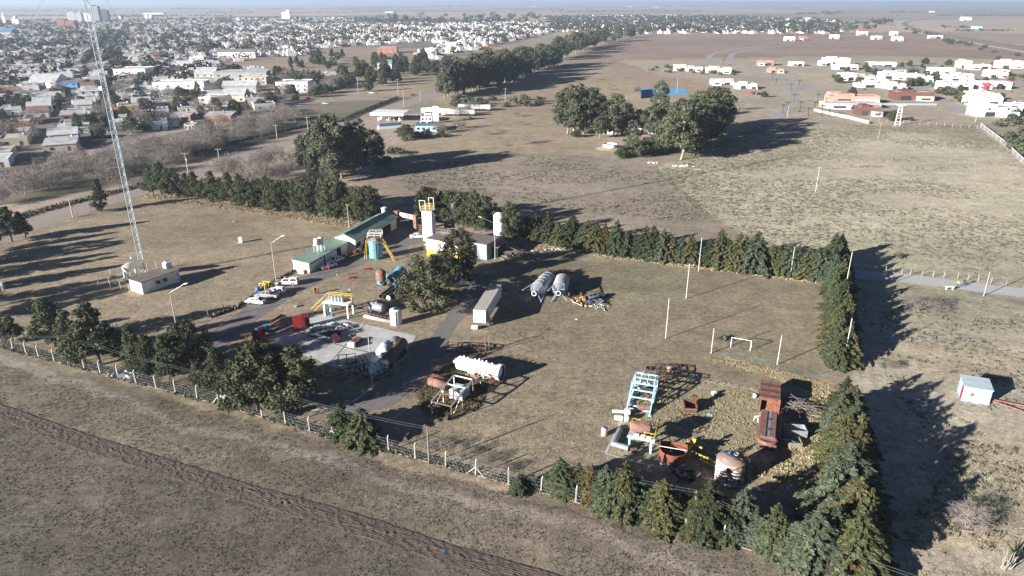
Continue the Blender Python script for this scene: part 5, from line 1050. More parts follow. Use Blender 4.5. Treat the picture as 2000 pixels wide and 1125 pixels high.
for s in (-1,1): b=MB(); b.beam((-FL/2,s*FW/2,FH*.7),(FL/2,s*FW/2,FH),.22); b.build('top_rail',m_galv,t); b=MB(); b.beam((-FL/2,s*FW/2,.2),(0,s*FW/2,FH*.8),.1); b.build('diagonal',m_rustw,t)
for k in range(4): xx=-FL/2+FL*k/3; b=MB(); b.beam((xx,-FW/2,FH*(.7+.1*k)),(xx,FW/2,FH*(.7+.1*k)),.16); b.build('cross_bar',m_rustp if k<2 else m_white,t)
b=MB(); b.box(FL/2-.9,.3,.1,2.4,2.6,1.7); b.build('pale_tank_box',M('stained_pale_box',(.50,.58,.62),(.25,.27,.27),1.4,lo=.42,hi=.62,detail=9),t); b=MB(); b.beam((FL/2,-FW/2,FH),(FL/2+1.2,-FW/2-.8,FH-.4),.12); b.beam((FL/2+1.2,-FW/2-.8,FH-.4),(FL/2+1.2,-FW/2-.8,FH-1.2),.12); b.build('pipe_arm',m_white,t)
for s in (-1,1): b=MB(); b.tube((-FL/2-.4,s*1.2,.5),(-FL/2-.4,s*1.6,.5),.5,12); b.build('wheel',m_tyre,t)
frame_junk('low rusty chassis frame with yellow bars in the shade beside the drive',905,684,6.5,2.2,1.0,-.15,m_rust,3,6,w=.14); frame_junk('small pinkish frame end right of the rusty chassis',933,685,3.5,1.6,1.1,-.2,m_rustp,2,7)
x,y=G(947,700); t=thing('twin_posts','pair of thin mossy posts standing by the rusty chassis','posts',(x,y+3,0)); hh2=topz(947,672,641)
for s in (0,.7): b=MB(); b.beam((s,0,0),(s-.1,0,max(3,hh2)),.12); b.build('post',m_wood,t)
pile('grey rubble and slab pile below the white boiler',939,733,5,4,1.3,60,[m_post,m_rustp,m_wood],31,'rubble pile',(.7,.35),'mix')
x,y=G(968,746); b=MB(); b.tube((0,0,.05),(0,0,.25),1.3,16); b.build('rusty_disc',m_brownp,label='flat rusty disc lying right of the rubble pile',cat='disc',loc=(x,y,0))
for px,py,lb in ((1005,655,'faint old plank outline on the lawn'),(1050,662,'small pale pallet lying on the lawn')): x,y=G(px,py); t=thing('pallet',lb,'pallet',(x,y,0),.3); [MB().box(0,k*.3-.6,.0,2.0,.16,.1).build('slat',m_wood,t) for k in range(5)]
# goal
g0=V(1427,678);g1=V(1465,685); gL=(g1-g0).length; t=thing('football_goal','white tubular football goal on the lawn','goal',(g0.x,g0.y,0),math.atan2(g1.y-g0.y,g1.x-g0.x))
for x in (0,gL):
    b=MB(); b.tube((x,0,0),(x,0,2.1),.07,8); b.build('upright',m_white,t); b=MB(); b.tube((x,0,2.1),(x+.1,1.2,0),.05,6); b.build('back_stay',m_white,t)
b=MB(); b.tube((0,0,2.1),(gL,0,2.1),.07,8); b.build('crossbar',m_white,t)
# ================================================================ SOUTH EAST YARD
# light blue trestle tower
c=V(1252,800); rz=ang((1240,800),(1262,735)); t=thing('blue_trestle','light blue welded steel trestle frame with rungs','steel frame',(V(1250,795).x,V(1250,795).y,0),rz)
FL,FW=8.6,4.2; HB=3.6; HF=2.2; t.scale=(.84,.9,.9)
for s in (-1,1):
    for z0,z1,w_ in ((.2,.2,.24),): b=MB(); b.beam((-2.6,s*FW/2,.2),(FL-1.5,s*FW/2,.2),.24); b.build('base_rail',m_lblue,t)
    for p,q in (((-2.2,s*FW/2,.2),(2.4,s*FW/2,HB)),((2.4,s*FW/2,HB),(6.8,s*FW/2,HB)),((6.8,s*FW/2,HB),(6.8,s*FW/2,.2)),((2.4,s*FW/2,HB),(2.4,s*FW/2,.2)),((0,s*FW/2,.2),(4.8,s*FW/2,HB)),((4.8,s*FW/2,HB),(4.8,s*FW/2,.2)),((2.4,s*FW/2,.2),(6.8,s*FW/2,HB)),((.2,s*FW/2,2.0),(4.8,s*FW/2,2.0))):
        b=MB(); b.beam(p,q,.2); b.build('side_member',m_lblue,t)
    b=MB(); b.box(-2.6,s*FW/2,0,.7,.7,.12); b.build('foot_plate',m_lblue,t)
for x,z in ((-1.6,.3),(0,1.9),(1.2,2.8),(2.4,HB),(4.8,HB),(6.8,HB),(3.6,2.0),(6.8,1.6),(-.4,.3)): b=MB(); b.beam((x,-FW/2,z),(x,FW/2,z),.22); b.build('cross_member',m_lblue,t)
cage(t,3.0,4.6,-1.9,1.9,HB,HB+.9,m_lblue,'top_rail',.1,False)
for k in range(3): b=MB(); b.box(4.6+k*.5,-1.5+k*1.1,.2,1.0,.8,.8); b.build('motor_block',m_rust,t)
frame_junk('tangle of thin rusty bars behind the light blue frame',1290,735,6,3.4,1.3,-.2,m_rust,5,9,w=.07,brk=.6); frame_junk('dark pipe rack on the ground between the blue frame and its shadow',1305,728,4.5,2.2,1.1,-.15,m_black,3,10)
def lay_drum(label,px,py,mat,up=True,r=.45,h=1.0,rz=0): 
    x,y=G(px,py); b=MB(); b.lathe([(0,0),(r,0),(r*1.02,h*.33),(r,h*.5),(r*1.02,h*.66),(r,h),(0,h)],(0,0,0) if up else (0,0,r),(0,0,1) if up else (1,0,0),14); return b.build('drum',mat,label=label,cat='drum',loc=(x,y,0),rz=rz)
lay_drum('red and white drum standing behind the blue frame, above the pipes',1307,724,M('red_white_drum',(.6,.55,.5),(.55,.10,.06),1.5)); lay_drum('stained pale drum standing alone left of the pipe elbow',1180,850,m_post,h=1.3,r=.5); lay_drum('white gas bottle lying by the rusty skip shadow',1391,772,m_white,False,.35,1.0,.5); lay_drum('pale green drum beside the rusty shed',1474,776,m_lblue,r=.35,h=.7)
x,y=G(1267,721); b=MB(); b.lathe([(.35,.0),(.6,.0),(.68,.15),(.6,.32),(.35,.32),(.35,0)],n=18); b.build('discarded_ring',m_tyre,label='old tyre lying behind the blue frame',cat='tyre',loc=(x,y,0))
x,y=G(1245,802); b=MB(); b.tube((0,0,.6),(1.9,0,.6),.6,14); b.tube((-.5,0,.3),(0,0,.5),.15,6); b.build('rusty_cylinder',m_rustp,label='rusty brown cylinder under the near end of the blue frame',cat='cylinder',loc=(x,y,0))
a=V(1226,803);q=V(1243,770); b=MB(); b.beam(a+Vector((0,0,.15)),q+Vector((0,0,.15)),.35,.3); b.build('old_beam',m_wood,label='long grey timber beam beside the blue frame',cat='beam')
t=thing('engine_unit','white engine unit with two lobes on a sled below the blue frame','engine',(*G(1212,822),0),-.1)
b=MB(); b.tube((-1.0,0,.55),(.3,0,.55),.42,12); b.build('cylinder_block',m_white,t); b=MB(); b.lathe([(0,-.5),(.5,-.35),(.62,0),(.5,.4),(0,.5)],(.95,0,.6),(1,0,0),12); b.build('bell_housing',m_white,t); b=MB(); b.box(0,1.6,.5,2.6,.15,.5); b.build('side_plate',m_white,t); b=MB(); b.box(0,.8,.05,1.2,1.6,.3); b.build('sled',m_wood,t); b=MB(); b.box(1.1,1.7,.4,.9,.7,.7); b.build('gearbox',m_white,t)
# vessel platform
a=V(1224,877); rz=ang((1224,877),(1262,885)); t=thing('vessel_platform','raised steel deck with pink lying vessel and yellow rails','platform',(a.x,a.y,0),rz); PH=2.3; PL=3.9; PW=3.1
b=MB(); b.box(PL/2,PW/2,PH,PL,PW,.16); b.build('deck',M('deck_grey',(.50,.50,.50),(.38,.38,.38),2),t)
for s in (0,PW): b=MB(); b.box(PL/2,s,PH-.22,PL+.1,.2,.3); b.build('edge_beam',m_lblue,t)
for x in (.3,PL-.4):
    for s in (.2,PW-.2): b=MB(); b.beam((x,s,0),(x,s,PH),.3); b.build('leg',m_lblue,t)
b=MB(); b.lathe([(0,-.35),(.6,-.25),(.8,0),(.8,2.5),(.6,2.72),(0,2.8)],(.5,1.4,PH+1.05),(1,0,0),18); v=b.build('pink_vessel',m_rustp,t)
for f in (.5,2.0): b=MB(); b.box(.5+f,1.4,PH+.16,.25,1.2,.4); b.build('saddle',m_brownp,v)
for k in range(5): b=MB(); b.tube((1.6+k*.3,1.4,PH+1.8),(1.6+k*.3,1.4,PH+2.05),.1,6); b.build('nozzle',m_rustp,v)
for (p,q) in (((0,PW),(PL,PW)),((PL,0),(PL,PW)),((0,PW*.6),(0,PW)),((PL*.62,0),(PL,0))):
    n=max(1,round(math.hypot(q[0]-p[0],q[1]-p[1])/1.2))
    for z in (.65,1.25): b=MB(); b.beam((*p,PH+z),(*q,PH+z),.08); b.build('guard_rail',m_yellow,t)
    for k in range(n+1): f=k/n; b=MB(); b.beam((p[0]+(q[0]-p[0])*f,p[1]+(q[1]-p[1])*f,PH),(p[0]+(q[0]-p[0])*f,p[1]+(q[1]-p[1])*f,PH+1.25),.08); b.build('rail_post',m_yellow,t)
for k in range(3): b=MB(); b.box(1.3+k*.9,.3,PH+.18,.6,.4,.3); b.build('valve_box',m_white,t)
a=V(1211,845);c=V(1198,873);q=V(1227,882); b=MB(); z=Vector((0,0,.55)); b.tube(a+z,c+z,.45,14); b.lathe([(0,-.45),(.35,-.33),(.46,0),(.35,.33),(0,.45)],tuple(c+z),n=14); b.tube(c+z,q+z,.45,14); b.build('pipe_elbow',m_silver,label='silver elbow pipe lying left of the vessel platform',cat='pipe')
x,y=G(1232,885); b=MB(); b.tube((0,0,.4),(.8,.2,.4),.4,12,thick=.08); b.build('pipe_stub',m_rustp,label='short pipe stub at the end of the elbow pipe',cat='pipe',loc=(x,y,0))
# rusty half tank
x,y=G(1313,899); t=thing('open_half_tank','bright rusty open half tank on a pale ring base','tank',(x,y,0),-.25); r_=2.0
def arc(b,r0,h0,h1,a0,a1,n=16,m=0,th=.08):
    for i in range(n):
        u=a0+(a1-a0)*i/n; v=a0+(a1-a0)*(i+1)/n; z=h1(i/n) if callable(h1) else h1; z2=h1((i+1)/n) if callable(h1) else h1
        P=[(r0*math.cos(u),r0*math.sin(u)),(r0*math.cos(v),r0*math.sin(v)),((r0-th)*math.cos(v),(r0-th)*math.sin(v)),((r0-th)*math.cos(u),(r0-th)*math.sin(u))]
        b.add([(*P[0],h0),(*P[1],h0),(*P[2],h0),(*P[3],h0),(*P[0],z),(*P[1],z2),(*P[2],z2),(*P[3],z)],[(0,1,5,4),(2,3,7,6),(4,5,6,7),(1,2,6,5),(3,0,4,7)],m)
b=MB(); arc(b,r_,.1,lambda f:2.9-1.0*math.sin(f*PI)+.7*max(0,.12-abs(1-f)),PI*0.02,PI*.98); b.build('back_wall',M('bright_rust',(.21,.07,.04),(.12,.048,.03),1.5),t)
b=MB(); arc(b,r_,.1,2.1,PI,2*PI); b.build('front_wall',M('bright_rust',()),t)
b=MB(); arc(b,r_+.12,0,.45,0,2*PI,28,0,.2); b.build('ring_base',m_silver,t); b=MB(); b.tube((0,0,.05),(0,0,.12),r_-.05,20); b.build('floor_plate',m_rust,t); b=MB(); b.beam((-r_,0,2.15),(r_,-.05,2.05),.08); b.build('top_bar',m_cream,t)
# white rusty round tank
x,y=G(1423,935); h=topz(1423,935,897)*1.02; t=thing('round_tank','big round tank, white paint peeling to rust, brown top','tank',(x,y,0),.3); r_=1.95; print('round tank',h)
b=MB(); b.lathe([(r_,0),(r_,h)],n=30); b.build('tank_wall',m_rustw,t); b=MB(); b.lathe([(r_+.03,h),(r_,h+.06),(0,h+.3)],n=30); b.build('tank_top',M('brown_top',(.27,.20,.175),(.42,.38,.35),1.2,lo=.55,hi=.75),t)
for a_,rr2,mm in ((.4,.35,m_galv),(-.9,.38,m_rust),(1.2,.25,m_blue)): b=MB(); b.tube((math.cos(a_)*1.2,math.sin(a_)*1.2,h+.1),(math.cos(a_)*1.2,math.sin(a_)*1.2,h+.35),rr2,12,thick=.07); b.build('hatch',mm,t)
for k in range(3): b=MB(); b.lathe([(r_+.01,-.04),(r_+.05,0),(r_+.01,.04)],(0,0,h*(k+.5)/3),n=30); b.build('seam_ring',m_rustw,t)
b=MB()
for s in (-.2,.2): b.beam((r_+.15,s-1.0,0),(r_+.15,s-1.0,h+.4),.06)
for k in range(9): b.beam((r_+.15,-1.2,.3+k*.35),(r_+.15,-.8,.3+k*.35),.05)
b.build('ladder',m_rust,t)
# yellow pipework
c=V(1400,918); t=thing('yellow_pipework','yellow pipe run with valves leading into the round tank','pipework',(c.x,c.y,0),ang((1362,898),(1400,915)))
for p,q,w_ in (((-5,0,1.3),(.2,-.2,1.3),.13),((-5.6,1.4,1.5),(-3.2,1.4,1.5),.15),((-4.6,0,0),(-4.6,0,1.4),.16),((-1.5,0,1.3),(-1.5,-.1,.6),.1),((-2.4,-.1,.6),(.3,-.2,.6),.12),((-5.0,1.4,0),(-5.0,1.4,1.5),.12),((-4.5,1.4,1.5),(-4.5,1.4,2.3),.14),((-4.6,0,1.3),(-4.8,1.4,1.5),.12)): b=MB(); b.tube(p,q,w_,8); b.build('pipe_run',m_yellow,t)
for p in ((-1.5,0,1.3),(-2.4,-.1,.6),(-4.5,1.4,2.3),(-4.6,0,.5)): b=MB(); b.tube((p[0]-.25,p[1],p[2]),(p[0]+.25,p[1],p[2]),.26,10); b.build('valve',m_yellow,t)
# rusty skip
x,y=G(1347,800); t=thing('rusty_skip','open rusty steel skip with a raised rear plate','skip',(x,y,0),-.12); 
for cx,cy,sx,sy,z,hh2 in ((0,-.95,2.0,.1,0,.9),(0,.95,2.0,.1,0,1.3),(-1,0,.1,1.9,0,1.3),(1,0,.1,1.9,0,1.3)): b=MB(); b.box(cx,cy,z,sx,sy,hh2); b.build('side_plate',m_rust,t)
b=MB(); b.box(0,-1.1,.75,2.1,.4,.15); b.build('front_lip',m_rustp,t); b=MB(); b.box(.8,1.0,1.3,.8,.6,.8); b.build('rear_plate',m_rust,t); b=MB(); b.box(0,0,.1,1.9,1.8,.05); b.build('floor',m_dark,t)
# rusty shed with sheet roof
c=V(1481,800); rz=0.0; sh=thing('rusty_shed','rust red steel shed with sheet roof and dark doorway','shed',(c.x-.1,c.y-.4,0),ang((1481,803),(1485,748))-PI/2); SW=2.9; SL=5.6; SH=2.7
for k in range(6): b=MB(); b.box(SW/2+.0,SL*(k+.5)/6,SH+.01*k,SW+.25,SL/6-.06,.1,rx=.02); b.build('roof_sheet',m_rustp if k%2 else m_brownp,sh)
for cx,cy,sx,sy in ((0,SL/2,.1,SL),(SW,SL/2,.1,SL),(SW/2,SL,SW,.1)): b=MB(); b.box(cx,cy,0,sx,sy,SH); b.build('side_wall',m_rust,sh)
for k in range(4): b=MB(); b.box(SW*.36+k*.52+.26,0,0,.50,.1,SH-.05); b.build('front_sheet',m_wr,sh)
b=MB(); b.box(.1,0,0,.2,.15,SH); b.build('door_post',m_wr,sh); b=MB(); b.box(.7,0,SH-.5,1.3,.08,.45); b.build('lintel',m_wr,sh)
c=V(1496,872); t=thing('hopper_wagon','long rusty brown hopper wagon with a grey centre channel','wagon',(*G(1495,884),0),ang((1481,884),(1488,820))-PI/2); WL=7.6
b=MB(); b.add([(-1.4,0,.9),(1.4,0,.9),(1.2,0,2.6),(-1.2,0,2.6),(-1.4,WL,.9),(1.4,WL,.9),(1.2,WL,2.6),(-1.2,WL,2.6)],[(0,1,2,3),(7,6,5,4),(0,4,5,1),(1,5,6,2),(2,6,7,3),(3,7,4,0)]); b.build('wagon_body',m_brownp,t)
for s in (-.75,.62): b=MB(); b.box(s,WL/2,2.6,.75,WL,.18); b.build('top_plate',m_rustp,t)
b=MB(); b.box(-.06,WL/2,2.6,.55,WL,.05); b.build('centre_channel',m_galv,t)
for yv in (2.2,5.0): b=MB(); b.lathe([(.28,0),(.34,.06),(.28,.12)],(.1,yv,2.72),n=14); b.build('hatch_ring',m_black,t)
b=MB(); arc(b,1.5,0,.5,PI*1.05,PI*1.95,10,0,.35); o=b.build('end_cradle',m_rustp,t); o.location=(0,.6,1.8)
for yv in (1.0,WL-1.0):
    for s in (-.9,.9): b=MB(); b.tube((s-.1,yv,.45),(s+.1,yv,.45),.45,12); b.build('wheel',m_black,t)
# grey boxes beside
for px,py,lb,mm,hh2 in ((1552,852,'grey open topped crate right of the rusty wagon',m_galv,1.6),(1543,868,'low pale crate holding blue sheets, below the grey crate',m_wood,.9)):
    x,y=G(px,py); t=thing('open_crate',lb,'crate',(x,y,0),-.1)
    for cx,cy,sx,sy in ((0,-.9,3.0,.1),(0,.9,3.0,.1),(-1.45,0,.1,1.8),(1.45,0,.1,1.8)): b=MB(); b.box(cx,cy,0,sx,sy,hh2); b.build('side_panel',mm,t)
    if hh2<1: 
        for k in range(3): b=MB(); b.box(-.6+k*.5,0,.3+k*.2,1.6,1.4,.05,ry=.2*k,rz=.4*k); b.build('sheet',m_blue if k!=1 else m_white,t)
pile('big heap of grey dead branches right of the rusty shed',1550,800,7,6,2.8,170,[m_twig,m_twig,M('pale_branch',(.30,.27,.24))],41,'branch heap',(1.5,.09)); pile('dark rusty scrap in the shade at the kerb line',1338,930,4,2.4,1.0,26,[m_rust,m_black,m_galv],42,sz=(.8,.3),kind='mix')
x,y=G(1478,822); t=thing('white_trestle','small white trestle left of the rusty wagon','trestle',(x,y,0),.2)
for p,q in (((-.5,0,.9),(.5,0,.9)),((-.4,.3,0),(-.2,0,.9)),((.4,.3,0),(.2,0,.9)),((0,-.4,0),(0,0,.9))): b=MB(); b.beam(p,q,.12); b.build('bar',m_white,t)
# hose coil
x,y=G(1542,962); b=MB()
for k,(r_,ox) in enumerate(((2.5,0),(2.62,.1),(2.4,-.1),(2.75,.3))):
    P=[(r_*math.cos(i*.18)+ox,r_*.92*math.sin(i*.18+.1*k),.08+.02*k) for i in range(36)]
    for i in range(36): b.tube(P[i],P[(i+1)%36],.028,4,caps=False)
b.build('hose_coil',M('yellow_green_hose',(.40,.42,.06)),label='large loose coil of yellow green hose in the hedge shade',cat='hose',loc=(x,y,0))
x,y=G(1385,766); a=V(1363,742);q=V(1402,780); 
# light blue kiosk on the right lot
a=V(1877,782); rz=ang((1877,782),(1919,789)); t=thing('blue_kiosk','pale blue sheet metal kiosk with red side door on the right lot','kiosk',(a.x,a.y,0),rz); kw=4.0; kd=3.6; kh=topz(1877,782,754)
m_kb=M('pale_blue_sheet',(.36,.50,.57),(.28,.40,.46),1.2)
for k in range(4): b=MB(); b.box(kw*(k+.5)/4,0,0,kw/4-.03,.08,kh); b.build('front_panel',m_kb,t)
for x in (0,kw): b=MB(); b.box(x,kd/2,0,.08,kd,kh+.0); b.build('side_wall',m_kb,t)
b=MB(); b.box(kw/2,kd,0,kw,.08,kh+.2); b.build('back_wall',m_kb,t); b=MB(); b.box(-.06,.55,.1,.06,.9,kh-.4); b.build('red_door',m_red,t); b=MB(); b.box(1.35,-.06,1.1,.5,.05,.6); b.build('small_hatch',m_rustp,t)
b=MB(); b.box(kw/2,kd/2,kh+.05,kw+.3,kd+.4,.1,rx=.06); b.build('roof',M('pale_roof_sheet',(.42,.50,.55),(.34,.42,.47),1),t)
for (p,q,lb) in (((1930,783),(2010,797),'upper long red pipe lying behind the blue kiosk'),((1932,785),(1998,806),'lower thin red pipe slanting from the blue kiosk')): b=MB(); b.tube(V(*p)+Vector((0,0,.4)),V(*q)+Vector((0,0,.25)),.11,8); b.build('red_pipe',m_rustp if 'lower' in lb else m_brick,label=lb,cat='pipe')
x,y=G(1880,1031); t=thing('pallet','grey slatted pallet under the bare bush on the right lot','pallet',(x,y,0),-.2)
for k in range(7): b=MB(); b.box(-1.0+k*.3,0,.12,.14,1.3,.05); b.build('slat',m_wood,t)
for k in range(2): b=MB(); b.box(0,-.5+k*1.0,0,2.1,.1,.12); b.build('bearer',m_wood,t)
# driftwood sculpture and agave
x,y=G(1962,1112); t=thing('dead_branch_figure','pale dead branches propped upright at the lower right corner','dead branches',(x,y,0),0)
rs=random.Random(4)
for k in range(14): p=Vector((rs.uniform(-.5,.5),rs.uniform(-.4,.4),rs.uniform(0,.5))); b=MB(); b.tube(p,p+Vector((rs.uniform(-.6,1.0),rs.uniform(-.8,.8),rs.uniform(.6,2.6))),.09,6,.04); b.build('branch',m_ebark if k%2 else M('pale_branch',()),t)
x,y=G(1985,1100); t=thing('agave_plant','dark spiky agave at the lower right corner','plant',(x+.6,y+1.2,0))
for k in range(22): a_=k*2.4; e=.35+.9*(k/22); b=MB(); d=Vector((math.cos(a_)*math.cos(e),math.sin(a_)*math.cos(e),math.sin(e))); b.tube((0,0,.1),tuple(d*rs.uniform(1.1,1.7)),.09,5,.01); b.build('leaf',lf_blue,t)
# ================================================================ TOWN
m_red2=M('clay_tile_roof',(.27,.155,.12),(.20,.12,.095),2); m_tin=M('tin_roof',(.52,.53,.54),(.34,.32,.31),.25,lo=.4,hi=.7,rough=.6); m_slab=M('pale_slab_roof',(.62,.60,.58),(.38,.36,.33),.3,detail=7); m_slab2=M('dark_slab_roof',(.24,.22,.21),(.16,.15,.14),.3,detail=7)
m_w2=M('town_white_wall',(.80,.79,.78),(.60,.585,.565),.3,lo=.5,hi=.8); m_w3=M('town_beige_wall',(.60,.53,.44),(.50,.44,.36),.3); m_w4=M('town_brick_wall',(.38,.20,.145),(.30,.15,.11),.5); m_w5=M('town_grey_wall',(.40,.39,.38),(.30,.29,.28),.3); m_w6=M('town_orange_wall',(.62,.34,.14),(.5,.28,.12),.4); m_broof=M('blue_metal_roof',(.10,.26,.46),(.08,.2,.36),.5,rough=.5)
WN={'white':m_w2,'beige':m_w3,'brick':m_w4,'grey':m_w5,'orange':m_w6}; RN={'pale slab':m_slab,'dark slab':m_slab2,'tin':m_tin,'clay tile':m_red2}
def gable_part(b,x0,x1,y0,y1,z,rise,ov=.35,m=0,along='x'):
    if along=='x':
        ym=(y0+y1)/2; A=[(x0-ov,y0-ov,z),(x1+ov,y0-ov,z),(x1+ov,ym,z+rise),(x0-ov,ym,z+rise)]; B=[(x0-ov,y1+ov,z),(x1+ov,y1+ov,z),(x1+ov,ym,z+rise),(x0-ov,ym,z+rise)]
    else:
        xm=(x0+x1)/2; A=[(x0-ov,y0-ov,z),(x0-ov,y1+ov,z),(xm,y1+ov,z+rise),(xm,y0-ov,z+rise)]; B=[(x1+ov,y0-ov,z),(x1+ov,y1+ov,z),(xm,y1+ov,z+rise),(xm,y0-ov,z+rise)]
    for Q in (A,B): b.add(Q+[(p[0],p[1],p[2]+.12) for p in Q],[(0,1,2,3),(7,6,5,4),(0,4,5,1),(1,5,6,2),(2,6,7,3),(3,7,4,0)],m)
def house(label,cat,x,y,rz,w,d,h,wall,roof,style='flat',nwin=3,group=None,sides=(0,),tank=True,chim=True,name='house',win=m_glass):
    """local: x across, front at y=0 facing -y"""
    t=thing(name,label,cat,(x,y,0),rz,group); st=2 if h>5 else 1
    b=MB(); b.box(0,d/2,0,w,d,h)
    if style=='gable':
        b.add([(-w/2,0,h),(-w/2,d,h),(-w/2,d/2,h+d*.22)],[(0,2,1)]); b.add([(w/2,0,h),(w/2,d,h),(w/2,d/2,h+d*.22)],[(0,1,2)])
    b.build('wall',wall,t)
    b=MB()
    if style=='gable': gable_part(b,-w/2,w/2,0,d,h,d*.22)
    elif style=='shed': b.box(0,d/2,h+.15,w+.6,d+.6,.14,rx=.06)
    else: b.box(0,d/2,h-.30,w-.5,d-.5,.33)
    r=b.build('roof',roof,t)
    if style=='flat':
        for cx,cy,sx,sy in ((0,.11,w,.22),(0,d-.11,w,.22),(-w/2+.11,d/2,.22,d-.46),(w/2-.11,d/2,.22,d-.46)): b=MB(); b.box(cx,cy,h,sx,sy,.45); b.build('parapet',wall,r)
    if chim: b=MB(); q=rng.uniform(-.35,.35); b.box(w*q,d*.6,h-.05,.8,.8,1.5+.6*(style!='flat')); b.build('chimney',wall,r)
    if tank: b=MB(); b.lathe([(0,0),(.55,0),(.55,1.1),(0,1.3)],(w*.3*(-1 if rng.random()<.5 else 1),d*.7,h+.1),n=10); b.build('water_tank',m_galv,r)
    for s in range(st):
        for k in range(nwin):
            xx=-w/2+w*(k+.5)/nwin; z=.9+s*2.9; isd=(s==0 and k==nwin//2)
            b=MB(); b.box(xx,-.025,.05 if isd else z,min(1.0 if isd else 1.5,w/nwin*.55),.08,2.1 if isd else 1.15); b.build('door' if isd else 'window',m_brownp if isd else win,t)
        b=MB(); b.box(-w/2-.025,d*.45,.9+s*2.9,.08,1.3,1.1); b.build('window',win,t)
    return t
def bl(label,x0,x1,pb,pt,dep,wall,roof,style='flat',nwin=3,cat='house',rz=0.0,group=None,name='house',**k):
    cx=(x0+x1)/2; x,y=G(cx,pb); w=(x1-x0)*mpp(pb); h=max(2.6,topz(cx,pb,pt)*.86); return house(label,cat,x,y,rz,w,dep,h,wall,roof,style,nwin,group,name=name,**k)
# --- big named blocks of the far centre
def tower_block(label,x0,x1,pb,pt,dep,wall,band,fl,rz=.15,crown=True):
    cx=(x0+x1)/2; x,y=G(cx,pb); w=(x1-x0)*mpp(pb); h=topz(cx,pb,pt); t=thing('apartment_tower',label,'tower block',(x,y,0),rz)
    b=MB(); b.box(0,dep/2,0,w,dep,h); b.build('wall',wall,t)
    for k in range(fl):
        b=MB(); b.box(0,-.35,h*(k+.55)/fl,w*.86,.7,h/fl*.42); b.build('balcony_band',band,t)
    for k in range(fl): b=MB(); b.box(-w/2-.2,dep/2,h*(k+.5)/fl,.4,dep*.7,h/fl*.35); b.build('window_band',m_glass,t)
    if crown: b=MB(); b.box(0,dep/2,h,w*.4,dep*.4,h*.07); b.build('lift_house',wall,t)
    print('block',label,round(w),round(h),round(y))
m_dk=M('dark_facade',(.13,.15,.18),(.09,.10,.12),.1); m_lt=M('light_facade',(.58,.60,.60),(.45,.47,.48),.1); m_bg=M('sand_facade',(.62,.50,.38),(.5,.42,.33),.1); m_br=M('dull_red_facade',(.30,.16,.135),(.24,.13,.11),.1)
tower_block('tallest dark tower block of the far centre, crowned',180,197,47,12,16,m_dk,m_lt,16); tower_block('lower dark tower block right of the tallest one',198,213,46,20,18,m_dk,m_dk,12); tower_block('pale slab tower block behind the mast',135,150,46,24,14,m_lt,m_w5,9); tower_block('second pale slab tower block right of the first',152,162,47,25,14,m_lt,m_w5,9)
tower_block('sand coloured banded block beside the dark towers',167,182,46,26,15,m_bg,m_w2,8); tower_block('broad dull red block in the far centre, left half',114,130,58,38,20,m_br,m_br,1,crown=True); tower_block('broad dull red block in the far centre, right half',131,148,58,40,20,m_br,m_br,1,crown=False)
tower_block('lone pale and brown tower right of the centre',551,560,40,24,18,m_bg,m_w2,7); tower_block('white stepped tower right of the lone pale one',560,567,40,20,18,m_w2,m_w2,7); tower_block('slim white tower at far right of the centre',462,469,47,35,14,m_w2,m_w5,5)
# church
x,y=G(25,51); t=thing('church','white twin towered church with red nave roof at the far left','church',(x,y,0),.2); k_=mpp(51)
b=MB(); b.box(-12*k_,0,0,5*k_,8,26); b.lathe([(4,26),(0,36)],(-12*k_,0,0),n=6); b.build('bell_tower',m_w2,t); b=MB(); b.box(8*k_,0,0,12*k_,12,18); b.lathe([(7,18),(5,24),(0,28)],(8*k_,0,0),n=10); b.build('domed_front',m_w2,t); b=MB(); b.box(-2*k_,4,0,18*k_,14,9); gable_part(b,-11*k_,7*k_,-3,11,9,5); b.build('nave',m_red2,t)
for px,pb,pt,lb in ((237,39,31,'white storage silo, left one beyond the centre'),(289,38,28,'pale storage silo, middle one beyond the centre'),(297,38,29,'pale storage silo, right one beyond the centre')):
    x,y=G(px,pb); h=topz(px,pb,pt); b=MB(); b.lathe([(9,0),(9,h*.85),(0,h)],n=16); b.build('storage_silo',m_lt,label=lb,cat='silo',loc=(x,y,0))
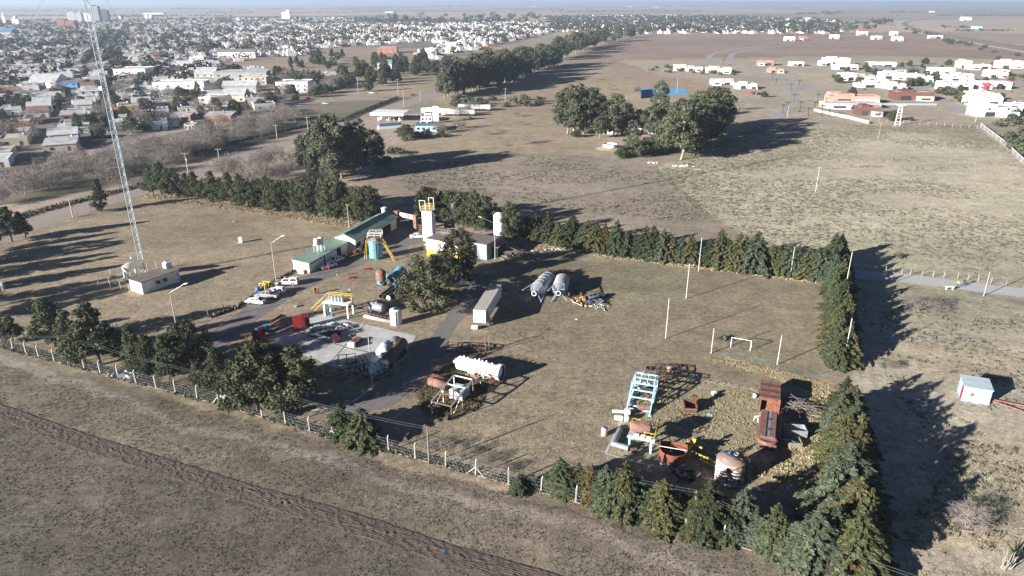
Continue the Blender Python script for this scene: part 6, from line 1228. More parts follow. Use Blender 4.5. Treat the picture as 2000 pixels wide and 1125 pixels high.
SPEC=[('big blue roofed hall at the left edge',0,22,72,61,30,m_w5,m_broof,'gable'),('bright blue flat roofed hall',42,68,73,66,30,m_w2,m_broof,'shed'),('pale blue roofed house in the left of the town',42,64,91,84,18,m_w3,m_broof,'gable'),
 ('large white hall with blank walls in the town',225,284,151,133,26,m_w2,m_slab,'flat'),('long white stepped terrace in the town',302,398,180,158,16,m_w2,m_slab,'flat'),('white modern two storey house with dark balcony',391,440,209,187,14,m_w2,m_slab,'flat'),('white vaulted roof shed beside the modern house',436,478,199,184,16,m_w3,m_tin,'gable'),
 ('low arched white shed at the open field',382,420,158,143,22,m_w3,m_tin,'gable'),('open blue grey canopy building at the open field',420,520,158,138,18,m_w5,m_tin,'shed'),('long cream shed in front of the canopy building',466,520,165,150,14,m_w3,m_slab,'flat'),('long dark grey shed right of the terrace',436,500,180,166,14,m_w5,m_tin,'gable'),
 ('long pink walled house on the town edge',335,372,236,223,10,m_w4,m_tin,'shed'),('brick house with white slanting roof on the town edge',402,452,241,223,12,m_w4,m_tin,'shed'),('small white blue kiosk on the town edge street',361,381,254,244,6,m_w2,m_slab,'flat'),('low white blue roofed block in the near town',112,152,176,160,22,m_broof,m_slab2,'shed'),('large grey roofed warehouse in the near town',60,110,174,157,22,m_w2,m_tin,'gable'),
 ('white two storey villa with steps, town right',371,398,122,110,14,m_w2,m_slab,'flat'),('long dark roofed row house with white arches',428,498,113,100,14,m_w2,m_slab2,'gable'),('white gabled house by the open field',345,375,136,124,14,m_w2,m_tin,'gable'),('white low factory with tower behind the park',540,602,180,158,20,m_w2,m_slab,'flat'),('long white wall building in the park',625,678,152,143,14,m_w3,m_slab,'shed'),
 ('green roofed house among the park trees',738,765,138,122,14,m_w2,m_green,'gable'),('red walled compound behind the park trees',738,775,104,91,18,m_w4,m_slab,'flat'),('white L shaped house near the right town edge',820,885,104,95,18,m_w2,m_slab,'flat'),('white villa at the right town edge road',870,893,93,82,14,m_w2,m_slab,'flat'),('cream block left of the park field',585,610,90,80,12,m_w3,m_slab,'flat'),('white hall at the far field edge',460,500,60,55,18,m_w2,m_tin,'flat'),('far white warehouse beyond the town',280,318,28,25,40,m_w2,m_tin,'flat')]
for (lb,x0,x1,pb,pt,dep,wm,rm,stl) in SPEC: bl(lb,x0,x1,pb,pt,dep,wm,rm,stl,nwin=5 if x1-x0>50 else 3,rz=.12 if x0<500 else .05,cat='building',name='building',tank=False)
SPECX=[(G((a[1]+a[2])/2,a[3]),(a[2]-a[1])*mpp(a[3])*.62+6) for a in SPEC]
# --- house rows on a rotated street grid
ta=ang((185,130),(238,46)); ca,sa=math.cos(ta),math.sin(ta)
HOUSE_IN=[PG(TOWN),PG([(1080,62),(1060,34),(1300,30),(1640,42),(1640,66),(1250,66)])]
HOUSE_OUT=[PG([(428,125),(520,112),(700,100),(800,108),(860,118),(860,150),(700,165),(640,150),(540,150),(430,135)]),PG([(-400,345),(0,338),(120,303),(260,266),(470,228),(680,186),(700,200),(0,400),(-400,400)]),PG([(610,95),(840,80),(870,88),(800,112),(600,118)]),PG([(690,30),(1060,28),(1070,45),(690,47)]),PG([(520,158),(700,150),(700,195),(640,200),(520,200)])]
def okh(x,y):
    X=np.array([x]);Y=np.array([y])
    return any(inpoly(X,Y,P)[0] for P in HOUSE_IN) and not any(inpoly(X,Y,P)[0] for P in HOUSE_OUT)
ox,oy=G(212,88); rs=random.Random(77)
cand=[]
us=np.arange(-1600,3200,1.0)
for bi in range(-16,30):
    for bj in range(-34,26):
        u0,v0=bi*108.0,bj*100.0+8
        mu,mv=u0+48,v0+44; wx_=ox+mu*ca-mv*sa; wy_=oy+mu*sa+mv*ca
        if wy_<200 or wy_>4200 or abs(wx_)>wy_*.95+90: continue
        for side_ in range(4):
            n=8 if side_<2 else 4
            for k in range(n):
                if rs.random()<.10: continue
                if side_==0: u,v,r_=u0+5+12.6*k,v0+6,0
                elif side_==1: u,v,r_=u0+5+12.6*k,v0+84,0
                elif side_==2: u,v,r_=u0+6,v0+22+13.3*k,1
                else: u,v,r_=u0+86,v0+22+13.3*k,1
                x=ox+u*ca-v*sa; y=oy+u*sa+v*ca
                cand.append((x+rs.uniform(-1.5,1.5),y+rs.uniform(-1.5,1.5),ta+PI/2*r_-PI/2*0+rs.choice([0,PI])*0))
        for k in range(13): # backyards
            u,v=u0+rs.uniform(16,80),v0+rs.uniform(20,68); cand.append((ox+u*ca-v*sa,oy+u*sa+v*ca,ta))
cx_=np.array([c[0] for c in cand]);cy_=np.array([c[1] for c in cand])
ok=np.zeros(len(cand),bool)
for P in HOUSE_IN: ok|=inpoly(cx_,cy_,P)
for P in HOUSE_OUT: ok&=~inpoly(cx_,cy_,P)
for (sx,sy),rad_ in SPECX: ok&=np.hypot(cx_-sx,cy_-sy)>rad_
far2=inpoly(cx_,cy_,HOUSE_IN[1]); ok&=~(far2&(_h(np.floor(cx_),np.floor(cy_),3)<.72))
ok&=(np.abs(cx_)<cy_*.80+40)
cand=[c for c,k in zip(cand,ok) if k]; cand.sort(key=lambda c:c[0]**2+c[1]**2)
print('houses',len(cand))
def hattr():
    return rs.choice(['white']*13+['beige']*3+['brick']+['grey']*2+['orange']),rs.choice(['pale slab']*6+['dark slab']*2+['tin']*5+['clay tile'])
for i,(x,y,r_) in enumerate(cand[:110]):
    wn,rn=hattr(); h=rs.choice([2.8,3.0,3.0,3.2,3.2,3.4,3.4,3.6,5.6]); stl='flat' if 'slab' in rn else rs.choice(['gable','shed']); w=rs.uniform(9,14); d=rs.uniform(10,17)
    rz=ta-PI/2 if math.sin(ta)>0 else ta; rz=rz+(PI/2 if i%2 else 0); rz=(rz+PI/4)%(PI/2)-PI/4
    house(f"{'two storey' if h>5 else 'low'} {wn} town house with {rn} roof, {['pale','plain','weathered'][i%3]}",'house',x,y,rz,w,d,h,WN[wn],RN[rn],stl,2,'houses of the near town',chim=rs.random()<.6,tank=rs.random()<.5)
PROTO=[]
for i in range(14):
    wn,rn=[('white','pale slab'),('white','tin'),('white','pale slab'),('beige','tin'),('brick','pale slab'),('white','clay tile'),('grey','dark slab'),('white','dark slab'),('beige','pale slab'),('white','pale slab'),('orange','tin'),('white','tin'),('grey','tin'),('brick','clay tile')][i]
    w=rs.uniform(9,15);d=rs.uniform(10,17);h=rs.choice([2.8,3.1,3.2,3.4,5.8]); b=MB(); b.box(0,0,0,w,d,h)
    if 'slab' in rn:
        b.box(0,0,h+.002,w-.4,d-.4,.06,m=1); b.box(w*.2,d*.2,h,2.6,2.6,1.6); b.box(0,-d/2+.1,h,w,.2,.5); b.box(-w/2+.1,0,h,.2,d,.5)
    else: gable_part(b,-w/2,w/2,-d/2,d/2,h,d*.15,m=1)
    b.box(-w*.3,-d*.1,h,.8,.8,1.8); b.box(w*.15,-d/2-.02,1,1.6,.1,1.2,m=2); b.box(-w*.25,-d/2-.02,1,1.4,.1,1.2,m=2); b.box(-w/2-.02,0,1,.1,1.6,1.2,m=2); b.box(w*.3,d/2+2,0,w*.5,4,2.6)
    o=b.build('town_house',(WN[wn],RN[rn],m_glass)); PROTO.append((o.data,wn,rn,h)); bpy.data.objects.remove(o)
for i,(x,y,r_) in enumerate(cand[110:300]):
    me,wn,rn,h=PROTO[rs.randrange(14)]; o=link('town_house',me,None,f"{'two storey' if h>5 else 'low'} {wn} house with {rn} roof farther back in the town",'house','houses farther back in the town'); o.location=(x,y,0); o.rotation_euler=(0,0,(ta+PI/4)%(PI/2)-PI/4+rs.choice([0,PI/2])); s=rs.uniform(.85,1.15); o.scale=(s*rs.uniform(.85,1.2),s*rs.uniform(.85,1.2),s)
# the rest: one joined mass of roofs and walls
rest=np.array([(c[0],c[1]) for c in cand[300:]]); n=len(rest)
cube=np.array([(-1,-1,0),(1,-1,0),(1,1,0),(-1,1,0),(-1,-1,1),(1,-1,1),(1,1,1),(-1,1,1)],float); cf=np.array([(0,1,5,4),(1,2,6,5),(2,3,7,6),(3,0,4,7),(4,5,6,7)])
def boxes(name,xy,w,d,z0,h,rz,mats,wi,ri,**kw):
    n=len(xy); c,s=np.cos(rz)[:,None],np.sin(rz)[:,None]; X=cube[None,:,0]*w[:,None]/2; Y=cube[None,:,1]*d[:,None]/2
    Vv=np.stack([xy[:,0:1]+X*c-Y*s,xy[:,1:2]+X*s+Y*c,z0[:,None]+cube[None,:,2]*h[:,None]],-1).reshape(-1,3)
    F=(cf[None]+8*np.arange(n)[:,None,None]).reshape(-1,4); mi=np.tile(np.array([0,0,0,0,1]),(n,1)); mi=np.where(mi==1,ri[:,None],wi[:,None]).ravel()
    return link(name,npmesh(name,Vv,F,4,mats,mi),**kw)
base_rz=(ta+PI/4)%(PI/2)-PI/4; q=rng.random(n)
allm=[m_w2,m_w3,m_w4,m_w5,m_slab,m_slab2,m_tin,m_red2]
xy2=np.concatenate([rest,rest+rng.normal(size=(n,2))*4,rest+rng.normal(size=(n,2))*3.5]); N3=len(xy2)
lvl=np.concatenate([np.zeros(n),np.zeros(n),np.ones(n)])
boxes('distant_houses',xy2,rng.uniform(6,14,N3)*np.where(lvl>0,.4,1),rng.uniform(6,15,N3)*np.where(lvl>0,.4,1),np.zeros(N3)+.0,np.where(lvl>0,rng.uniform(5,7.5,N3),rng.uniform(2.8,4.2,N3)),np.full(N3,base_rz)+rng.normal(size=N3)*.02,allm,rng.choice([0,0,0,0,0,1,2,3],N3),rng.choice([4,4,4,5,6,6,7],N3),label='mass of distant white flat roofed town houses',cat='houses',kind='stuff')
# ================================================================ TOWN TREES
def far_tree_base(n=34,seed=1,h=1.0,r=.45,bare=False,sz=.10):
    g=np.random.default_rng(seed); d=unit(g.normal(size=(n,3))); k=g.integers(0,5,n); cc=g.normal(size=(5,3))*np.array([.22,.22,.14])*(r/.45)+np.array([0,0,.6]); c=cc[k]+d*.23*(r/.45)*np.array([1,1,.85]); nr=unit(d+g.normal(size=(n,3))*.4); t=g.normal(size=(n,3)); u=unit(t-nr*(t*nr).sum(1,keepdims=True)); v=np.cross(nr,u); s=sz*g.uniform(.7,1.4,(n,1))
    P=np.stack([c-u*s*1.2,c-v*s,c+u*s*1.2,c+v*s],1); P[...,2]=np.maximum(P[...,2],.03)*h; return P.reshape(-1,3)
m_ft=M('far_foliage',(.045,.058,.030),(.026,.035,.020),.02); m_fo=M('far_olive_foliage',(.075,.075,.032),(.045,.048,.024),.02); m_fb=M('far_bare_crowns',(.135,.115,.10),(.09,.078,.07),.05)
def far_trees(name,xy,h,mats,seed=1,wid=1.0,mi=None,label=None,r=.45,cat='trees',n=34,sz=.10):
    B=[far_tree_base(n,seed+k,r=r,sz=sz) for k in range(5)]; N=len(xy); pick=rng.integers(0,5,N); a=rng.uniform(0,6.28,N); base=np.stack(B)[pick]; c,s=np.cos(a)[:,None],np.sin(a)[:,None]; hh=np.asarray(h)[:,None]
    Vv=np.stack([xy[:,0:1]+(base[...,0]*c-base[...,1]*s)*hh*wid,xy[:,1:2]+(base[...,0]*s+base[...,1]*c)*hh*wid,base[...,2]*hh],-1).reshape(-1,3)
    F=np.arange(len(Vv)).reshape(-1,4); m=None if mi is None else np.repeat(mi,n); return link(name,npmesh(name,Vv,F,4,mats,m),label=label,cat=cat,kind='stuff')
TB=[npmesh('town_tree',far_tree_base(170,50+k,r=.40+.06*(k%3),sz=.055),np.arange(170*4).reshape(-1,4),4,(m_ft,m_fo,m_ft)[k%3]) for k in range(6)]
TBARE=[BAR[0],BAR[1],BAR[2]]
tx=rng.uniform(-2400,900,42000); ty=300+3300*rng.random(42000)**1.5; okk=np.zeros(len(tx),bool)
for P in HOUSE_IN: okk|=inpoly(tx,ty,P)
okk&=~inpoly(tx,ty,HOUSE_OUT[1])&~inpoly(tx,ty,HOUSE_OUT[0])&~inpoly(tx,ty,HOUSE_OUT[2]); okk&=(np.abs(tx)<ty*.80+30)
uu=(tx-ox)*ca+(ty-oy)*sa; vv=-(tx-ox)*sa+(ty-oy)*ca
lum=fbm(tx*.012,ty*.012,900); okk&=(_h(np.floor(tx*3),np.floor(ty*3),8)<np.clip((lum-.31)*3.2,.22,1.0))
okk&=~((np.abs(vv)<6))
for (sx,sy),rad_ in SPECX: okk&=np.hypot(tx-sx,ty-sy)>rad_
T=np.stack([tx,ty],1)[okk]; T=T[np.argsort(T[:,0]**2+T[:,1]**2)]; print('town trees',len(T))
for i in range(270):
    x,y=T[i]; h=rs.uniform(5,11)
    if i%5<2: plant('bare_tree',f"{['small','broad','tall'][i%3]} leafless grey tree between houses of the near town",'tree',TBARE,i,x,y,h,7,'leafless trees in the town')
    elif i<190: plant('town_tree',f"{['small','broad','tall'][int(h)%3]} {['dark green','olive','deep green'][i%3]} tree between houses of the near town",'tree',(RND+CYP),i,x,y,h*.85,8,'green trees in the town',wd=1.1)
    else: o=link('town_tree',TB[i%6],None,f"{['small','broad','tall'][int(h)%3]} {['dark green','olive','deep green'][i%3]} tree between houses of the near town",'tree','green trees in the town'); o.location=(x,y,0); o.scale=(h*1.15,h*1.15,h); o.rotation_euler=(0,0,i*1.3)
TR=T[270:]; far_trees('distant_town_trees',TR,rng.uniform(5,12,len(TR)),(m_ft,m_fo,m_fb),10,1.25,rng.choice([0,0,0,1,2,2],len(TR)),'mass of distant dark trees between the town houses')
P_=HOUSE_IN[1]; qx=rng.uniform(0,2600,9000); qy=rng.uniform(900,3200,9000); k_=inpoly(qx,qy,P_); TR2=np.stack([qx,qy],1)[k_][:1300]; far_trees('distant_town_trees',TR2,rng.uniform(7,14,len(TR2)),(m_ft,m_fo,m_fb),33,1.3,rng.choice([0,0,1,2],len(TR2)),'mass of distant trees among the scattered houses at the back')
# avenue trees
for s in (-1,1):
    for k in range(46):
        u=-430+k*19; v=s*9+rs.uniform(-1,1); x=ox+u*ca-v*sa; y=oy+u*sa+v*ca
        o=link('avenue_tree',TB[k%6],None,f"{['dark','olive','dense'][k%3]} tree on the {'left' if s>0 else 'right'} side of the straight avenue",'tree','trees lining the straight avenue'); h=rs.uniform(8,12); o.location=(x,y,0); o.scale=(h,h,h); o.rotation_euler=(0,0,k)
ribbon('avenue',[(ox+u*ca,oy+u*sa) for u in (-460,-200,100,440)],9,m_hwy,.06,.1,pix=False,label='straight tree lined avenue through the town')
# ================================================================ TREE BELTS AND CLUMPS
def E(px,pb,pt,k,label,kinds=EUC,href=20,wd=1.0,group=None,name='eucalyptus_tree',cat='tree'): return plantpx(name,label,cat,kinds,k,px,pb,pt,href,group,wd)
i=0
for (ax0,ay0,ax1,ay1,n,hh_) in ((868,190,1000,160,20,0),(1000,160,1090,128,9,0),(905,172,1075,128,16,0),(1085,118,1170,88,12,1),(1110,100,1250,70,11,1),(1150,82,1235,64,7,1)):
    for k in range(n):
        f=(k+rs.uniform(-.3,.3))/max(1,n-1); px=ax0+(ax1-ax0)*f; py=ay0+(ay1-ay0)*f+rs.uniform(-2,2); x,y=G(px,py); H=rs.uniform(18,27)
        plant('eucalyptus_tree',f"{['tall','broad','ragged'][i%3]} {['grey-green','dark','pale trunked'][i%4%3]} eucalyptus in the belt above the petrol station, {['near end','far end'][hh_]}",'tree',EUC,i,x,y,H,20,'eucalyptus belt above the petrol station',wd=1.25); i+=1
for px,pb,pt,k,wd in ((598,338,262,0,.9),(622,345,240,1,1.0),(650,352,226,2,1.0),(668,348,240,0,1.0),(690,340,238,1,1.0),(708,335,222,3,1.0),(725,322,250,2,1.0),(742,315,268,0,1.0),(636,330,232,1,1.0),(680,325,245,2,1.0),(610,352,300,2,.9),(655,358,300,1,.9)):
    E(px,pb,pt,k,f"{['dense','dark','white trunked','slim'][k]} eucalyptus of the tall group behind the evergreen row, {['left','middle','right'][min(2,int((px-590)/55))]}",group='tall eucalyptus group',wd=wd)
for k,(px,pb,pt) in enumerate(((768,300,285),(782,302,288),(755,318,300),(735,325,306))): E(px,pb,pt,k,'dark bush right of the tall eucalyptus group by the dark wall',BSH,1.6,1.3,None,'bush','bush')
b=MB(); a=V(700,343);q=V(762,315); b.beam(a+Vector((0,0,1.1)),q+Vector((0,0,1.1)),.3,2.2); b.build('dark_wall',M('dark_grey_wall',(.24,.24,.26)),label='grey lot wall at the foot of the tall eucalyptus group',cat='wall')  # plain dark grey wall colour, mottled by noise
# old farm clump
FCL=[(1108,262,172,0,1,'tall loose'),(1122,264,168,1,1,'tall dark'),(1140,262,190,3,1,'brownish'),(1150,250,167,2,1,'spreading dark'),(1165,262,200,3,.9,'slim brown green'),(1180,262,195,2,1,'round dark green'),(1205,262,185,2,.9,'dense'),(1172,270,225,0,.9,'low green'),(1197,268,215,1,.9,'green trunked'),(1225,255,210,0,.9,'green'),(1245,258,215,1,.9,'dark'),(1232,300,228,3,.9,'pale grey slim'),(1268,262,205,2,.9,'broad'),(1285,240,158,1,.8,'tallest slim'),(1300,250,200,0,.8,'green'),(1280,300,240,3,1,'grey green'),
 (1330,312,205,0,1.0,'great front'),(1300,300,225,2,.9,'broad front'),(1350,300,190,1,1.1,'huge dense'),(1372,285,178,2,1.1,'huge'),(1392,270,170,0,1.0,'tall'),(1405,255,168,1,.9,'dark rear'),(1325,275,195,2,1.0,'rear'),(1345,260,182,1,.9,'rear tall'),(1370,255,175,0,.9,'rear dense'),(1312,290,215,1,1,'middle'),(1358,308,225,3,1.0,'front right')]
for px,pb,pt,k,wd,ds in FCL: E(px,pb,pt,k,f'{ds} tree of the old farm clump behind the scrubby pasture',wd=wd*1.35,group='trees of the old farm clump')
for px,pb,pt,k,lb in ((1242,306,268,0,'round grey-green willow bush at the front of the farm clump'),(1268,300,262,0,'spreading low tree with forked trunk at the clump front'),(1215,308,285,1,'low green round tree at the left of the forked one'),(1255,232,218,2,'brown bare looking tree behind the farmhouse'),(1125,268,252,0,'low grey shrub tree at the left foot of the clump')): E(px,pb,pt,k,lb,RND,8,1.25,None,'round_tree')
bl('old white farmhouse half hidden in the tree clump',1186,1212,262,250,9,m_white,m_roof,'gable'); bl('white walled annex of the farmhouse under the big trees',1232,1275,262,251,8,m_white,m_red2,'flat'); bl('pale pink outbuilding between the clump trees',1262,1280,243,232,6,m_w3,m_slab,'flat',1)
x,y=G(1191,290); t=thing('round_pool','round white above ground pool with blue water on a mound','pool',(x,y,0)); b=MB(); b.lathe([(6.4,0),(4.6,.7),(0,.75)],n=24); b.build('mound',m_straw,t); b=MB(); arc(b,3.2,.7,2.1,0,2*PI,28,0,.15); b.build('pool_wall',m_white,t); b=MB(); b.tube((0,0,1.6),(0,0,1.7),3.06,28); b.build('water',M('pool_water',(.10,.45,.55),(.08,.40,.5),1,rough=.1),t)
pile('white plastic litter on the pasture before the farm clump, left patch',1276,319,4,1.5,.4,10,[m_white],51,'litter',(.6,.3),'mix'); pile('white plastic litter on the pasture before the farm clump, right patch',1335,325,9,2.5,.5,24,[m_white],52,'litter',(.7,.3),'mix')
pile('reddish brush heap alone in the scrubby pasture',1688,326,16,5,1.0,40,[m_rustp,m_twig],53,'brush heap',(1.0,.25))
# sports court
P=PG([(1248,172),(1336,172),(1342,186),(1254,187)]); sheet('sports_court',[(1248,172),(1338,173),(1345,186),(1252,186)],M('blue_court',(.16,.36,.56),(.13,.30,.47),.2),.06,.02,label='blue sports court behind the farm clump')
x,y=G(1251,186); b=MB(); b.beam(V(1249,171,2),V(1252,187,2),.15,4); b.build('court_screen',M('dark_blue_net',(.05,.12,.2)),label='dark blue windbreak screen at the left court end',cat='screen')
for k in range(6): px=1236+k*2.4; E(px,186-k*.6,166,k,'slim leafless poplar left of the blue court',TBARE,7,.35,'leafless poplars left of the court','bare_tree')
# park and other mid trees (dark)
def scatter(poly,n,fn,seed=1):
    P=PG(poly); r_=random.Random(seed); xs=[p[0] for p in P]; ys=[p[1] for p in P]; c=0;g=0
    while c<n and g<n*60:
        g+=1; x=r_.uniform(min(xs),max(xs)); y=r_.uniform(min(ys),max(ys))
        if inpoly(np.array([x]),np.array([y]),P)[0]: fn(c,x,y,r_); c+=1
def mk(name,label,kinds,hmin,hmax,href,group,wd=1.0,words=('small','broad','tall'),single=None):
    def f(i,x,y,r_):
        h=r_.uniform(hmin,hmax)
        if single: o=link(name,single[i%len(single)],None,words[i%3]+' '+label,'tree',group); o.location=(x,y,0); o.scale=(h*wd,h*wd,h); o.rotation_euler=(0,0,i)
        else: plant(name,words[i%3]+' '+label,'tree',kinds,i,x,y,h,href,group,wd=wd)
    return f
scatter([(668,165),(690,130),(780,125),(850,118),(860,140),(790,160),(720,182)],46,mk('park_tree','dark evergreen in the fenced park left of the eucalyptus belt',CYP,9,15,9,'evergreens of the fenced park',1.0),3)
scatter([(560,128),(600,112),(680,112),(690,130),(640,138),(570,135)],16,mk('park_tree','dark tree on the open field edge above the park',PIN,8,12,9,'dark trees on the open field'),4)
scatter([(520,175),(545,140),(640,150),(690,160),(690,172),(640,178),(560,185)],22,mk('park_tree','dark tree around the white low factory',CYP,6,10,9,'trees around the white factory'),5)
scatter([(690,48),(690,36),(1060,30),(1068,46),(900,50)],70,mk('grove_tree','dark tree of the long grove at the back of the town',None,14,22,1,'long grove at the back of the town',1.0,single=TB),6)
scatter([(1000,66),(1060,44),(1300,38),(1640,48),(1640,62),(1260,64),(1160,60)],70,mk('grove_tree','dark tree among the scattered houses at the back',None,8,15,1,'trees among the scattered far houses',1.3,single=TB),7)
scatter([(1500,70),(1500,55),(1630,52),(1720,52),(1720,62),(1640,68)],26,mk('grove_tree','dark tree at the back edge of the new suburb',None,12,18,1,'trees at the back edge of the suburb',1.0,single=TB),8)
scatter([(0,400),(0,366),(120,328),(280,286),(460,240),(560,215),(580,240),(420,300),(280,340),(120,370)],80,mk('bare_tree','leafless grey tree on the strip between the two streets',TBARE,5,9,7,'leafless trees on the strip between streets',1.1),9)
scatter([(0,400),(60,372),(300,318),(420,282),(560,232),(600,235),(560,258),(420,300),(200,368)],46,mk('bare_tree','leafless tree in the thicket along the dirt road',TBARE,4,7.5,7,'leafless thicket along the dirt road',1.3),10)
scatter([(400,350),(470,335),(560,300),(600,300),(590,350),(480,368)],20,mk('bare_tree','leafless tree behind the evergreen row',TBARE,5,9,7,'leafless trees behind the evergreen row',1.2),11)
scatter([(770,260),(900,262),(960,205),(930,200),(860,245),(790,250)],26,mk('scrub_tree','brownish scrub tree along the petrol station fence',[BAR[0],BSH[1],BSH[2]],3,5,5,'scrub along the petrol station fence',1.2),12)
scatter([(860,205),(880,192),(1060,196),(1060,208),(940,212)],24,mk('scrub_tree','green brown shrub in the hedge right of the petrol station',[BSH[0],BSH[1]],3.0,5,1.6,'shrub hedge right of the petrol station',1.0),13)
for k,(px,pb,pt) in enumerate(((793,272,242),(833,270,250),(862,268,253),(815,268,255))): E(px,pb,pt,k%3,['big grey-green tree left of the blue kiosk building','round dark tree before the petrol station shop','dense green tree at the petrol station fence','brown shrub tree before the petrol station'][k],RND,8,1.2,None,'round_tree')
for k,(px,pb,pt) in enumerate(((945,264,248),(1023,282,262),(968,258,248),(1008,228,216),(1018,244,236),(1100,160,150),(1165,156,147),(1188,168,160),(985,285,278),(1063,318,312),(882,408,402),(1190,176,168))): E(px,pb,pt,k,'leafless shrub standing alone in the central pasture',TBARE,7,1.5,'lone leafless shrubs in the pasture','bare_shrub','shrub')
E(1795,607,575,2,'broad pale tangle of bare bush beside the gravel road',TBARE,7,1.9,None,'bare_bush','bush'); E(1888,1032,985,1,'pale bare bush at the lower right lot',TBARE,7,1.5,None,'bare_bush','bush'); E(1756,502,492,0,'small bush before the gravel road in the pasture',BSH,1.6,1.2,None,'bush','bush'); E(1412,664,652,2,'small olive shrub just behind the goal',BSH,1.6,1.2,None,'bush','bush'); E(1742,720,705,1,'low pale scrub on the right lot by the hedge gap',TBARE,7,2.0,None,'bare_bush','bush')
for k,(px,pb) in enumerate(((870,880),(900,893),(945,905),(975,925),(1035,945),(830,878))): E(px,pb,pb-22,k,'pale leafless scrub along the front fence',TBARE,7,1.2,'pale scrub along the front fence','bare_bush','bush')
# ================================================================ PETROL STATION
c=V(757,238); t=thing('fuel_canopy','white flat petrol station canopy on round columns','canopy',(c.x,c.y,0),-.12); hc=topz(757,238,221)
b=MB(); b.box(0,6,hc-1.3,19,14,1.5); b.build('canopy_roof',m_white,t)
for x in (-6,0,6): 
    for y in (3,9): b=MB(); b.tube((x,y,0),(x,y,hc-1.3),.4,10); b.build('column',m_white,t)
for k in range(4): b=MB(); b.box(-6+4*k,6,0,.9,.7,1.7); b.build('fuel_pump',m_w3,t)
bl('white petrol station shop with tall sign block',822,844,238,229,11,m_white,m_slab,'flat'); bl('white and light blue petrol station office with dark roof',812,853,257,243,9,m_lblue,M('slate_roof',(.14,.17,.21)),'shed',4)
x,y=G(852,240); b=MB(); b.box(0,0,0,3.2,2.4,9.0); b.build('sign_block',m_w2,label='tall white sign block on the petrol station shop',cat='sign tower',loc=(x,y,0))
x,y=G(762,250); t=thing('box_container','blue grey lidded container below the canopy','container',(x,y,0),.45); b=MB(); b.box(0,0,0,13,3.4,1.3); b.build('container_wall',m_white,t); b=MB(); b.box(0,0,1.3,12,2.8,1.2); b.build('cover',M('blue_tarpaulin',(.10,.16,.34)),t)
def truck(label,px,py,rz,L,cab=True,mat=m_white,tank=False):
    x,y=G(px,py); t=thing('lorry',label,'lorry',(x,y,0),rz,'lorries parked behind the petrol station')
    if tank: b=MB(); b.lathe([(0,-.2),(1.2,0),(1.2,L),(0,L+.2)],(0,0,2.3),(1,0,0),14); b.build('tank_body',m_silver,t)
    else: b=MB(); b.box(L/2,0,1.2,L,2.5,2.4); b.build('cargo_body',mat,t)
    b=MB(); b.box(L/2,0,.9,L,1.2,.25); b.build('chassis',m_black,t)
    for xx in (L*.7,L*.8,L*.9,L*.1):
        for s in (-1,1): b=MB(); b.tube((xx,s*.8,.5),(xx,s*1.2,.5),.5,10); b.build('wheel',m_tyre,t)
    if cab: b=MB(); b.box(-1.6,0,.7,2.2,2.4,2.7); c=b.build('cab',m_white,t); b=MB(); b.box(-2.72,0,2.1,.06,2.0,.9); b.build('windscreen',m_glass,c); b=MB(); b.tube((-1.6,-1.2,.5),(-1.6,1.2,.5),.5,10); b.build('wheel',m_tyre,t)
truck('white lorry with cab at the left of the parked lorries',832,222,-.08,9); truck('white covered trailer behind the shop sign',848,224,-.08,10,False); truck('silver tanker trailer rearmost in the lorry park',895,214,-.1,11,False,None,True); truck('long white trailer at the right end of the lorry park',920,216,-.1,12,False,m_w2); truck('white lorry bed in front of the tanker',872,226,-.06,8); truck('grey flat trailer in front at the lorry park right',895,226,-.1,10,False,m_w5)
b=MB()
for k in range(9): b.lathe([(1.2,0),(.7,.5),(0,.9)],(k*1.5,rng.normal()*.6,0),n=8)
x,y=G(775,226); b.build('soil_heaps',m_dirt,label='row of small earth heaps behind the canopy',cat='soil heaps',kind='stuff',loc=(x,y,0))
def hedge(label,P,w,h,mat,name='hedge'):
    P=PG(P); pts=pts_along(P,.9); c=np.array([(p[0],p[1]) for p in pts]); n=26; M_=len(c); cc=np.repeat(c,n,0)+rng.normal(size=(M_*n,2))*w*.4; z=rng.uniform(.05,h,M_*n); d=sph(M_*n); Pq,F=cards(np.stack([cc[:,0],cc[:,1],z],1),d+np.array([0,0,.6]),rng.uniform(.16,.3,M_*n),1.4); link(name,npmesh(name,Pq,F,4,mat),label=label,cat='hedge')
hedge('long clipped dark hedge between the dirt road and the verge',[(668,238),(700,222),(740,206),(778,192)],1.6,1.6,lf_pine); hedge('dark hedge line along the dirt road by the bare trees',[(380,300),(470,275),(560,255),(640,240),(668,238)],1.4,1.2,lf_pine); hedge('brown weeds along the fence of the yard corner',[(575,530),(540,548),(500,575),(460,602),(410,620)],.5,.45,m_twig,'weed_strip')
hedge('dark low bank vegetation along the far side of the dirt road',[(0,440),(60,418),(160,392),(250,370),(330,340)],2.2,.9,m_stem,'weed_strip')
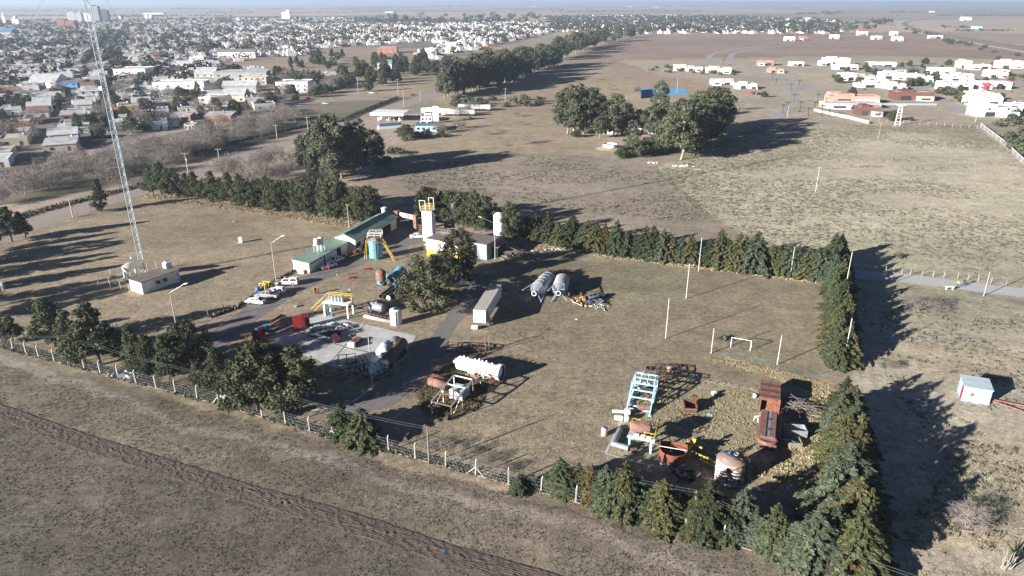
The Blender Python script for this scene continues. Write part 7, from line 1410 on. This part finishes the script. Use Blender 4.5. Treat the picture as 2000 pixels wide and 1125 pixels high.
# ================================================================ SUBURB ON THE RIGHT
m_tq=M('turquoise_wall',(.38,.62,.64),(.3,.52,.55),.5); m_pk=M('raw_block_pink',(.56,.30,.23),(.46,.24,.18),.8); m_ch=M('charcoal_wall',(.14,.15,.17),(.10,.11,.12),.5); m_hot=M('crimson_wall',(.55,.06,.10),(.45,.05,.08),.5)
SUB=[('long white two storey box house at the back of the suburb',1609,1658,127,113,12,m_w2,m_slab,5),('low white house before the long white box',1602,1625,128,119,9,m_w2,m_slab,2),('white house with red door panel',1632,1675,136,126,10,m_w2,m_slab,3),('white cube house with dark corner window',1641,1671,157,143,11,m_w2,m_slab,3),('grey and glass low house right of the cube',1671,1708,158,147,10,m_w5,m_slab,4),('white house with raised dark roof block',1696,1748,131,122,12,m_w2,m_slab2,4),('dark slate modern house',1712,1740,142,131,9,m_ch,m_slab,3),('dark blue long house behind the white ones',1740,1804,141,132,10,m_ch,m_slab2,5),('beige stone box house in the middle of the suburb',1722,1768,155,141,12,m_w3,m_slab,4),('white house with dark carport',1762,1800,156,144,10,m_w2,m_slab2,3),('grey roofed house beside the green hedge',1792,1820,160,148,9,m_w5,m_slab,3),
 ('white stacked house with yellow balcony',1820,1862,150,132,12,m_w2,m_slab,4),('pale low house in the second row',1678,1748,171,163,9,m_w2,M('blue_grey_roof',(.25,.34,.42)),5),('cream cube behind the second row',1718,1734,166,155,8,m_w3,m_slab,2),('white plain block at the second row end',1738,1768,175,164,9,m_w2,m_slab,3),('turquoise edged pool house',1669,1682,170,163,6,m_tq,m_slab,2),('raw pink block house under construction',1620,1715,202,187,10,m_pk,m_pk,8),('pink half built upper storey tower',1621,1643,195,180,7,m_pk,m_pk,2),('wide flat roofed brown house with orange panels',1748,1820,196,179,12,m_brownp,m_slab,4),('long grey garden house with a planted terrace',1612,1720,212,201,11,m_w5,m_slab,6),('white roofed brown cube by the big round bush',1676,1720,226,209,10,m_brownp,m_slab,3),
 ('white house with flat grey roofs, right group',1842,1898,176,160,13,m_w2,m_slab2,4),('white house with blue grey upper block',1850,1900,160,144,11,m_w2,m_slab,4),('white and crimson house',1905,1972,174,160,12,m_w2,m_slab,5),('crimson block on the right of the white house',1963,1973,166,158,6,m_hot,m_hot,1),('crimson block on the left of the white house',1921,1931,175,161,5,m_hot,m_hot,1),('white tall house at the back right',1874,1896,133,118,10,m_w2,m_slab,3),('long low brownish house at the back right',1893,1935,136,126,9,m_w3,m_slab,4),('white villa with arches, far right back',1952,1995,133,118,12,m_w2,m_slab,4),('pink beige stepped house, right row',1930,1970,150,136,10,m_w3,m_slab,4),('white low house before the pink beige one',1930,1966,152,143,7,m_w2,m_slab,3),
 ('white hipped villa near the right wall',1897,1955,207,190,12,m_w2,m_slab,4),('white blue glazed villa at the right, nearest',1910,1985,228,208,12,m_w2,m_lblue,5),('white house cut by the right edge, near villa',1975,2010,220,203,10,m_w2,m_slab,2),('white villa with beige side behind the sycamores',1895,1938,195,180,10,m_w2,m_tq,3),
 ('red and grey small house, second row at left',1480,1510,128,118,10,m_w4,m_slab,3),('half built brick block house, left',1502,1530,142,137,9,m_pk,m_pk,3),('long white house left of the road end',1545,1570,129,121,9,m_w2,m_slab,3),('white cube house at the left of the suburb',1533,1552,80,71,10,m_w2,m_slab,2),('raw brick house beside the white cube, back row',1563,1576,79,70,9,m_w4,m_slab,2),('white and crimson house in the back row',1622,1638,76,67,10,m_w2,m_slab,2),('crimson roofed house alone in the back field',1676,1694,69,60,11,m_w2,m_hot,2),('white house in the back field, left of three',1705,1722,77,70,10,m_w2,m_slab,2),('white house in the back field, middle of three',1740,1753,69,61,10,m_w2,m_slab,2),('white gabled house in the back field, right of three',1745,1763,80,72,10,m_w2,m_slab,2),('low white house near the bend of the highway',1815,1840,75,69,10,m_w2,m_slab,3),('white barn beyond the highway',1880,1897,40,34,20,m_w2,m_tin,2),('turquoise house beyond the highway',1902,1918,57,51,12,m_tq,m_slab,2),
 ('beige modern house with black square window, by the bushes',1380,1428,143,132,11,m_w3,m_slab,3),('beige tower house left in the bushes',1318,1340,138,126,9,m_w3,m_slab,2),('small flat house behind the bushes',1340,1372,140,131,9,m_w5,m_slab,2),('long white club house with roof terrace',1390,1432,166,158,9,m_w2,m_tin,5),('white club annex right of the terrace',1440,1478,174,164,9,m_w2,m_slab,3),('small brick barbecue hut behind the court',1456,1478,185,175,6,m_rustp,m_slab,1)]
for k,(lb,x0,x1,pb,pt,dep,wm,rm,nw) in enumerate(SUB):
    bl(lb,x0,x1,pb,pt,dep,wm,rm,'gable' if rm is m_tin or 'hipped' in lb or 'gabled' in lb or 'crimson roofed' in lb else 'flat',max(1,nw//2),rz=-.08+.05*((k*7)%5-2),tank=False,chim=(k%3==0),group=None)
    o_=[q for q in C.objects if q.get('label')==lb][-1]; w=(x1-x0)*mpp(pb); hh3=max(2.6,topz((x0+x1)/2,pb,pt)*.86)
    b=MB(); b.box(w*(.22 if k%2 else -.2),-.06,.1,w*.26,.14,min(2.6,hh3*.7)); b.build('dark_opening',m_glass if k%3 else m_dark,o_)
    if w>9: b=MB(); b.box(w*(-.28 if k%2 else .26),-1.8,0,w*.4,3.6,min(3.0,hh3*.62)); b.build('front_wing',(m_w2,m_w5,m_w3,m_w2)[k%4],o_); b=MB(); b.box(w*(-.28 if k%2 else .26),-3.64,.6,w*.22,.08,1.3); b.build('window',m_glass,o_)
    if k%2==0 and x1-x0>20: 
        cx=(x0*.65+x1*.35); x,y=G(cx,pb-1); w=(x1-x0)*mpp(pb)*.35; b=MB(); b.box(0,5,0,w,6,max(3,topz(cx,pb,pt)*.86)+1.5); b.build('upper_block',wm,label='raised box volume rising behind '+lb if len(lb.split())<10 else 'raised box volume on one of the suburb houses',cat='annex',loc=(x,y,0))
for P,w,h,mt,lb in (([(1740,163),(1800,162)],.5,1.6,M('green_screen',(.04,.22,.12)),'hedge'),):
    b=MB(); b.beam(V(1798,161,.8),V(1845,162,.8),.3,1.6); b.build('green_fence',mt,label='green screened garden fence between suburb houses',cat='fence')
P=PG([(1590,217),(1620,224),(1660,232),(1697,242)]); b=MB(); pts=pts_along(P,2.5); t=thing('stone_wall','pale rubble stone wall curving before the grey garden house','wall',(P[0][0],P[0][1],0))
for a,q in zip(pts[:-1],pts[1:]): b=MB(); b.beam((a[0]-P[0][0],a[1]-P[0][1],.8),(q[0]-P[0][0],q[1]-P[0][1],.8+rng.normal()*.08),.5,1.6+rng.normal()*.1); b.build('wall_stone',M('pale_stone',(.60,.52,.47),(.42,.35,.31),1.2,lo=.4,hi=.6),t)
b=MB(); b.beam(V(1715,203,.6),V(1830,204,.6),.2,1.2); b.build('garden_wall',M('blue_grey_wall',(.30,.36,.40)),label='long blue grey garden wall in front of the brown house',cat='wall')
def palm(x,y,h,label):
    t=thing('palm_tree',label,'palm tree',(x,y,0),rng.uniform(0,6),'palms along the suburb entrance'); b=MB(); b.tube((0,0,0),(0,0,h*.7),.28,7,.2,caps=False); b.build('trunk',m_bark,t); b=MB()
    for k in range(16):
        a=k*2.4; prev=Vector((0,0,h*.7))
        for s in range(1,5): q=Vector((math.cos(a)*s*.62,math.sin(a)*s*.62,h*.7+1.0*math.sin(s*.75)*(1-.3*(k%3)))); b.beam(prev,q,.30*(1-.18*s),.05); prev=q
    b.build('crown',lf_olive,t)
for k,(px,py) in enumerate(((1538,214),(1550,200),(1562,218),(1578,226),(1590,216),(1604,226),(1618,228),(1528,222),(1596,202),(1545,176),(1560,170),(1508,158),(1515,166),(1415,118),(1412,128),(1425,135))): x,y=G(px,py); palm(x,y,5.5+(k%3),'feathery palm along the suburb entrance road')
scatter([(1600,205),(1640,130),(1960,120),(2010,230),(1900,225),(1830,205)],70,mk('yard_tree','garden tree between the suburb houses',RND+[BSH[0],BSH[1]],2.5,5,5,'garden trees of the suburb',1.0),31)
def bushes(poly,n,hmin,hmax,label,group,seed,kinds=None): scatter(poly,n,mk('garden_bush',label,kinds or [BSH[0],BSH[1]],hmin,hmax,1.6,group,1.1),seed)
bushes([(1815,166),(1830,166),(1900,200),(1895,208),(1850,190)],16,3,4.5,'round bush in the double row along the suburb street','bushes along the suburb street',21); bushes([(1255,134),(1262,128),(1440,140),(1438,147),(1290,144)],30,2,3.5,'dark bush in the garden hedge before the beige houses','garden hedge bushes',22)
bushes([(1925,250),(1985,235),(2030,300),(2010,330),(1990,310),(1960,275)],16,3,6,'big green bush behind the long right wall','bushes behind the right wall',23); bushes([(1690,155),(1780,160),(1785,164),(1690,160)],12,1.5,2.5,'small garden bush between suburb houses','garden bushes of the suburb',24)
bushes([(1760,55),(1800,62),(2000,110),(2000,116),(1900,98),(1790,68)],34,4,6.5,'dark bush in the row along the far highway','bushes along the far highway',25); bushes([(1930,140),(2010,150),(2010,160),(1935,155)],12,2.5,4,'dark garden bush at the right row houses','garden bushes at the right',26)
for k,(px,pb,pt,lb) in enumerate(((1742,236,214,'large round green bush left of the pylon'),(1779,236,227,'small green tree right of the pylon'),(1627,152,145,'round green tree alone left of the white cube'),(1960,200,190,'green tree behind the hipped villa'),(1395,175,168,'tree before the club house'),(1492,190,178,'tree at the court end of the suburb'))): E(px,pb,pt,1,lb,RND,8,1.1,None,'round_tree')
for k,px in enumerate((1425,1436,1447,1712,1720)): E(px,(216 if px<1500 else 232),(190 if px<1500 else 212),k,'slim leafless poplar near the suburb entrance' if px<1500 else 'bare grey tree beside the brown cube house',TBARE,7,.5,'slim leafless poplars','bare_tree')
# ================================================================ DISTANT BELTS
B=[(0,130,16,12),(30,70,9,12),(80,110,7,12),(130,160,6,12),(0,480,31,9),(0,200,21,10),(130,300,17,10),(245,300,22,10),(300,420,16,12),(170,250,8,12),(250,330,5,10),(400,500,24,10),(330,480,18,10),(480,640,11,12),(500,700,17,9),(640,760,16,14),(690,840,14,15),(845,925,13,24),(930,1000,10,12),(700,1010,7,9),(1000,1210,5,14),(1000,1130,9,12),(950,1100,17,8),(1080,1250,23,12),(1250,1380,21,10),(1330,1385,12,14),(1370,1420,10,12),(1210,1260,7,14),(1460,1500,14,12),(1515,1565,16,16),(1555,1640,28,16),(1600,1645,26,20),(1727,1800,24,15),(1740,1768,13,14),(1605,1700,8,12),(1730,1760,4,12),(1850,1920,8,12),(1945,1972,9,16),(1830,2010,30,7),(1632,1720,48,14),(1700,1730,46,18),(1835,1900,54,9),(1860,1975,60,6),(560,700,24,8),(0,60,44,12),(200,330,33,10),(560,640,47,12),(1000,1100,20,10)]
for k,(x0,x1,py,h) in enumerate(B):
    a=V(x0,py+1);q=V(x1,py+1); L=(q-a).length; n=int(min(260,max(12,L/(h*.7)))); f=rng.random(n); g2=rng.normal(size=n)*(L*.02+12); xy=np.stack([a.x+(q.x-a.x)*f,a.y+(q.y-a.y)*f+g2],1)
    far_trees('distant_tree_belt',xy,rng.uniform(.55,1.15,n)*h*.9,(m_ft,m_fo,m_fb),k,1.5,rng.choice([0,0,1,2] if k%3 else [0,0,0,1],n),f"distant dark tree belt on the plain, {['left','middle','right'][min(2,int((x0+x1)/2//667))]} part, {'near' if py>25 else 'far'} one",n=34)
for k,(px,pb,w,h) in enumerate(((108,5,60,7),(432,7,70,7),(195,29,40,6),(760,24,50,6),(1042,12,60,7),(1230,12,80,6),(1280,13,80,6),(1465,42,30,6),(1485,43,26,6),(1575,37,26,6),(1567,53,30,7),(1600,10,50,6),(1820,23,30,6),(505,60,30,5))):
    x,y=G(px,pb+1); b=MB(); b.box(0,0,0,w,18,h); gable_part(b,-w/2,w/2,-9,9,h,2,m=1); b.build('farm_shed',(m_w2,m_tin),label=f"white farm shed far out on the plain, {['left','middle','right'][min(2,px//667)]} part",cat='farm shed',group='white farm sheds on the plain',loc=(x,y,0))
# ================================================================ GROUND COVER
def tufts(name,label,P,n,hmin,hmax,mat,seed,clump=.05,thr=.45,cat='grass',k=10,wid=.5):
    """many small upright tufts, clustered by noise"""
    P=PG(P); g=np.random.default_rng(seed); xs=[p[0] for p in P]; ys=[p[1] for p in P]; N=n*8
    x=g.uniform(min(xs),max(xs),N); y=g.uniform(min(ys),max(ys),N); ok=inpoly(x,y,P)&(fbm(x*clump,y*clump*1.6,seed+5)+g.normal(size=N)*.06>thr); x=x[ok][:n]; y=y[ok][:n]; N=len(x)
    s=g.uniform(hmin,hmax,N); X=np.repeat(x,k)+g.normal(size=N*k)*np.repeat(s,k)*wid; Y=np.repeat(y,k)+g.normal(size=N*k)*np.repeat(s,k)*wid; S=np.repeat(s,k)*g.uniform(.4,1,N*k)
    c=np.stack([X,Y,S*.35],1); nr=g.normal(size=(N*k,3)); nr[:,2]=np.abs(nr[:,2])*.6+.3
    V_,F=cards(c,nr,S*.27,1.9); V_[:,2]=np.maximum(V_[:,2],.01)
    return link(name,npmesh(name,V_,F,4,mat),label=label,cat=cat,kind='stuff')
m_scr=M('pasture_scrub',(.165,.16,.105),(.10,.10,.07),.4)
tufts('pasture_scrub','low grey-green scrub dotted over the right pasture',[(1280,335),(1480,245),(1900,245),(2060,360),(2060,560),(1680,528),(1500,470),(1380,430)],12000,.25,.6,m_scr,5,.03,.47,'scrub')
tufts('pasture_scrub','scattered scrub over the central pasture',[(760,330),(1000,300),(1200,320),(1400,340),(1400,440),(1020,400),(800,375)],2200,.3,.7,m_scr,6,.04,.47,'scrub')
tufts('lot_scrub','scattered low scrub on the right lot',[(1700,640),(1760,575),(2060,610),(2060,900),(1900,1125),(1720,1125),(1850,900),(1720,720)],1300,.2,.5,m_scr,7,.08,.5,'scrub')
tufts('straw_grass','pale straw grass clumps on the right lot',[(1800,900),(2000,860),(2060,1000),(1900,1200),(1720,1200)],2600,.08,.2,m_straw,8,.15,.52)
tufts('straw_grass','tall straw grass beside the hedge and branch heap',[(1560,780),(1620,760),(1620,900),(1600,960),(1500,930),(1470,930),(1540,880)],3200,.2,.5,m_straw,9,.3,.42)
tufts('straw_grass','straw grass margin below the goal ditch',[(1385,700),(1470,712),(1540,728),(1620,752),(1640,760),(1600,770),(1500,735),(1400,708)],2400,.15,.35,m_straw,10,.3,.4)
tufts('weeds','green brown weeds around the white boiler and frames',[(815,770),(850,725),(900,705),(960,740),(930,800),(860,815),(825,800)],5500,.15,.5,M('weed_mix',(.17,.15,.075),(.10,.095,.05),.8),11,.3,.35,'weeds')
tufts('straw_grass','dry grass at the foot of the long evergreen row',[(285,378),(430,395),(600,418),(735,440),(735,452),(600,432),(430,406),(285,388)],3000,.25,.6,m_straw,12,.3,.35)
tufts('straw_grass','dry grass at the foot of the back hedge',[(1020,472),(1200,497),(1450,528),(1610,548),(1610,556),(1450,536),(1200,506),(1020,482)],2200,.2,.5,m_straw,13,.3,.38)
tufts('fence_weeds','grey green weeds inside the front fence',[(0,668),(200,715),(430,775),(640,840),(850,895),(1060,955),(1060,966),(850,908),(640,855),(430,793),(200,732),(0,680)],5000,.2,.6,m_stem,14,.25,.40,'weeds')
tufts('hedge_undergrowth','green undergrowth at the foot of the front conifers',[(1070,950),(1200,985),(1400,1045),(1600,1100),(1690,1125),(1690,1112),(1600,1075),(1400,1022),(1200,972),(1080,938)],3200,.3,.9,lf_blue,15,.3,.33,'undergrowth')
tufts('straw_grass','sparse straw tufts in the fenced south yard',[(1200,880),(1262,720),(1400,745),(1600,775),(1590,900),(1460,930),(1300,910)],3000,.12,.3,m_straw,16,.2,.42)
tufts('lawn_tufts','short olive grass tufts over the big lawn',[(960,640),(1060,500),(1600,560),(1610,740),(1260,712),(1180,880),(1060,945),(800,880),(830,820),(960,800)],26000,.06,.14,M('lawn_tuft',(.21,.185,.11),(.14,.13,.08),.5),17,.5,.40)
tufts('field_tufts','short dull tufts over the near field',[(-60,700),(430,805),(700,885),(1060,985),(1650,1140),(1650,1300),(-60,1300),(-700,900)],26000,.06,.17,M('field_tuft',(.14,.125,.085),(.085,.08,.06),.4),18,.3,.42)
# ================================================================ HAZE
hz=MB(); hz.box(0,16000,-1.5,90000,70000,84.5); h=hz.build('haze',[],kind='stuff')
hm=bpy.data.materials.new('haze_air'); hm.use_nodes=True; n=hm.node_tree.nodes; n.clear(); o=n.new('ShaderNodeOutputMaterial'); v=n.new('ShaderNodeVolumePrincipled'); v.inputs['Color'].default_value=(.70,.84,1,1); v.inputs['Density'].default_value=HAZE_D; v.inputs['Anisotropy'].default_value=.25; hm.node_tree.links.new(v.outputs[0],o.inputs['Volume']); h.data.materials.append(hm)
# ================================================================ LABELS: set apart those that still read alike
bpy.context.view_layer.update()
from collections import defaultdict
D=defaultdict(list)
for o in SC.objects:
    if o.parent is None and o.get('label'): D[o['label']].append(o)
def pxy(o):
    p=o.matrix_world.translation
    if o.type=='MESH' and p.length<1: p=o.matrix_world@Vector(o.bound_box[0])
    return (p.x/max(p.y,1),p.y)
ORD=['first','second','third','fourth','fifth','sixth','seventh','eighth','ninth','tenth','eleventh','twelfth','thirteenth','fourteenth','fifteenth','sixteenth','seventeenth','eighteenth','nineteenth','twentieth']
ORD+=['twenty-'+q for q in ORD[:9]]+['thirtieth']
for lb,os_ in D.items():
    if len(os_)<2: continue
    nearfar='right hedge' in lb
    os_.sort(key=(lambda o:pxy(o)[1]) if nearfar else (lambda o:pxy(o)[0])); n=len(os_)
    if n<=60:
        for i,o in enumerate(os_):
            side='nearest end' if nearfar else 'left'
            w=f"{ORD[i]} from the {side}" if i<(n+1)//2 else f"{ORD[n-1-i]} from the {'far end' if nearfar else 'right'}"
            o['label']=' '.join((lb+' '+w).split()[:16]) if len((lb+' '+w).split())<=16 else ' '.join(lb.split()[:16-len(w.split())])+' '+w
    else:
        for o in os_:
            if not o.get('group'): o['group']=lb
